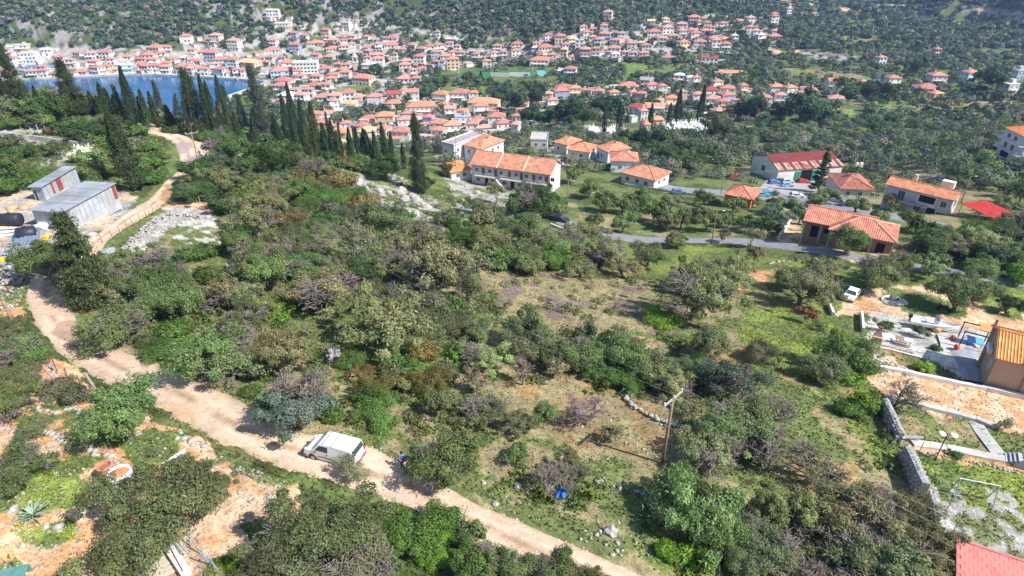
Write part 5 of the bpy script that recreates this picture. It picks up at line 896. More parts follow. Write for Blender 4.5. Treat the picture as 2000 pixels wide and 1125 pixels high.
# grass blades and weeds
x, y = cone_pts(300000, 20, 120, 58); z = HG(x, y)
r_ = np.hypot(x, y); ii = np.clip((np.log(r_/7)/LR*(NR-1)).astype(int), 0, NR-1); jj = np.clip(np.searchsorted(TH, np.arctan2(x, y)), 0, len(TH)-1); cb = base[ii*len(TH)+jj]
gr = (cb[:,1] > cb[:,0]*1.12) & (rng.random(len(x)) < .75*np.clip(60/r_, .3, 1)) | ((np.abs(cb[:,0]-.27) < .08) & (cb[:,2] < .16) & (rng.random(len(x)) < .22)); gr &= clear_of(x, y, -.25); x, y, cb, r_ = x[gr], y[gr], cb[gr], r_[gr]
n = len(x); P = np.stack([x, y, HG(x, y)], 1); hgt = (.07+.17*rng.random(n))*np.clip(80/r_, .55, 1.1); a = rng.random(n)*6.28; w_ = hgt*.5
V = np.stack([P+np.stack([np.cos(a)*w_, np.sin(a)*w_, -0.02*hgt], 1), P-np.stack([np.cos(a)*w_, np.sin(a)*w_, .02*hgt], 1), P+np.stack([rng.normal(size=n)*.12, rng.normal(size=n)*.12, hgt], 1)], 1).reshape(-1,3)
o = link('grass', leafmesh('grass', V, cb*1.05*hue(n, .3, .08))); o.color = (1,1,1,1); tag(o, 'short spring grass growing between the trees', kind='stuff')
# yellow flowers
fx = []
for q, k in (([(350,900),(0,930),(60,1010),(250,990),(260,950)], 110), ([(0,1000),(150,1000),(160,1060),(40,1050)], 50), ([(1550,600),(1620,600),(1640,700),(1560,720),(1530,680)], 200), ([(1640,740),(1690,740),(1790,940),(1750,930)], 220), ([(1280,1040),(1400,1030),(1380,1110),(1300,1100)], 160), ([(1900,940),(2000,950),(2000,1040),(1960,1000)], 120), ([(740,440),(960,440),(900,490)], 80)):
    xs = rng.uniform(min(p[0] for p in q), max(p[0] for p in q), k*3); ys = rng.uniform(min(p[1] for p in q), max(p[1] for p in q), k*3); m = inpoly(xs, ys, q) & (fbm(xs/14, ys/14, 8, 2) > .5); fx.append(PG(xs[m][:k], ys[m][:k]))
P = np.concatenate(fx); n = len(P); P = np.repeat(P, 5, axis=0)+rng.normal(size=(n*5,3))*np.array([.22,.22,.03])+np.array([0,0,.22]); V = tris(P, unit(rng.normal(size=P.shape)*.5+np.array([0,0,1.])), .05, 1)
o = link('flower_patches', leafmesh('flower_patches', V, np.tile(np.array([[.70,.62,.02]]), (len(P),1)))); o.color = (1,1,1,1); tag(o, 'small yellow wild flowers in the grass', kind='stuff')
# ---- stones: loose ones as one mass, those of the heaps as well
ico = bmesh.new(); bmesh.ops.create_icosphere(ico, subdivisions=1, radius=1); IV = np.array([v.co[:] for v in ico.verts]); IF = np.array([[v.index for v in f.verts] for f in ico.faces]); ico.free()
STONE = ground_mat('limestone', 'attr', amt=.2, sc=(2.5,.6), bump=.4)
def stones(name, P, rad, col, label, flat=.6, kind='stuff', parent=None):
    n = len(P); V = IV[None]*(1+rng.normal(size=(n,len(IV),1))*.22)*rad[:,None,None]*(np.array([1,1,flat])*(1+rng.normal(size=(n,1,3))*.25))+P[:,None,:]
    F_ = (IF[None]+(np.arange(n)*len(IV))[:,None,None]).reshape(-1,3); me = mesh_np(name, V.reshape(-1,3), F_, [STONE]); setcol(me, np.repeat(col, len(IV), axis=0)); o = link(name, me, parent); tag(o, label, kind=kind); return o
SP, SR = [], []
for q, k, (r0, r1) in (([(0,690),(120,720),(330,830),(560,950),(560,1125),(0,1125)], 1100, (.05,.17)), ([(0,370),(120,400),(260,385),(220,440),(60,520),(0,560)], 900, (.08,.26)), ([(1690,716),(1990,780),(2000,850),(1740,785)], 1100, (.05,.15)), ([(1690,680),(1780,725),(1700,710)], 120, (.1,.25)), ([(235,490),(330,405),(415,405),(415,432),(340,440),(250,510)], 1100, (.10,.28)),
  ([(1050,930),(1300,1060),(1260,1090),(1000,1000)], 130, (.05,.14)), ([(640,325),(760,335),(900,400),(920,440),(700,420)], 420, (.12,.45)), ([(880,300),(1000,350),(1000,430),(900,430)], 260, (.12,.4)), ([(1000,780),(1320,830),(1300,910),(1000,900)], 160, (.06,.16)), ([(445,900),(560,940),(575,985),(470,990)], 260, (.05,.14)), ([(0,520),(70,470),(85,520),(30,600),(0,600)], 420, (.08,.24)), ([(0,240),(160,270),(160,300),(0,300)], 260, (.1,.35)), ([(440,290),(490,290),(490,312),(430,312)], 60, (.15,.5)), ([(750,930),(1050,980),(1000,1000),(860,960)], 160, (.04,.1)), ([(1840,940),(2000,1010),(2000,1080),(1880,1060)], 500, (.03,.07)), ([(600,830),(1000,900),(960,960),(700,880)], 60, (.05,.12))):
    xs = rng.uniform(min(p[0] for p in q), max(p[0] for p in q), k*2); ys = rng.uniform(min(p[1] for p in q), max(p[1] for p in q), k*2); m = inpoly(xs, ys, q); p = PG(xs[m][:k], ys[m][:k]); SP.append(p); SR.append(r0+(r1-r0)*rng.random(len(p))**2)
P, rad = np.concatenate(SP), np.concatenate(SR); m = clear_of(P[:,0], P[:,1], -.3); P, rad = P[m], rad[m]
stones('loose_stones', P, rad, np.array([.36,.335,.31])*(1+rng.normal(size=(len(P),1))*.16), 'pale limestone pieces scattered over the bare ground')
# pebbles on the dirt road verge
t = rng.random(1400); i = (t*(len(DG)-1)*.72).astype(int); e = rng.integers(0, 2, 1400); s = rng.random(1400)**2*.9; A_, B__ = DG[i,0], DG[i,-1]; d_ = (B__-A_)/np.linalg.norm(B__-A_, axis=1)[:,None]; q = np.where((e == 0)[:,None], A_+d_*s[:,None], B__-d_*s[:,None])
P = np.stack([q[:,0], q[:,1], HG(q[:,0], q[:,1])+.08], 1); stones('road_pebbles', P, .02+.07*rng.random(len(P))**2, np.array([.55,.46,.38])*(1+rng.normal(size=(len(P),1))*.15), 'small pebbles along the verges of the dirt road')

# ---------------------------------------------------------------- single things
P1 = lambda px, py: PG([px], [py])[0]
def ang(a, b): return math.atan2(b[1]-a[1], b[0]-a[0])
def height_at(p, pytop):
    lo, hi = .1, 30
    for _ in range(40):
        m = (lo+hi)/2
        if proj(p[0], p[1], p[2]+m)[1] > pytop: lo = m
        else: hi = m
    return lo
WHITE = mat('white_car_paint', (.80,.81,.82), rough=.25, noise=.04, scale=1, spec=.5); TYRE = mat('tyre_rubber', (.03,.03,.032), rough=.9); RIM = mat('wheel_rim', (.35,.36,.38), rough=.4, metal=.6); GREY_PL = mat('grey_bumper', (.16,.16,.18), rough=.6); PAINT = mat('car_paint', (1,1,1), rough=.25, noise=.04, objcol=True, spec=.5)
REDL = mat('tail_lamp', (.45,.02,.02), rough=.3); LAMP = mat('headlamp', (.6,.62,.65), rough=.15); WOOD = mat('weathered_wood', (.30,.21,.15), rough=.9, noise=.35, scale=2.5, bump=.3); WOODL = mat('pale_wood', (.55,.48,.38), rough=.9, noise=.25, scale=2); RUST = mat('rusty_iron', (.22,.09,.05), rough=.9, noise=.4, scale=3)
def vehicle(name, label, cat, c, rz, prof, glass, W, wb, xf, rw, paint, colour=None, clad=None, roofz=1.4, extras=None, group=None):
    """c: point on the ground below the middle; x forward. prof: side outline (x,z)"""
    t = thing(name, label, cat, c, rz, group); zmax = max(z for _, z in prof)
    def yin(z): return W/2-(max(0, z-.95)/(zmax-.95+1e-6))*W*.09-(.05 if z < .35 else 0)
    secs = []
    for s in (-1, -.93, .93, 1):
        secs.append([(x*(1 if abs(s) < 1 else .985), yin(z)*s, z*(1 if abs(s) < 1 else 1-.02*(z > zmax*.9))) for x, z in prof])
    b = MB().loft(secs); o = b.obj('body', paint, t, smooth=False, bevel=.035)
    if colour: o.color = (*colour, 1)
    for kind, q in glass:
        b = MB()
        if kind == 'side':
            for s in (-1, 1): b.add([(x, (yin(z)+.012)*s, z) for x, z in q]+[(x, (yin(z)-.03)*s, z) for x, z in q], [tuple(range(len(q))), tuple(range(2*len(q)-1, len(q)-1, -1))]+[(i, (i+1)%len(q), len(q)+(i+1)%len(q), len(q)+i) for i in range(len(q))])
        else:
            (xa, za), (xb, zb) = q; nx, nz = (zb-za), -(xb-xa); l = math.hypot(nx, nz); s_ = 1 if kind == 'windscreen' else -1; nx, nz = nx/l*.012*s_, nz/l*.012*s_
            if nz < 0 and kind == 'windscreen': nx, nz = -nx, -nz
            ya, yb = yin(za)-.10, yin(zb)-.12; q4 = [(xa, -ya, za), (xa, ya, za), (xb, yb, zb), (xb, -yb, zb)]; ex = .03 if kind == 'windscreen' else -.03
            b.add([(x+ex, y, z+.022) for x, y, z in q4]+[(x-ex, y, z-.02) for x, y, z in q4], [(0,1,2,3),(7,6,5,4),(0,4,5,1),(1,5,6,2),(2,6,7,3),(3,7,4,0)])
        b.obj({'side': 'side_window'}.get(kind, kind), GLASS, t)
    for x in (xf, xf-wb):
        for s in (-1, 1):
            w_ = MB().lathe([(rw*.6,-.1),(rw*.97,-.1),(rw,-.05),(rw,.05),(rw*.97,.1),(rw*.6,.1)], 18).obj('wheel', TYRE, t, loc=(x, s*(W/2-.09), rw)); w_.rotation_euler = (math.pi/2, 0, 0)
            MB().lathe([(rw*.2,-.115),(rw*.6,-.112),(rw*.62,.112),(rw*.2,.12)], 12).obj('rim', RIM, w_)
            a = MB()
            for k in range(9):
                t0, t1 = math.pi*k/9, math.pi*(k+1)/9; r0, r1 = rw*1.02, rw*1.22; y0, y1 = s*(W/2-.3), s*(W/2+.012)
                vs = [(r*math.cos(tt), y, r*math.sin(tt)) for tt in (t0, t1) for r in (r0, r1) for y in (y0, y1)]; a.add(vs, [(0,1,3,2),(4,6,7,5),(1,5,7,3),(0,2,6,4),(2,3,7,6),(0,4,5,1)])
            a.obj('wheel_arch', GREY_PL if clad else TYRE, t, loc=(x, 0, rw))
    if clad:
        for (x0, x1) in clad: MB().box(((x0+x1)/2, 0, .42), (x1-x0, W+.03, .30)).obj('bumper', GREY_PL, t, bevel=.05)
    if extras: extras(t, yin)
    return t
# the van
f, r_ = P1(612, 899), P1(676, 917); rzv = ang(r_, f); fw = np.array([math.cos(rzv), math.sin(rzv)]); rt = np.array([fw[1], -fw[0]]); c = (f[:2]+r_[:2])/2+rt*.88+fw*(-.0); WB = 2.66
VP = [(-2.12,.30),(-2.17,.75),(-2.12,1.2),(-2.0,1.72),(-1.85,1.80),(-.2,1.84),(.62,1.80),(.85,1.70),(1.42,1.10),(1.95,.98),(2.14,.80),(2.2,.5),(2.15,.28),(1.8,.24),(-1.9,.24)]
def van_bits(t, yin):
    for x in (-.35, .35):
        b = MB(); b.tube([(x,-.72,1.84),(x,-.70,1.93),(x,.70,1.93),(x,.72,1.84)], .022, 6); b.obj('roof_bar', GREY_PL, t)
    for s in (-1, 1):
        MB().box((-2.12, s*.74, 1.0), (.12,.16,.5)).obj('tail_lamp', REDL, t); MB().box((2.0, s*.66, .86), (.34,.26,.15)).obj('headlight', LAMP, t, bevel=.03)
        MB().box((1.0, s*.98, 1.18), (.12,.22,.2)).obj('wing_mirror', GREY_PL, t, bevel=.03)
        MB().box((-.1, s*(.882), .62), (2.0,.03,.1)).obj('side_strip', GREY_PL, t); MB().box((.05, s*.885, 1.02), (.16,.03,.035)).obj('door_handle', GREY_PL, t)
    MB().box((-2.185,0,.56), (.02,.5,.13)).obj('number_plate', mat('plate_white', (.75,.75,.72)), t); MB().box((2.17,0,.72), (.06,.9,.16)).obj('grille', GREY_PL, t)
vehicle('parked_van', 'white delivery van with dark side window and two roof bars on the dirt road', 'van', (c[0], c[1], hz(*c)+.12), rzv, VP,
    [('side', [(.02,1.18),(1.12,1.18),(.72,1.62),(.02,1.64)]), ('windscreen', [(1.38,1.15),(.86,1.68)]), ('rear_window', [(-2.105,1.22),(-2.01,1.68)])], 1.78, WB, 1.40, .32, WHITE, clad=((1.95,2.24),(-2.2,-1.98)), extras=van_bits)
CP = [(-2.1,.3),(-2.15,.7),(-2.05,.92),(-1.55,.97),(-1.05,1.38),(.3,1.40),(.95,.98),(1.9,.85),(2.1,.65),(2.12,.32),(1.7,.22),(-1.8,.22)]
CG = [('side', [(-1.15,1.0),(.72,1.0),(.26,1.32),(-.92,1.32)]), ('windscreen', [(.92,1.0),(.36,1.36)]), ('rear_window', [(-1.48,1.0),(-1.1,1.34)])]
HP = [(-1.85,.3),(-1.92,.75),(-1.75,1.05),(-1.45,1.42),(.1,1.46),(.85,1.02),(1.75,.85),(1.95,.6),(1.95,.32),(1.6,.22),(-1.6,.22)]
HGl = [('side', [(-1.4,1.02),(.66,1.02),(.08,1.36),(-1.2,1.36)]), ('windscreen', [(.82,1.04),(.16,1.42)]), ('rear_window', [(-1.74,1.08),(-1.48,1.38)])]
def sedan_bits(t, yin):
    for s in (-1, 1):
        MB().box((2.08, s*.58, .66), (.08,.32,.13)).obj('headlight', LAMP, t); MB().box((-2.1, s*.6, .74), (.08,.3,.14)).obj('tail_lamp', REDL, t); MB().box((.72, s*.9, 1.02), (.1,.16,.12)).obj('wing_mirror', GREY_PL, t)
    MB().box((2.11,0,.5), (.05,.5,.12)).obj('number_plate', mat('plate_white', (.75,.75,.72)), t)
a, b_ = P1(1652, 592), P1(1671, 570); rzc = ang(b_, a)
vehicle('white_car', 'old white saloon car with dark windscreen parked beside the dirt roundabout', 'car', (*((a[:2]+b_[:2])/2), hz(*((a[:2]+b_[:2])/2))+.03), rzc, CP, CG, 1.68, 2.5, 1.32, .31, WHITE, clad=((1.98,2.16),(-2.18,-2.02)), extras=sedan_bits)
CARS = [(1095,433,-.6,(.03,.035,.05),'dark blue car parked at the end of the asphalt road'),(1325,379,0,(.15,.22,.38),'blue-grey car among olives above the asphalt road'),(1511,360,.2,(.10,.2,.5),'blue car outermost beside the warehouse end wall'),(1524,357,1.2,(.03,.03,.04),'black car second from the warehouse end wall'),(1537,358,.1,(.45,.55,.65),'pale silver car nearest the green warehouse doors'),(1536,365,.1,(.25,.45,.7),'light blue car in front of the pale silver one'),
 (1568,358,.1,(.6,.04,.04),'red car beside the green door of the warehouse'),(1613,355,.3,(.55,.05,.04),'red car half hidden behind the tall conifer'),(1648,402,1.3,(.20,.35,.62),'mid blue car on the road below the bungalow'),(1500,383,.1,(.05,.30,.42),'petrol blue car at the car park edge'),(1432,346,.2,(.7,.05,.08),'red car under trees across from the warehouse'),(1303,355,.3,(.04,.07,.16),'dark navy car next to the cream bungalow'),(1155,378,.1,(.75,.75,.75),'white car half hidden under olives below the terrace'),(1488,384,.1,(.12,.35,.5),'steel blue car at the tip of the car park'),(1555,386,.0,(.7,.7,.72),'white car on the pale tarmac in front of the warehouse')]
first = None
for px, py, rz, col, lb in CARS:
    c = P1(px, py)
    if first is None: first = vehicle('parked_car', lb, 'car', (c[0], c[1], c[2]+.08), rz, HP, HGl, 1.68, 2.45, 1.2, .3, PAINT, colour=col, group='parked cars'); src = list(first.children); continue
    t = first.copy(); COL.objects.link(t); t.location = (c[0], c[1], c[2]+.08); t.rotation_euler = (0,0,rz); t['label'] = lb
    for ch in src:
        q = ch.copy(); COL.objects.link(q); q.parent = t
        if q.name.startswith('body'): q.color = (*col, 1)
        for g in ch.children: e = g.copy(); COL.objects.link(e); e.parent = q
# poles and wires
def pole(bx, by, ty, label, arm=None, armrz=None, lamp=False, group='utility poles', r=.11, top=None, wood=WOOD):
    p = P1(bx, by); h = height_at(p, ty); t = thing('utility_pole', label, 'pole', p, 0, group)
    lean = ((top-proj(p[0],p[1],p[2]+h)[0])*proj(*p)[2]/F) if top else 0
    MB().tube([(0,0,-.5),(lean*.5,0,h*.5),(lean,0,h)], [r*1.25,r,r*.75], 8).obj('post', wood, t, smooth=True); tips = []
    if arm:
        dx, dy = math.cos(armrz)*arm/2, math.sin(armrz)*arm/2
        MB().box((lean,0,h-.35), (arm,.11,.15), armrz).obj('crossarm', mat('grey_timber', (.42,.38,.36), noise=.3, scale=3), t)
        for s in (-1, 1): MB().tube([(lean+dx*s*.45,dy*s*.45,h-.4),(lean,0,h-1.05)], .025, 5).obj('brace', METAL, t)
        for s in (-1, .05, 1):
            MB().lathe([(.03,0),(.03,.12),(.08,.14),(.09,.2),(.05,.26),(.02,.3)], 8, (lean+dx*s*.94, dy*s*.94, h-.28)).obj('insulator', marble, t); tips.append(Vector((p[0]+lean+dx*s*.94, p[1]+dy*s*.94, p[2]+h+.02)))
    else: tips = [Vector((p[0]+lean, p[1], p[2]+h-.1-k*.35)) for k in range(3)]
    if lamp:
        MB().tube([(lean,0,h-.3),(lean+.5,-.1,h-.1),(lean+1.1,-.2,h-.05)], .035, 5).obj('lamp_arm', METAL, t); MB().box((lean+1.25,-.2,h-.08), (.5,.2,.1)).obj('lamp_head', FRAME, t)
    return tips, p, h
WIRE = mat('wire', (.30,.30,.31), rough=.6)
def wire(A, B, label, sag=.6, r=.010):
    L_ = [A.lerp(B, k/14)-Vector((0,0,sag*4*(k/14)*(1-k/14))) for k in range(15)]
    o = MB().tube(L_, r, 3).obj('power_wire', WIRE); tag(o, label, 'wire', 'power wires')
AZ = math.atan2(.70, .72)
T0, p0, h0 = pole(1293, 905, 772, 'near wooden power pole with grey crossarm and three insulators in the plot', 2.5, AZ, r=.13, top=1316)
T1, p1_, _ = pole(391, 334, 257, 'leaning pole with crossarm beside the dirt road puddle', 2.4, .5, top=373)
for k in range(3): wire(T1[k], T0[k], ['power wire on the far side','middle power wire','power wire on the near side'][k]+' running over the plot to the pole by the puddle', 4.0)
hd = (T0[1]-T1[1]).normalized()
for k in range(3): wire(T0[k], T0[k]+Vector((hd.x*.80+.28, hd.y*.85+.0, .02))*55, ['outer','middle','inner'][k]+' power wire leaving the near pole towards the grey thicket', 1.6)
PL = [(1389,477,410,1401,'pole between the pruned olives beside the asphalt road',1),(1107,416,352,1110,'pole with lamp below the long terrace end wall',1),(890,348,262,889,'tall dark pole in front of the flat white block',0),(1408,380,336,1414,'pole above the red-orange house',0),(1663,352,300,1678,'transformer pole nearest the bungalow',0),(1678,348,291,1692,'transformer pole second from the bungalow',0),(1710,340,286,1724,'pole third from the bungalow near the villa',0),(1726,362,296,1745,'pole at the villa corner',0),(1877,396,343,1896,'pole behind the red canopy',1),(1985,334,306,1994,'pole at the bend of the far asphalt road',0),(193,216,157,173,'pole standing over the bay between cypresses',1),(1767,333,309,1769,'short pole behind the villa roof',0),(1087,245,212,1086,'pole beside the dark pines near the cemetery',0),(907,172,145,908,'pole at the edge of the town meadow',0)]
tips = {}
for bx, by, ty, tx, lb, lp in PL: tips[bx] = pole(bx, by, ty, lb, lamp=bool(lp) and bx != 193, r=.10, top=tx)[0]
for a_, b_, lb in ((1408,1663,'from the red-orange house to the transformer'),(1663,1710,'between the transformer poles'),(1710,1985,'over the grove to the far road bend'),(1726,1877,'above the villa roof'),(890,1408,'from the tall dark pole over the cream bungalow')):
    for k in range(2): wire(tips[a_][k], tips[b_][k], ('upper' if k == 0 else 'lower')+' wire '+lb, 1.5, .014)
pp = tips[1663][0].lerp(tips[1678][0], .5); t = thing('transformer', 'white transformer boxes on a platform between two poles', 'transformer', (pp.x, pp.y, pp.z-5)); MB().box((0,0,0), (3,.8,.12)).obj('platform', METAL, t)
for x in (-.6,.8): MB().box((x,0,.75), (.9,.8,1.3)).obj('transformer_box', FRAME, t, bevel=.05)
pole(31, 648, 598, 'short dark pole with white insulators at the road bend', 1.0, .3, top=12, r=.16)
# sheds
TIN = mat('corrugated_tin', (.46,.50,.56), rough=.45, metal=.35, noise=.22, scale=.5, col2=(.33,.33,.34)); TINW = mat('pale_tin', (.44,.47,.52), rough=.6, metal=.1, noise=.3, scale=.7, col2=(.38,.39,.40)); TINR = mat('rusty_tin', (.30,.07,.05), rough=.8, noise=.4, scale=1)
def corr(L, D, z00, z10, z11, z01, per=.5, a=.05):
    n = int(L/per*2); vs = []; fs = []
    for j in (0, 1):
        for i in range(n+1):
            u = i/n; z = ((z00*(1-u)+z10*u) if j == 0 else (z01*(1-u)+z11*u))+a*(i % 2); vs.append((L*u, D*j, z))
    m = n+1; vs2 = [(x, y, z-.04) for x, y, z in vs]; b = MB(); b.add(vs+vs2, [(i, i+1, m+i+1, m+i) for i in range(n)]+[(2*m+m+i, 2*m+m+i+1, 2*m+i+1, 2*m+i) for i in range(n)]); return b
def shed(name, label, FLp, FRp, D, h0_, h1_, door, rust, group='tin sheds'):
    p = PG([FLp[0], FRp[0]], [FLp[1], FRp[1]]); rz = ang(p[0], p[1]); L = math.hypot(*(p[1]-p[0])[:2]); z = min(p[0][2], p[1][2]); t = thing(name, label, 'shed', (p[0][0], p[0][1], z), rz, group)
    for nm, q in (('front_wall', [(0,0),(L,0)]), ('side_wall', [(L,0),(L,D)]), ('side_wall', [(0,D),(0,0)]), ('back_wall', [(L,D),(0,D)])):
        (x0, y0), (x1, y1) = q; n = max(4, int(math.hypot(x1-x0, y1-y0)/.22)); b = MB(); vs = []
        for i in range(n+1):
            u = i/n; x, y = x0+(x1-x0)*u, y0+(y1-y0)*u; hz_ = h0_+(h1_-h0_)*y/D-.05; nx, ny = (y1-y0), -(x1-x0); l = math.hypot(nx, ny); o_ = .03*(i % 2); vs += [(x+nx/l*o_, y+ny/l*o_, -1.2), (x+nx/l*o_, y+ny/l*o_, hz_)]
        b.add(vs, [(2*i, 2*i+2, 2*i+3, 2*i+1) for i in range(n)]); o = link(nm, b.mesh(nm, TINW), t)
    b = corr(L+.7, D+.7, h0_, h0_, h1_, h1_); o = b.obj('roof_sheet', TIN, t, loc=(-.35,-.5,.05)); HOUSES_W.append((*frame_(p[0], rz)(L/2, D/2), math.hypot(L,D)/2))
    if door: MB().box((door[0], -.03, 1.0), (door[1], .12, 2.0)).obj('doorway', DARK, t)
    for s_, y0, y1 in rust: MB().box((L+.05, (y0+y1)/2, (h0_+h1_)/2-1.2), (.06, y1-y0, 2.3)).obj('rusty_panel', TINR, t)
    for k in range(1, int(D/1.0)): MB().box((L+.06, k*1.0, (h0_+h1_)/2-1.45), (.03,.05,2.9)).obj('sheet_joint', METAL, t)
    for k in range(1, int(L/1.1)): MB().box((k*1.1, -.06, h0_/2-.1), (.05,.03,h0_)).obj('sheet_joint', METAL, t)
    for k in range(1, 4): q = MB().box((L/2, -.1+D*k/4, h0_+(h1_-h0_)*k/4+.14), (L+.7,.07,.03)).obj('roof_batten', METAL, t)
    MB().box((L*.68, -.09, 1.0), (1.3,.05,2.0)).obj('tin_door', BLKTIN, t)
    return t
BLKTIN = mat('blue_tin', (.30,.35,.44), rough=.6, noise=.3, scale=1)
shed('metal_shed', 'large lean-to shed of pale tin sheets with one long sloping roof', (75,442), (136,448), 11.5, 3.0, 3.3, None, [('r',10.6,11.3)])
b = None
shed('metal_shed', 'small older shed of patched tin with rust-red panels behind the large one', (70,391), (92,393), 9, 2.7, 3.2, (1.2,1.6), [('r',3.4,4.6),('r',2.0,2.5)])
BLK = mat('black_plastic', (.03,.035,.05), rough=.45, noise=.2)
def tank(px, py, r, L, label, rz=0, up=False, m=BLK):
    c = P1(px, py); t = thing('water_tank', label, 'tank', c, rz, 'black water tanks'); b = MB().lathe([(.1*r,0),(.8*r,.02),(r,.15*r),(r,L-.15*r),(.8*r,L-.02),(.1*r,L)], 20)
    o = b.obj('tank_body', m, t, smooth=True); q = MB().lathe([(r*.25,0),(r*.25,.12),(r*.05,.14)], 10)
    if up: q.obj('cap', m, t, loc=(0,0,L))
    else: o.rotation_euler = (0, math.pi/2, 0); o.location = (-L/2, 0, r); q.obj('cap', m, t, loc=(0,0,2*r-.02))
tank(208, 404, 1.25, 2.2, 'big black water tank against the far end of the large shed', up=True); tank(25, 440, 1.0, 3.2, 'black tank lying beside white pipes on rubble', .1); tank(58, 470, 1.1, 2.4, 'black tank behind the blue-grey sheets', .5)
def sheets(px, py, w_, d_, n, label, rz, m, tilt=.25, nm='tin_sheet', dz=.45):
    for k in range(n):
        c = P1(px, py-k*5); t = corr(w_, d_, .1, .1, .1+tilt, .1+tilt).obj(nm, m, loc=(c[0], c[1], c[2]+.1+.1*k), rz=rz+.06*k); tag(t, label+(', %s one' % ['nearest','second','third','farthest'][k] if n > 1 else ''), 'metal sheet', 'stacked metal sheets' if n > 1 else None)
BLT = mat('blue_grey_tin', (.20,.27,.36), rough=.5, metal=.2, noise=.25)
sheets(26, 484, 3.4, 1.2, 4, 'blue-grey corrugated sheet in front of the black tank', .08, BLT, .5); sheets(8, 494, 3.6, .9, 1, 'pale blue bent metal sheet under the blue-grey stack', .15, TIN, .3); sheets(-4, 500, 3.2, .8, 1, 'long pale metal sheet at the bramble edge', -.12, TIN, .3)
WPL = mat('white_plastic', (.72,.72,.74), rough=.5, noise=.1)
for px, py, rz, lb in ((4,449,.12,'white pipe bundle beside the lying black tank'),(8,456,.25,'second white pipe bundle below the first'),(14,462,.35,'short white boards among the rubble')):
    c = P1(px, py); t = thing('pipe_bundle', lb, 'pipes', c, rz, 'white pipes')
    for k in range(4): MB().tube([(-1.4,k*.16,.12+.05*(k%2)),(1.6+.1*k,k*.16,.14)], .07, 6).obj('pipe', WPL, t)
def lump(px, py, r, label, nm, m, flat=.6, cat=None, dz=0, sub=2, jag=.16, col=None, rz=0, sx=1.0):
    c = P1(px, py); bm = bmesh.new(); bmesh.ops.create_icosphere(bm, subdivisions=sub, radius=r); s = random.Random(int(px*7+py))
    for v in bm.verts: v.co = Vector((v.co.x*sx, v.co.y, v.co.z*flat))*(1+s.uniform(-jag, jag))
    for v in bm.verts: v.co.z = max(v.co.z, -r*flat*.45)
    me = bpy.data.meshes.new(nm); bm.to_mesh(me); bm.free(); me.materials.append(m); o = link(nm, me, None, (c[0], c[1], c[2]+r*flat*.35+dz), rz); tag(o, label, cat or nm.replace('_', ' ')); return o
BOU = mat('limestone_rock', (.42,.40,.38), rough=.95, noise=.35, scale=2.2, col2=(.38,.36,.35), bump=.6); TAN = mat('sandy_rock', (.50,.34,.22), rough=.95, noise=.3, scale=2); FILM = mat('plastic_film', (.62,.62,.66), rough=.35, noise=.25, scale=2)
lump(25, 408, .9, 'sandy brown boulder left of the twin by the shed', 'boulder', TAN, .55); lump(48, 408, .9, 'sandy brown boulder next to the shed corner', 'boulder', TAN, .55); lump(23, 415, .6, 'smaller sandy rock in front of the two boulders', 'boulder', TAN, .8)
lump(86, 444, 1.3, 'heap of crumpled clear plastic film at the shed front', 'plastic_heap', FILM, .55, jag=.3); lump(58, 452, 1.3, 'pale tarpaulin heap beside the rubble', 'tarpaulin_heap', FILM, .4, jag=.3); lump(103, 446, .6, 'dark sack against the shed door', 'sack', mat('dark_sack', (.10,.09,.10)), .8)
lump(222, 393, 1.0, 'pale mint plastic bundle beyond the big tank', 'plastic_bundle', mat('mint_film', (.45,.58,.52), rough=.4), .6, jag=.3); lump(212, 492, .9, 'grey canvas sheet lying by the small cypress', 'canvas_sheet', mat('grey_canvas', (.33,.33,.36)), .35, jag=.3)
YEL = mat('yellow_plastic', (.75,.62,.02), rough=.5)
for px, py, lb in ((90,466,'yellow crate on the orange earth near the shed'),(2,510,'yellow box half out of brambles')): c = P1(px, py); t = MB().box((0,0,.25), (.75,.55,.5)).obj('yellow_crate', YEL, loc=tuple(c), bevel=.05); tag(t, lb, 'crate')
c = P1(60, 480); t = MB().box((0,0,.3), (.8,.7,.6)).obj('blue_crate', mat('blue_plastic', (.04,.22,.65), rough=.5), loc=tuple(c), rz=.4, bevel=.06); tag(t, 'bright blue crate at the end of the blue-grey sheets', 'crate')
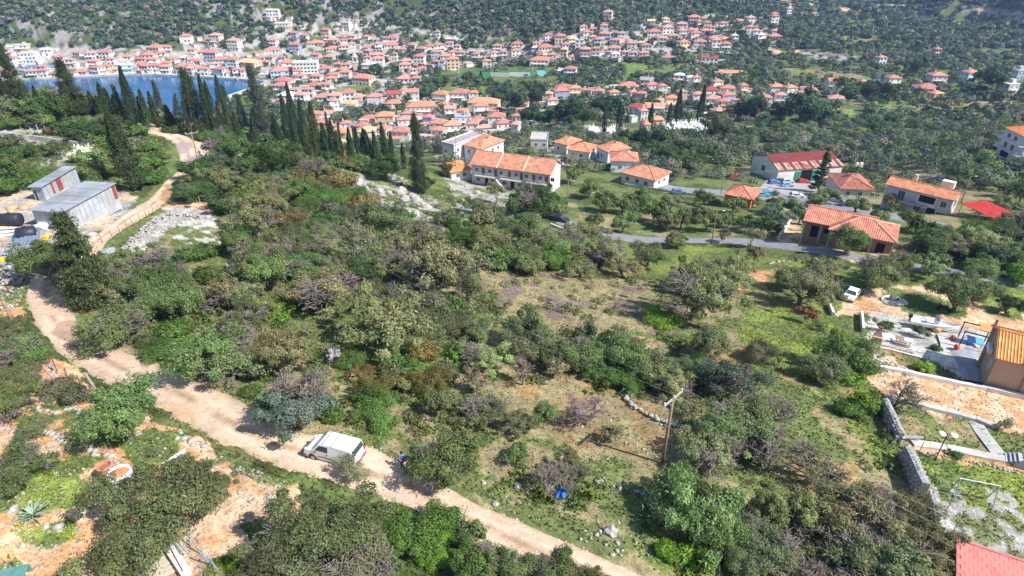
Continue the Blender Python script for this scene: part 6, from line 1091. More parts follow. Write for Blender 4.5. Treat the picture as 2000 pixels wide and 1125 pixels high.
# rocks, boulders, stone rows and walls
for px, py, r, lb in ((697,362,2.3,'large pale limestone outcrop at the edge of the grassy terrace'),(684,358,1.3,'outcrop shoulder left beside the large limestone one'),(713,372,1.2,'pale rock below the large outcrop'),(742,374,1.1,'white rock under the round oak shade'),(760,378,1.0,'white rock between outcrops below the oak'),(782,378,1.8,'tall pointed limestone outcrop below the oak'),(790,392,1.5,'outcrop sloping down from the pointed one'),(806,386,1.2,'pale rock at the upper end of the second ridge'),(815,396,1.5,'limestone of the second ridge, middle piece'),(824,403,1.3,'limestone of the second ridge, lowest piece'),(835,408,1.3,'rounded pale rock in front of the small fenced pen'),(806,424,1.8,'low grey outcrop at the thicket edge'),(655,337,1.0,'white rock at the top corner of the grassy terrace'),(885,372,1.3,'white boulders left of the pole foot'),(878,366,1.0,'small white boulder behind its neighbour at the pole'),(932,378,1.0,'pale boulder below the long terrace'),(975,420,1.8,'grey slab of rock in front of the long terrace grove'),(1193,1040,.85,'white split boulder in the grass near the road bottom'),(1170,942,.6,'white boulder at the start of the shaded stone line'),(1228,772,.7,'white rock at the top of the curved stone wall'),(968,986,.45,'grey block in the verge grass'),(880,962,.35,'small white block under the olive at the verge'),(1010,952,.5,'pale stone left of the bare tree with the blue net'),(945,945,.35,'flat stone in grass by the olive'),(1880,1100,.3,'small stone at the pink roof'),(478,297,1.2,'grey boulder at the pale clearing corner'),(470,292,.9,'lower grey boulder by the clearing'),(115,1032,.55,'white block behind the agave'),(90,1030,.5,'white block touching the agave'),(25,1000,.6,'white block left of the agave'),(30,992,.4,'small pale block beside the agave rocks'),(185,950,.35,'pale stone ring piece near the white bag'),(180,978,.4,'white stone under the sprawling olive edge'),(528,972,.4,'grey-green stone on the orange heap'),(180,462,1.0,'grey boulder between shed and road')):
    lump(px, py, r*(.55 if py > 900 else .85), lb, 'boulder', BOU, .75, cat='rock', jag=.24)
sm4 = []
for k in range(5):
    v = IV*(1+rng.normal(size=(12,1))*.15)*np.array([1,.8,.62]); sm4.append(mesh_np('stone', v, IF, [BOU]))
def stone_row(pts, label, size=.28, step=.42, width=.4, high=0, cat='stone row', nm='stone_row', lim=280):
    W_ = PG([p[0] for p in pts], [p[1] for p in pts])[:, :2]; seg = np.linalg.norm(np.diff(W_, axis=0), axis=1); L_ = seg.sum(); t = thing(nm, label, cat, (*W_[0], hz(*W_[0])), 0, 'dry stone rows'); s = 0; n = 0; o0 = np.array([*W_[0], hz(*W_[0])])
    rr = random.Random(int(pts[0][0]))
    while s < L_ and n < lim:
        k = 0; q = s
        while k < len(seg)-1 and q > seg[k]: q -= seg[k]; k += 1
        P_ = W_[k]+(W_[k+1]-W_[k])*(q/seg[k]); nrm_ = np.array([-(W_[k+1]-W_[k])[1], (W_[k+1]-W_[k])[0]])/seg[k]
        for lv in range(high+1):
            xy = P_+nrm_*rr.uniform(-1,1)*width*(1-.3*lv)
            o = link('stone', sm4[rr.randrange(5)], t, (xy[0]-o0[0], xy[1]-o0[1], hz(*xy)-o0[2]+.06+lv*size*.9), rr.uniform(0,6)); z_ = size*rr.uniform(.55,1.35); o.scale = (z_,z_,z_); n += 1
        s += step*rr.uniform(.6,1.3)
    return t
stone_row([(0,842),(60,838),(100,852),(170,878),(245,903)], 'white dry stone row between orange earth and the pink pot'); stone_row([(85,705),(110,735),(130,752),(160,765),(200,790)], 'stone row under the wire fence by the road', .25); stone_row([(60,800),(110,803),(160,805),(205,812)], 'short stone row behind the ladder rack', .22)
stone_row([(345,845),(380,868),(400,882)], 'stone row by the thin fence posts', .25); stone_row([(20,560),(30,520),(60,500),(85,480)], 'rough white stone embankment left of the road bend', .45, .4, 1.0, 1); stone_row([(1160,735),(1185,742),(1206,755)], 'upper stones of the curved field wall', .3)
stone_row([(1228,766),(1222,785),(1235,798),(1265,812),(1295,828),(1335,838)], 'curved dry stone wall across the brown field', .24, .30, .35, 1); stone_row([(1165,938),(1200,948),(1240,962),(1290,975)], 'stone line in the shade of the big grey olive', .18); stone_row([(1222,867),(1250,876),(1285,888)], 'stone line at the foot of the power pole', .16)
stone_row([(1135,1055),(1180,1050),(1215,1075),(1195,1095)], 'rubble row near the lower road edge', .17, .35, .6); stone_row([(240,500),(262,470),(300,435),(330,418),(412,428)], 'pale crest of the grey rubble heap', .26, .36, .9, 1); stone_row([(1240,477),(1290,480)], 'whitish verge stones of the asphalt road', .2, .35, .15)
stone_row([(820,408),(850,413),(865,418)], 'white stone line by the small pen', .5, .5, .4); stone_row([(1502,515),(1560,507),(1600,508)], 'white stones of the meadow wall above the plot corner', .3, .45); stone_row([(1796,884),(1840,889),(1890,902),(1950,915),(1990,925)], 'white edging stones of the play lawn', .2, .34, .1)
def wall(pts, h, th, label, m=CONC, nm='stone_wall', stones_=0, cap=None, hs=None, base_down=1.2, ret=False):
    W_ = PG([p[0] for p in pts], [p[1] for p in pts]); t = thing(nm, label, 'wall', tuple(W_[0]), 0); o0 = W_[0]; rr = random.Random(int(pts[0][0]+pts[0][1]))
    for k in range(len(W_)-1):
        a, b_ = W_[k]-o0, W_[k+1]-o0; L_ = math.hypot(*(b_-a)[:2]); n = max(1, int(L_/1.2)); nn = np.array([-(b_-a)[1], (b_-a)[0]])/L_*th/2
        secs = []
        for i in range(n+1):
            q = a+(b_-a)*i/n; zz = (a[2]+(b_-a)[2]*i/n); top = zz+h+rr.uniform(-.04,.04)*(1+stones_); secs.append([(q[0]-nn[0],q[1]-nn[1],zz-base_down),(q[0]+nn[0],q[1]+nn[1],zz-base_down),(q[0]+nn[0],q[1]+nn[1],top),(q[0]-nn[0],q[1]-nn[1],top)])
        MB().loft(secs).obj('wall_core', m, t)
        if stones_:
            cnt = 0; b = MB(); ns = int(L_/.38); nr = max(1, int((h+.25)/.26))
            for i in range(ns):
                for j in range(nr+1):
                    for sd in ((-1, 1) if j < nr else (0,)):
                        u = (i+.5+rr.uniform(-.3,.3))/ns; q = a+(b_-a)*u; zz = a[2]+(b_-a)[2]*u; s = rr.uniform(.14,.24); c0 = (q[0]+nn[0]*sd*1.02, q[1]+nn[1]*sd*1.02, zz+min(h, (j+.5)*.26-.2)); v = IV*(1+rng.normal(size=(12,1))*.16)*s*np.array([1,1,.7]); b.add([(c0[0]+x, c0[1]+y, c0[2]+z) for x, y, z in v], [tuple(f) for f in IF])
            q = b.obj('stonework', BOU, t); q['kind'] = 'stuff'
    return t
GST = mat('grey_stone_wall', (.36,.35,.35), rough=.95, noise=.35, scale=2.4, bump=.5); WST = mat('whitewashed_kerb', (.68,.66,.64), noise=.15, scale=1)
wall([(1722,800),(1738,836),(1752,868)], 1.5, .5, 'upper grey stone retaining wall along the plot edge', GST, stones_=1); wall([(1762,898),(1779,935),(1795,975)], 1.8, .6, 'tall dark stone retaining wall stepping above the plot', GST, stones_=1); wall([(1814,968),(1822,1005),(1830,1045)], 1.0, .6, 'low crumbling stone wall beside the play lawn', GST, stones_=1)
wall([(1726,779),(1775,789),(1875,814),(1905,822),(1942,837)], .45, .6, 'low wall between the orange field and the dry garden', CONC, nm='garden_wall'); wall([(1680,713),(1775,732),(1875,753),(1925,762),(2030,785)], .5, .45, 'pale kerb wall below the gravel yard and the beige house', WST, nm='garden_wall')
wall([(1780,866),(1850,877),(1925,892),(2030,912)], .25, .9, 'grey concrete walkway above the play lawn', CONC, nm='walkway'); wall([(1684,650),(1681,616)], .8, .3, 'short white end wall of the gravel yard', WST, nm='garden_wall'); wall([(1618,597),(1626,618)], .7, .4, 'white wall stub at the plot corner', WST, nm='garden_wall')
wall([(1904,824),(1920,850),(1950,888)], .12, 1.3, 'straight concrete garden path descending to the steps', CONC, nm='garden_path'); wall([(1680,673),(1740,684),(1800,700)], .2, .3, 'yard edge kerb above the strip of grass', WST, nm='garden_wall')
wall([(-20,262),(60,272),(165,286)], 1.0, .35, 'long grey concrete wall under the white fence posts', CONC, nm='concrete_wall'); wall([(1520,468),(1540,440),(1552,414)], 1.2, .3, 'white boundary wall left of the brick bungalow', WST, nm='boundary_wall'); wall([(1552,414),(1575,417)], 1.2, .3, 'white rear wall of the brick bungalow plot', WST, nm='boundary_wall')
wall([(1220,362),(1310,376),(1392,386)], .6, .3, 'low grey wall beside the upper road', CONC, nm='road_wall'); wall([(1470,371),(1500,373)], .9, .3, 'white wall at the car park entrance', WST, nm='road_wall'); wall([(1075,440),(1100,450),(1135,461)], .5, .3, 'white kerb wall by the parked dark car', WST, nm='road_wall'); wall([(1620,392),(1660,402),(1700,412)], 1.0, .3, 'white garden wall in front of the faded bungalow', WST, nm='garden_wall')
wall([(1850,296),(1880,299),(1912,301)], 1.0, .4, 'dark stone field wall under the lime patch', GST, nm='field_wall'); wall([(-10,505),(35,490),(85,470)], .25, .2, 'brown plank kerb at the top of the white embankment', WOOD, nm='plank_kerb')
def fence(pts, n, h, label, m=METAL, mesh=True, lean=.05, r=.03, rails=3, group='wire fences', nm='wire_fence', pr=None):
    W_ = PG([p[0] for p in pts], [p[1] for p in pts])[:, :2]; seg = np.linalg.norm(np.diff(W_, axis=0), axis=1); cs = np.concatenate([[0], np.cumsum(seg)]); t = thing(nm, label, 'fence', (*W_[0], hz(*W_[0])), 0, group); o0 = Vector((*W_[0], hz(*W_[0]))); tops = []
    rr = random.Random(int(pts[0][0]+3))
    for i in range(n):
        s = cs[-1]*i/(n-1); k = min(int(np.searchsorted(cs, s, side='right'))-1, len(seg)-1); xy = W_[k]+(W_[k+1]-W_[k])*((s-cs[k])/seg[k]); b0 = Vector((*xy, hz(*xy)))-o0; tp = b0+Vector((rr.uniform(-lean,lean), rr.uniform(-lean,lean), h)); tops.append((b0, tp)); MB().tube([b0-Vector((0,0,.3)), tp], pr or r, 6).obj('post', m, t)
    for j in range(rails):
        b = MB(); f_ = (j+1)/rails*.96; b.tube([a.lerp(c_, f_) for a, c_ in tops], .008 if mesh else .02, 3); b.obj('wire' if mesh else 'rail', m, t)
    return t
fence([(22,247),(60,254),(92,262),(150,274),(165,277)], 10, 2.0, 'row of white concrete fence posts along the grey wall', WST, lean=.04, pr=.07); fence([(85,690),(107,722),(128,742),(160,760),(190,775)], 6, 1.4, 'sagging wire fence with rusty posts beside the road', RUST, lean=.2, rails=5, pr=.045)
fence([(355,838),(400,865),(440,885),(500,905),(560,935)], 8, 1.1, 'thin iron fence posts along the lower road verge', RUST, lean=.1, rails=2); fence([(178,485),(215,470),(240,456),(270,435),(300,418)], 9, 1.5, 'leaning twig fence beside the branch of the road', RUST, lean=.15, rails=2, pr=.04); fence([(15,690),(8,620),(20,560),(60,500)], 6, 1.6, 'brown posts along the white embankment', RUST, lean=.1, rails=3, pr=.05)
fence([(1683,612),(1740,620),(1800,632),(1870,645),(1905,652)], 14, 1.0, 'thin grey railing along the upper edge of the gravel yard', METAL, mesh=False, lean=0, r=.025); fence([(1794,886),(1806,920),(1818,960),(1860,1040)], 7, 1.5, 'green wire fence posts beside the retaining wall', mat('green_iron', (.08,.2,.12)), lean=.03); fence([(378,397),(410,400),(418,398)], 4, 1.6, 'small pen of pale posts under the dark tree', WOODL, pr=.05)
fence([(440,1140),(395,1085),(372,1068)], 5, 1.7, 'green chicken wire fence on slanted posts by the plank stack', mat('blue_grey_post', (.35,.42,.48)), lean=.35, rails=9, pr=.035); fence([(848,410),(873,416)], 5, 1.3, 'little fenced pen with dark cloth at the rocky slope', METAL)
c = P1(190, 768); o = MB().tube([(0,0,-.3),(-.1,0,1.0),(-.35,.05,2.1)], [.14,.13,.11], 7).obj('gate_post', mat('grey_log', (.33,.30,.29), noise=.3, scale=3), loc=tuple(c)); tag(o, 'thick grey leaning log post at the road verge', 'post')
# lower left yard: pot, bulk bag, agave, boards, rack, bin
cl = mat('pink_clay', (.62,.25,.20), rough=.7, noise=.15, scale=1.5, col2=(.54,.22,.18)); c = P1(215, 935)
t = thing('clay_pot', 'tall pink clay tub beside the white bag', 'pot', tuple(c)); b = MB().lathe([(.30,0),(.36,.02),(.47,1.18),(.52,1.22),(.50,1.32),(.42,1.32),(.38,.9),(.02,.88)], 22); b.obj('tub', cl, t, smooth=False); MB().lathe([(.40,1.12),(.02,1.14)], 14).obj('soil', mat('soil', (.30,.14,.08)), t)
c = P1(242, 945); t = thing('bulk_bag', 'white builder bag filled with orange earth', 'bag', tuple(c)); rb = MB(); secs = []
for z, r0 in ((0,.66),(.2,.82),(.45,.80),(.62,.70),(.85,.80),(1.05,.78),(1.15,.72),(1.22,.74),(1.18,.62),(1.05,.58)): secs.append([((r0+.05*math.sin(a*5+z*6)+.03*math.sin(a*11))*math.cos(a), (r0+.05*math.sin(a*4+z*9))*math.sin(a), z+.03*math.sin(a*7)) for a in [2*math.pi*k/28 for k in range(28)]])
rb.loft(secs).obj('bag', mat('white_fabric', (.78,.78,.80), rough=.8, noise=.08), t, smooth=True); MB().lathe([(.60,1.06),(.35,1.16),(.02,1.20)], 18).obj('earth_fill', mat('orange_earth', (.52,.25,.12), noise=.3, scale=3), t)
AG = mat('agave_leaf', (.30,.38,.27), rough=.6, noise=.2, scale=3); c = P1(66, 1010); t = thing('agave_plant', 'spiky pale agave among white blocks', 'plant', tuple(c)); lf = []
for k in range(3):
    L_ = .95+.12*k; b = MB(); secs = []
    for i in range(7):
        u = i/6; w_ = .085*(1-u)**.7+.004; zc = .42*math.sin(u*1.7)*(1.0-.25*k); secs.append([(u*L_, -w_, zc), (u*L_, 0, zc-.03), (u*L_, w_, zc), (u*L_, 0, zc+.008)])
    lf.append(b.loft(secs).mesh('leaf', AG))
for k in range(38):
    o = link('leaf', lf[k%3], t, (0,0,.05+.004*k), k*2.4); o.rotation_euler = (0, -.02*k*.9+.15, k*2.4); s = 1.1-.012*k; o.scale = (s,1,s)
c = P1(312, 1105); t = thing('board_stack', 'pale beige boards lying together on the orange earth', 'boards', tuple(c), .55)
for k in range(6): MB().box((0,0,0), (2.6+.12*(k%3),.30,.06)).obj('plank', WOODL, t, loc=(.2*(k%2)+.05*k,-.9+.34*k,.12+.02*(k%3)), rz=.02*(k%3))
t = thing('wall_coping', 'whitewashed low wall with a rusty hoop beside the boards', 'wall', tuple(P1(345,1095)), -.75)
MB().box((0,0,.25), (3.4,.55,.7)).obj('wall_core', WST, t); MB().tube([(.9*math.cos(a)*.3-1.2, .9*math.sin(a)*.3, .64) for a in [2*math.pi*k/14 for k in range(15)]], .035, 5).obj('rusty_hoop', RUST, t); MB().tube([(-1.0,.05,.66),(1.6,-.1,.64)], .03, 5).obj('iron_rod', RUST, t)
for k, (x0, y0, x1, y1, lb) in enumerate(((322,1035,372,1095,'long pale blue pipe leaning over the whitewashed wall'),(330,1050,362,1098,'thin grey rod under the pale blue pipe'),(308,1050,328,1082,'dark stick behind the whitewashed wall'),(218,1080,262,1112,'brown board lying on the orange earth'))):
    a, b_ = P1(x0, y0), P1(x1, y1); o = MB().tube([Vector(a)+Vector((0,0,.7 if k < 3 else .1)), Vector(b_)+Vector((0,0,.8 if k < 2 else .1))], (.06,.035,.04,.09)[k], 6).obj('pipe' if k < 2 else 'stick', (mat('blue_grey_post', (0,0,0)), METAL, WOOD, WOOD)[k]); tag(o, lb, 'pipe' if k < 2 else 'stick')
c = P1(172, 822); t = thing('wooden_rack', 'grey slatted rack lying behind the olive', 'rack', tuple(c), .25)
for k in range(7): MB().box((0,0,0), (2.0,.10,.06)).obj('slat', mat('grey_log', (0,0,0)), t, loc=(.06*k,-.7+.22*k,.22))
for x in (-.8,.8): MB().box((0,0,0), (.1,1.7,.1)).obj('bearer', WOOD, t, loc=(x+.15,0,.12))
o = MB().box((0,0,.3), (2.2,1.2,.06)).box((0,.58,.0), (2.2,.06,.6)).obj('green_panel', mat('teal_panel', (.12,.27,.24), rough=.5), loc=tuple(P1(10,1135)), rz=.3); tag(o, 'dull teal sheet at the bottom corner of the yard', 'sheet')
a, b_ = P1(316, 908), P1(364, 884); o = MB().box((0,0,.12), (math.hypot(*(b_-a)[:2]),.08,.3), 0).obj('bed_edging', WST, loc=tuple((a+b_)/2), rz=ang(a,b_)); tag(o, 'white board edging of a raised earth bed', 'edging')
o = lump(303, 985, .45, 'bright blue sheet glimpsed under the sprawling olive', 'blue_sheet', mat('blue_tarp', (.05,.20,.60), rough=.5, noise=.2), .4, jag=.3)
# blue net in the bare tree
NET = mat('blue_net', (.03,.16,.55), rough=.7, noise=.3, scale=6); c = P1(1092, 985); b = MB(); n = 12; vs = []
for j in range(n+1):
    for i in range(n+1):
        u, v = i/n, j/n; w_ = .22+.16*v+.05*math.sin(v*9); vs.append((c[0]+.1+(u-.5)*2*w_+.08*math.sin(v*7), c[1]+.15*math.sin(u*11+v*4)+.1*math.sin(v*5), c[2]+1.7-.85*v+.06*math.sin(u*6)))
b.add(vs, [(j*(n+1)+i, j*(n+1)+i+1, (j+1)*(n+1)+i+1, (j+1)*(n+1)+i) for j in range(n) for i in range(n) ]); o = b.obj('blue_net', NET, smooth=True); tag(o, 'crumpled bright blue netting hanging in the bare brown tree', 'netting')
# people in the shade of the verge olive
SKIN = mat('skin', (.50,.30,.21), rough=.6); HAIR = mat('dark_hair', (.03,.022,.018), rough=.8)
def skinned(name, verts, edges, rad, m, parent, sub=2):
    me = bpy.data.meshes.new(name); me.from_pydata(verts, edges, []); me.materials.append(m); o = link(name, me, parent); s = o.modifiers.new('skin', 'SKIN'); s.use_smooth_shade = True; o.modifiers.new('sub', 'SUBSURF').levels = sub; o.modifiers['sub'].render_levels = sub
    for v, r in zip(me.skin_vertices[0].data, rad): v.radius = (r, r*(.8 if r > .1 else 1))
    me.skin_vertices[0].data[0].use_root = True; return o
def person(c, rz, label, top, legs_, armf, bend=.1, sh=.15):
    t = thing('person', label, 'person', c, rz, None); b = bend
    J = [(0,0,.92),(b*.4,0,1.12),(b,0,1.36),(b*1.1,0,1.46),(b*1.25,0,1.54),(b*1.35,0,1.68),(b,.17,1.38),(b+armf*.5,.23,1.14),(b+armf,.14,1.0+armf*.4),(b+armf+.07,.12,1.0+armf*.45),(b,-.17,1.38),(b+armf*.5,-.23,1.14),(b+armf,-.14,1.0+armf*.5),(b+armf+.07,-.12,1.0+armf*.55),(0,.09,.86),(.05,.11,.48),(-.03,.12,.07),(.12,.13,.03),(0,-.09,.86),(.12,-.10,.48),(.05,-.11,.07),(.2,-.12,.03)]
    E = [(0,1),(1,2),(2,3),(3,4),(4,5),(2,6),(6,7),(7,8),(8,9),(2,10),(10,11),(11,12),(12,13),(0,14),(14,15),(15,16),(16,17),(0,18),(18,19),(19,20),(20,21)]
    Rr = [.13,.12,.13,.055,.075,.10,.06,.045,.033,.028,.06,.045,.033,.028,.09,.06,.04,.04,.09,.06,.04,.04]
    skinned('body', J, E, Rr, SKIN, t)
    skinned('top', [(0,0,.84),J[1],(b*.95,0,1.34),(b*1.05,0,1.42),J[6],J[7],J[10],J[11]], [(0,1),(1,2),(2,3),(2,4),(4,5),(2,6),(6,7)], [.165,.15,.155,.08,.08,.062,.08,.062], top, t)
    skinned('trousers', [(0,0,.9),J[14],J[15],(-.02,.12,.14),J[18],J[19],(.06,-.11,.14)], [(0,1),(1,2),(2,3),(0,4),(4,5),(5,6)], [.15,.11,.078,.058,.11,.078,.058], legs_, t)
    hx = b*1.35; MB().lathe([(.02,-.13),(.085,-.10),(.112,0),(.10,.08),(.05,.125),(.01,.13)], 14, (hx-.03,0,1.66)).obj('hair', HAIR, t, smooth=True)
    for s in (-1, 1): MB().lathe([(.004,-.012),(.012,0),(.004,.012)], 6, (hx+.098,s*.036,1.65)).obj('eye', HAIR, t)
    MB().lathe([(.004,.02),(.016,-.01),(.004,-.025)], 6, (hx+.112,0,1.625)).obj('nose', SKIN, t); MB().box((hx+.095,0,1.585), (.012,.045,.012)).obj('mouth', mat('lips', (.4,.15,.12)), t)
    for s, jj in ((1, 9), (-1, 13)):
        for f_ in range(4): p_ = Vector(J[jj]); MB().tube([p_+Vector((0,s*(-.02+.014*f_),0)), p_+Vector((.045,s*(-.024+.015*f_),-.01)), p_+Vector((.07-.006*abs(f_-1.5),s*(-.022+.014*f_),-.035))], [.009,.008,.006], 5).obj('finger', SKIN, t)
        MB().tube([Vector(J[jj])+Vector((-.02,-s*.025,0)), Vector(J[jj])+Vector((.03,-s*.05,-.01))], [.01,.008], 5).obj('thumb', SKIN, t)
PATT = mat('patterned_blouse', (.66,.62,.64), rough=.8, noise=.1, scale=3, col2=(.10,.08,.10)); PATT.node_tree.nodes['Noise Texture.001'].inputs['Scale'].default_value = 9
BLUS = mat('blue_shirt', (.10,.20,.55), rough=.8, noise=.12); JEAN = mat('dark_trousers', (.03,.035,.06), rough=.9)
c = P1(797, 925); person((c[0]-.15, c[1]-.05, c[2]), -.6, 'person in patterned white blouse leaning forward under the verge olive', PATT, JEAN, .30, .16)
person((c[0]-.45, c[1]+.55, c[2]), -1.2, 'person in blue top standing behind the one in patterned blouse', BLUS, JEAN, .22, .05)
# right-hand plots: beige house
BEI = mat('beige_plaster', (.46,.33,.26), rough=.9, noise=.12, scale=.6)
r, L, rz, fr, z = building('beige_house', 'beige single-storey house with striped yellow-orange tile roof and satellite dish', 'house', (1922,756), (1999,775), 7.2, 4.1, 'gable', (.46,.33,.26), (.72,.26,.09), .40, wmat=BEI, ov=.3, L=14, tiles=.30, tcol=(.80,.52,.20),
    wins=[('l',5.3,2.0,.6,1.1,'window'),('f',8,2,1.4,1.3,'window')])
MB().box((2.9,-.06,1.8), (.16,.12,4.2)).obj('wall_pilaster', mat('brown_trim', (.28,.18,.14)), r)
for x in (.1,): MB().box((x,-.03,1.9), (.3,.1,4.1)).obj('corner_pilaster', BEI, r)
for k in range(2): MB().box((-.28,3.2+k*.95,3.0), (.42,.85,.65)).obj('air_conditioner', FRAME, r, bevel=.04)
b = MB(); b.lathe([(.02,-.02),(.25,.02),(.42,.1),(.5,.18),(.47,.19),(.25,.06),(.02,.02)], 18); o = b.obj('satellite_dish', FRAME, r, loc=(3.1,-.1,4.85)); o.rotation_euler = (1.1,0,.5); MB().tube([(3.1,.1,4.1),(3.1,-.05,4.85)], .03, 5).obj('dish_mount', METAL, r)
t_ = MB(); t_.add([(-.1,5.6,-.5),(-.36,5.6,-.5),(-.34,6.3,5.6),(-.1,6.3,5.6),(-.1,5.3,-.5),(-.36,5.3,-.5),(-.34,6.0,5.6),(-.1,6.0,5.6)], [(0,1,2,3),(7,6,5,4),(0,4,5,1),(1,5,6,2),(2,6,7,3),(3,7,4,0)]); t_.obj('tapered_pier', BEI, r)
c = fr(-.3, 6.2); t = thing('flagpole', 'red and white flag on a short pole at the beige house', 'flag', (c[0], c[1], z+5.55)); MB().tube([(0,0,-.3),(-.05,0,1.1)], .025, 5).obj('pole', METAL, t)
b = MB(); b.add([(-.05,.0,1.1),(.55,.1,1.02),(.55,.1,.72),(-.05,0,.8),(-.05,.02,1.1),(.55,.12,1.02),(.55,.12,.72),(-.05,.02,.8)], [(0,1,2,3),(7,6,5,4),(0,4,5,1),(1,5,6,2),(2,6,7,3)]); b.obj('cloth', mat('red_cloth', (.6,.06,.07)), t); MB().box((.24,.06,.9), (.56,.05,.07)).obj('white_stripe', FRAME, t)
# paved strip, patio, pergola
BLUEP = mat('light_blue_paint', (.12,.42,.80), rough=.5, noise=.1); c = P1(1898, 676); t = thing('pergola', 'dark-framed pergola with tan roof over a light blue table beside the beige house', 'pergola', tuple(c), rz)
for x in (-1.5,1.3):
    for y in (-1.2,1.4): MB().box((x,y,1.2), (.12,.12,2.4)).obj('post', mat('dark_blue_post', (.06,.06,.12)), t)
for y in (-1.2,1.4): MB().box((-.1,y,2.44), (3.0,.12,.14)).obj('beam', mat('dark_blue_post', (.06,.06,.12)), t)
MB().box((1.0,.8,2.58), (1.8,1.9,.1)).obj('tan_roof', mat('tan_boards', (.55,.30,.12), noise=.3, scale=3), t)
t = thing('garden_table', 'light blue painted table with bench under the pergola', 'table', tuple(P1(1901,674)), rz); MB().box((0,0,.78), (1.8,1.6,.08)).obj('table_top', BLUEP, t)
for x in (-.7,.7):
    for y in (-.6,.6): MB().box((x,y,.37), (.08,.08,.74)).obj('leg', BLUEP, t)
q = strip('paved_strip', [((1856,690),(1895,650)),((1868,712),(1912,705)),((1880,742),(1920,750))], mat('stone_paving', (.36,.36,.42), noise=.3, scale=1.6, col2=(.28,.28,.33), bump=.4), off=.16, nsub=4, ragged=.05)
q = strip('patio', [((1827,650),(1838,680)),((1890,660),(1880,690))], mat('pale_patio', (.52,.50,.48), noise=.1, scale=1), off=.22, nsub=4, nx=4, ragged=0)
def lathe_thing(px, py, prof, m, nm, lb, cat, n=18, lay=0, rz=0, dz=0, s=1):
    c = P1(px, py); o = MB().lathe(prof, n).obj(nm, m, loc=(c[0], c[1], c[2]+dz), smooth=True); o.scale = (s,s,s)
    if lay: o.rotation_euler = (0, lay, rz)
    tag(o, lb, cat); return o
AMP = [(.05,0),(.12,.02),(.30,.35),(.34,.6),(.26,.85),(.13,.98),(.12,1.05),(.18,1.10),(.10,1.10),(.08,.95)]
lathe_thing(1820, 648, AMP, mat('ochre_clay', (.62,.38,.14), noise=.15), 'amphora', 'ochre amphora lying on its side beside the boat', 'jar', lay=1.45, rz=-.3, dz=.34); lathe_thing(1859, 666, [(.12,0),(.28,.05),(.36,.28),(.30,.5),(.2,.58),(.24,.62),(.15,.62)], mat('red_clay', (.60,.14,.08)), 'clay_urn', 'round red clay urn on the patio centre', 'urn', dz=.22); lathe_thing(1866, 684, [(.12,0),(.28,.05),(.36,.28),(.30,.5),(.2,.58),(.24,.62),(.15,.62)], mat('red_clay', (0,0,0)), 'clay_urn', 'round red clay urn at the patio edge by the railing', 'urn', dz=.22)
c = P1(1747, 589); t = thing('well_feature', 'round white pebble bed with grey stone ball in the roundabout grass', 'garden feature', tuple(c)); MB().lathe([(1.85,-.3),(1.85,.10),(1.7,.14),(.02,.14)], 28).obj('pebble_bed', ground_mat('white_pebbles', 'rgb', (.60,.59,.57), amt=.3, sc=(6,1)), t); MB().lathe([(.05,.1),(.4,.15),(.55,.5),(.45,.85),(.2,.98),(.02,1.0)], 14, (-.2,.3,0)).obj('stone_ball', BOU, t, smooth=True); MB().lathe([(.02,.1),(.2,.15),(.24,.35),(.14,.5),(.02,.52)], 10, (.45,.2,0)).obj('small_jar', RUST, t)
# motorcycle under the big olive
c = P1(1842, 607); t = thing('motorcycle', 'black motorcycle parked in the olive shade by the roundabout', 'motorcycle', tuple(c), -.5)
for x in (-.65,.68): o = MB().lathe([(.20,-.05),(.30,-.06),(.31,0),(.30,.06),(.20,.05)], 18).obj('wheel', TYRE, t, loc=(x,0,.31)); o.rotation_euler = (math.pi/2,0,0)
MB().loft([[(-.8,-.08,.75),(-.8,.08,.75),(-.8,.06,.62),(-.8,-.06,.62)],[(-.2,-.14,.78),(-.2,.14,.78),(-.2,.12,.45),(-.2,-.12,.45)],[(.2,-.16,.95),(.2,.16,.95),(.2,.14,.42),(.2,-.14,.42)],[(.5,-.07,.88),(.5,.07,.88),(.5,.05,.6),(.5,-.05,.6)]]).obj('frame', BLK, t, bevel=.03); MB().tube([(.68,0,.31),(.48,0,.95),(.42,0,1.05)], .03, 6).obj('fork', METAL, t); MB().tube([(.3,-.35,1.08),(.42,-.15,1.05),(.42,.15,1.05),(.3,.35,1.08)], .018, 5).obj('handlebar', BLK, t); MB().box((-.35,0,.82), (.7,.26,.1)).obj('seat', BLK, t, bevel=.04)
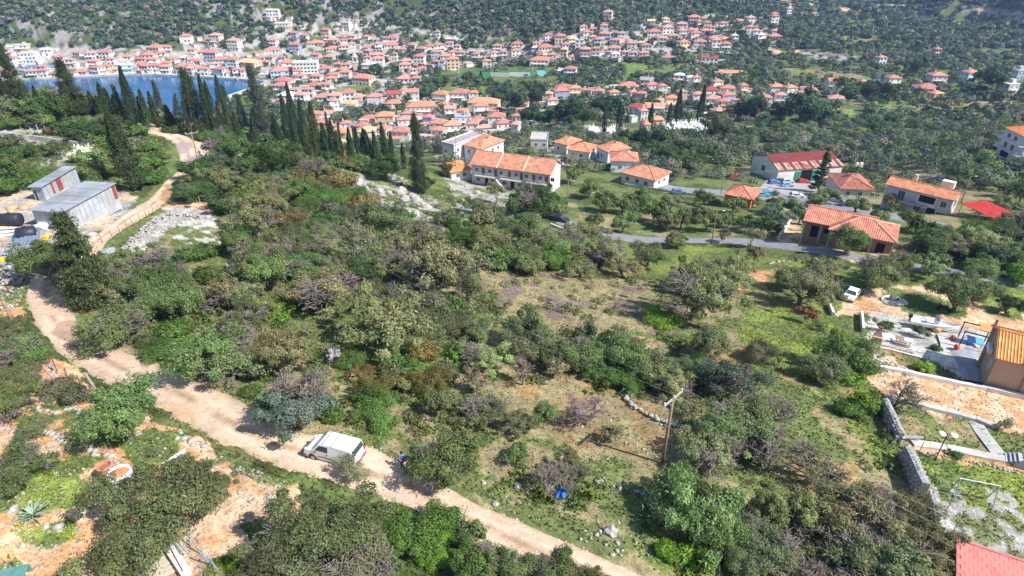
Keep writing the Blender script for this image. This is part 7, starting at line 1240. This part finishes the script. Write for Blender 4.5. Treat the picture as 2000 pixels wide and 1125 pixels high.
# boat
c = P1(1822, 643); a, b_ = P1(1776, 640), P1(1866, 654); rzb = ang(a, b_); LB = 5.6; t = thing('motor_boat', 'white open motor boat with console and black outboard in the gravel yard', 'boat', (c[0], c[1], c[2]+.25), rzb)
secs = []; ins_ = []
for i in range(13):
    u = i/12; x = -LB/2+LB*u; w_ = 1.0*(1-max(0, u-.45)**2.2*3.6) if u < .97 else .05; w_ = max(w_, .04); zt = .85+.28*u*u; zk = .0+.55*max(0, u-.6)**1.5*2.4; secs.append([(x,-w_,zt),(x,-w_*.88,zk+.35),(x,0,zk),(x,w_*.88,zk+.35),(x,w_,zt),(x,w_*.84,zt+.02),(x,w_*.72,zt-.35 if u < .93 else zt),(x,-w_*.72,zt-.35 if u < .93 else zt),(x,-w_*.84,zt+.02)])
MB().loft(secs).obj('hull', mat('gelcoat', (.80,.80,.82), rough=.25, noise=.03), t, smooth=False); MB().box((.1,0,1.05), (.55,.65,.75)).obj('console', WPL, t, bevel=.06); MB().loft([[(.3,-.35,1.4),(.3,.35,1.4),(.34,.35,1.4),(.34,-.35,1.4)],[(.12,-.3,1.95),(.12,.3,1.95),(.15,.3,1.95),(.15,-.3,1.95)]]).obj('windscreen', mat('tinted_screen', (.35,.42,.62), rough=.15), t); MB().box((-.9,0,.85), (.5,1.1,.4)).obj('bench', WPL, t, bevel=.05)
MB().box((-LB/2-.25,0,1.15), (.45,.42,.55)).box((-LB/2-.22,0,.6), (.18,.14,.8)).obj('outboard_motor', BLK, t, bevel=.06); MB().tube([(LB*.3,-.5,1.05),(LB*.42,-.3,1.45),(LB*.48,0,1.5),(LB*.42,.3,1.45),(LB*.3,.5,1.05)], .02, 5).obj('bow_rail', METAL, t); b = MB(); b.box((0,-.5,-.12), (4.6,.1,.1)).box((0,.5,-.12), (4.6,.1,.1)).box((3.0,0,-.1), (1.6,.1,.1)); b.obj('trailer', METAL, t)
for s in (-1,1): o = MB().lathe([(.05,-.08),(.27,-.08),(.28,0),(.27,.08),(.05,.08)], 14).obj('trailer_wheel', TYRE, t, loc=(-.5,s*.95,-.02)); o.rotation_euler = (math.pi/2,0,0)
# barbecue, picnic table, seats, small citrus trees
c = P1(1711, 668); t = thing('barbecue', 'pinkish brick barbecue with small chimney in the yard', 'barbecue', tuple(c), rz); BQ = mat('bbq_brick', (.56,.36,.28), noise=.25, scale=2); MB().box((0,0,.45), (1.1,.8,.9)).obj('base', BQ, t); MB().loft([[(-.5,-.1,.9),(.5,-.1,.9),(.5,.4,.9),(-.5,.4,.9)],[(-.2,.1,1.7),(.2,.1,1.7),(.2,.4,1.7),(-.2,.4,1.7)],[(-.2,.1,2.1),(.2,.1,2.1),(.2,.4,2.1),(-.2,.4,2.1)]]).obj('hood', BQ, t); MB().box((0,.25,2.15), (.55,.45,.12)).obj('chimney_cap', RUST, t)
c = P1(1762, 672); t = thing('picnic_table', 'dark wooden picnic table with benches and white cloth', 'table', tuple(c), rz-.1); MB().box((0,0,.75), (2.0,.8,.06)).obj('table_top', WOOD, t); MB().box((.5,.02,.79), (1.0,.82,.03)).obj('white_cloth', WPL, t)
for y in (-.75,.75): MB().box((0,y,.44), (2.0,.3,.05)).obj('bench', WOOD, t)
for x in (-.75,.75):
    for y in (-.5,.5): MB().tube([(x,y*1.5,0),(x,y*.4,.73)], .045, 5).obj('leg', WOOD, t)
lump(1733, 660, .95, 'crumpled white sheet beside the picnic table', 'white_sheet', WPL, .25, jag=.25, sx=1.3)
for px, py, wp, k, lb in ((1727,646,27,'U','small citrus tree with pale bark in the gravel yard'),(1793,657,26,'U','citrus tree shading the boat stern'),(1706,633,16,'M','thin bare sapling by the end wall of the yard'),(1764,643,10,'M','tiny sapling between the citrus trees'),(1826,683,20,'G','clipped shrub at the patio corner'),(1803,725,34,'L','broad-leaved young tree in the grass strip'),(1862,892,26,'G','round green bush in the brown flower bed'),(1762,896,24,'g','grey bush growing at the gap between the retaining walls'),(1958,840,30,'M','leafless young sapling in the orange field'),(1810,955,22,'L','small palm-like plant by the green fence'),(1738,860,30,'g','scrub at the foot of the retaining wall')):
    ob = plant(px, py, wp, k, item=False); tag(ob, lb, None, None)
# swings, lamp, steps
A1, A2, B1, B2 = P1(1863,982), P1(1852,958), P1(1938,997), P1(1926,972); ma, mb = Vector((A1+A2)/2)+Vector((0,0,2.15)), Vector((B1+B2)/2)+Vector((0,0,2.15)); t = thing('swing_frame', 'galvanised swing frame with two black seats on the gravel', 'swing', (0,0,0))
for q, m_ in ((A1,ma),(A2,ma),(B1,mb),(B2,mb)): MB().tube([Vector(q)-Vector((0,0,.2)), m_], .045, 8).obj('leg', METAL, t)
MB().tube([ma+(ma-mb).normalized()*.1, mb+(mb-ma).normalized()*.1], .05, 8).obj('top_bar', METAL, t)
for f_ in (.3,.68):
    p_ = ma.lerp(mb, f_); d_ = (mb-ma).normalized()*.24; s = MB().box((p_.x,p_.y,p_.z-1.65), (.55,.22,.05), math.atan2(d_.y,d_.x)).obj('swing_seat', BLK, t)
    for sg in (-1,1): MB().tube([p_+d_*sg, p_+d_*sg-Vector((0,0,1.65))], .012, 4).obj('chain', METAL, t)
t.location = ma; 
for ch in t.children: ch.location = -ma
c = P1(1826, 899); h = height_at(c, 848); t = thing('garden_lamp', 'dark red lamp post with two white disc shades on the play lawn', 'lamp post', tuple(c)); MB().tube([(0,0,-.2),(0,0,.25),(0,0,.3),(0,0,h)], [.12,.10,.05,.04], 8).obj('post', mat('dark_red_iron', (.16,.03,.03), rough=.5), t); MB().tube([(-.32,.1,h-.02),(0,0,h+.05),(.42,-.1,h-.02)], .025, 5).obj('arm', mat('dark_red_iron', (0,0,0)), t)
for x, y in ((-.4,.12),(.5,-.12)): MB().lathe([(.30,-.02),(.34,.0),(.26,.10),(.05,.15)], 18, (x,y,h-.05)).obj('disc_shade', FRAME, t); MB().lathe([(.02,-.24),(.12,-.18),(.13,-.08),(.05,-.02)], 12, (x,y,h-.05)).obj('lamp_globe', marble, t)
c = P1(1958, 896); t = thing('garden_steps', 'grey concrete steps with blue shaded side wall at the edge of the brown bed', 'steps', tuple(c), rz)
for k in range(5): MB().box((.28*k,0,.08+.16*k), (.30,1.3,.16+.32*0)).obj('step', mat('step_concrete', (.42,.42,.46), noise=.15), t)
MB().add([(.4,-.9,-.3),(2.2,-.9,-.3),(2.2,-.9,1.6),(1.5,-.9,1.6),(.4,-.7,-.3),(2.2,-.7,-.3),(2.2,-.7,1.6),(1.5,-.7,1.6)], [(0,1,2,3),(7,6,5,4),(0,4,5,1),(1,5,6,2),(2,6,7,3),(3,7,4,0)]).obj('side_wall', mat('step_concrete', (0,0,0)), t)
a = P1(1775, 862); o = MB().box((.0,0,.5), (2.4,.2,.18)).obj('steel_beam', METAL, loc=tuple(a), rz=.0); tag(o, 'short grey steel beam lying on the wall end', 'beam')
# pink shingled roof, bottom corner
e = Vector((*[v for v in P1(1865, 1095)[:2]], 0)); zt = None
def rayz(px, py, z): a_, b__, c__ = ray(px, py); t_ = (z-CAMZ)/c__; return np.array([float(a_*t_), float(b__*t_), z])
z0 = hz(*P1(1880,1075)[:2])+3.6; pa, pb, pc = rayz(1868,1053,z0), rayz(2000,1097,z0), rayz(1887,1120,z0-.9); rz = ang(pa, pb); Lr = 13.; Dr = 6.5; t = thing('shingled_house', 'house with flat pink shingled roof at the edge of the play lawn', 'house', tuple(pa), rz); pk = mat('pink_shingle', (.66,.23,.20), noise=.12, scale=1.5, objcol=False); pk2 = mat('pink_shingle_dark', (.58,.19,.17), noise=.12, scale=1.5)
MB().box((Lr/2+.3,-Dr/2-.4,-3.4), (Lr-.6,Dr-.8,4.2)).obj('wall', PLAST, t).color = (.35,.40,.55,1); b = MB().add([(0,0,0),(Lr,0,0),(Lr,-Dr,-1.9),(0,-Dr,-1.9),(0,0,-.15),(Lr,0,-.15),(Lr,-Dr,-2.05),(0,-Dr,-2.05)], [(0,3,2,1),(4,5,6,7),(0,1,5,4),(1,2,6,5),(2,3,7,6),(3,0,4,7)]); b.obj('roof', pk2, t)
sh_ = MB().box((0,0,0), (.47,.36,.025)).mesh('shingle', pk); sh2 = MB().box((0,0,0), (.47,.36,.025)).mesh('shingle', pk2); sl_ = math.atan2(1.9, Dr); n = 0
for j in range(17):
    for i in range(17):
        x = .24+i*.49+(.24 if j % 2 else 0); y = -.2-j*.33; o = link('shingle', sh2 if (i*7+j*11) % 6 == 0 else sh_, t, (x, y, y*1.9/Dr+.022)); o.rotation_euler = (sl_+.02, 0, 0); n += 1
MB().box((Lr/2,.02,.04), (Lr,.2,.08)).obj('ridge', pk2, t)

# ---------------------------------------------------------------- labels for the many: look, then place by a landmark one can find
LAND = [('the white van',655,880),('the utility pole',1300,860),('the large metal shed',130,415),('the brick bungalow',1660,450),('the large villa',1790,390),('the warehouse',1575,345),('the long terrace',1010,345),('the cream bungalow',1250,350),
 ('the white car',1658,578),('the swing frame',1910,960),('the boat',1840,632),('the dry clearing',1140,600),('the road bend',90,580),('the white bag',240,925),('the road fork',330,385),('the bay shore',330,205),('the cemetery',1270,250),
 ('the football pitch',960,141),('the bell tower',697,130),('the white hotel',600,145),('the teal building',247,140),('the bare brown field',1130,780),('the stone retaining wall',1770,900),('the asphalt road',1330,468),('the person in shade',807,903),('the blue net',1095,945),
 ('the pink pot',212,918),('the rocky terrace',690,350),('the pale gravel yard',60,275),('the harbour corner',520,165),('the hilltop quarry',1190,40),('the dirt roundabout',1750,590),('the lime field',1250,135),('the far right fields',1700,145),('the rubble heap',340,420),('the stairs plot',1960,890),('the tall conifer',1597,350)]
ORD = ['','second ','third ','fourth ','fifth ','sixth ','seventh ','eighth ','ninth ','tenth ','eleventh ','twelfth ','thirteenth ','fourteenth ','fifteenth ','sixteenth ','seventeenth ','eighteenth ','nineteenth ','twentieth ']
ORD += ['twenty-'+o for o in ORD[1:10]]+['thirtieth ']+['thirty-'+o for o in ORD[1:10]]
def label_all(items, sizes=True):
    by = {}
    ws = {}
    for it in items: ws.setdefault(it[1], []).append(it[4])
    for o, look, px, py, wpx in items:
        lm = min(LAND, key=lambda l: math.hypot(px-l[1], (py-l[2])*1.5)); dx, dy = px-lm[1], py-lm[2]
        di = ('right of' if dx > 0 else 'left of') if abs(dx) > abs(dy)*1.2 else ('in front of' if dy > 0 else 'behind')
        by.setdefault((look, di, lm[0]), []).append((math.hypot(dx, dy*1.5), o, wpx))
    for (look, di, lm), L in by.items():
        L.sort(key=lambda t: t[0])
        for k, (dd, o, wpx) in enumerate(L):
            o['label'] = f'{look} {di} {lm}' if len(L) == 1 else f'{look} {di} {lm}, {ORD[k]}nearest it'
label_all(ITEMS); label_all(HOUSE_ITEMS)
for o, look, *_ in ITEMS: o['group'] = {'olive_tree': 'olive trees', 'shrub': 'shrubs', 'cypress_tree': 'cypresses'}.get(o.name.split('.')[0], o.name.split('.')[0].replace('_', ' ')+' group')
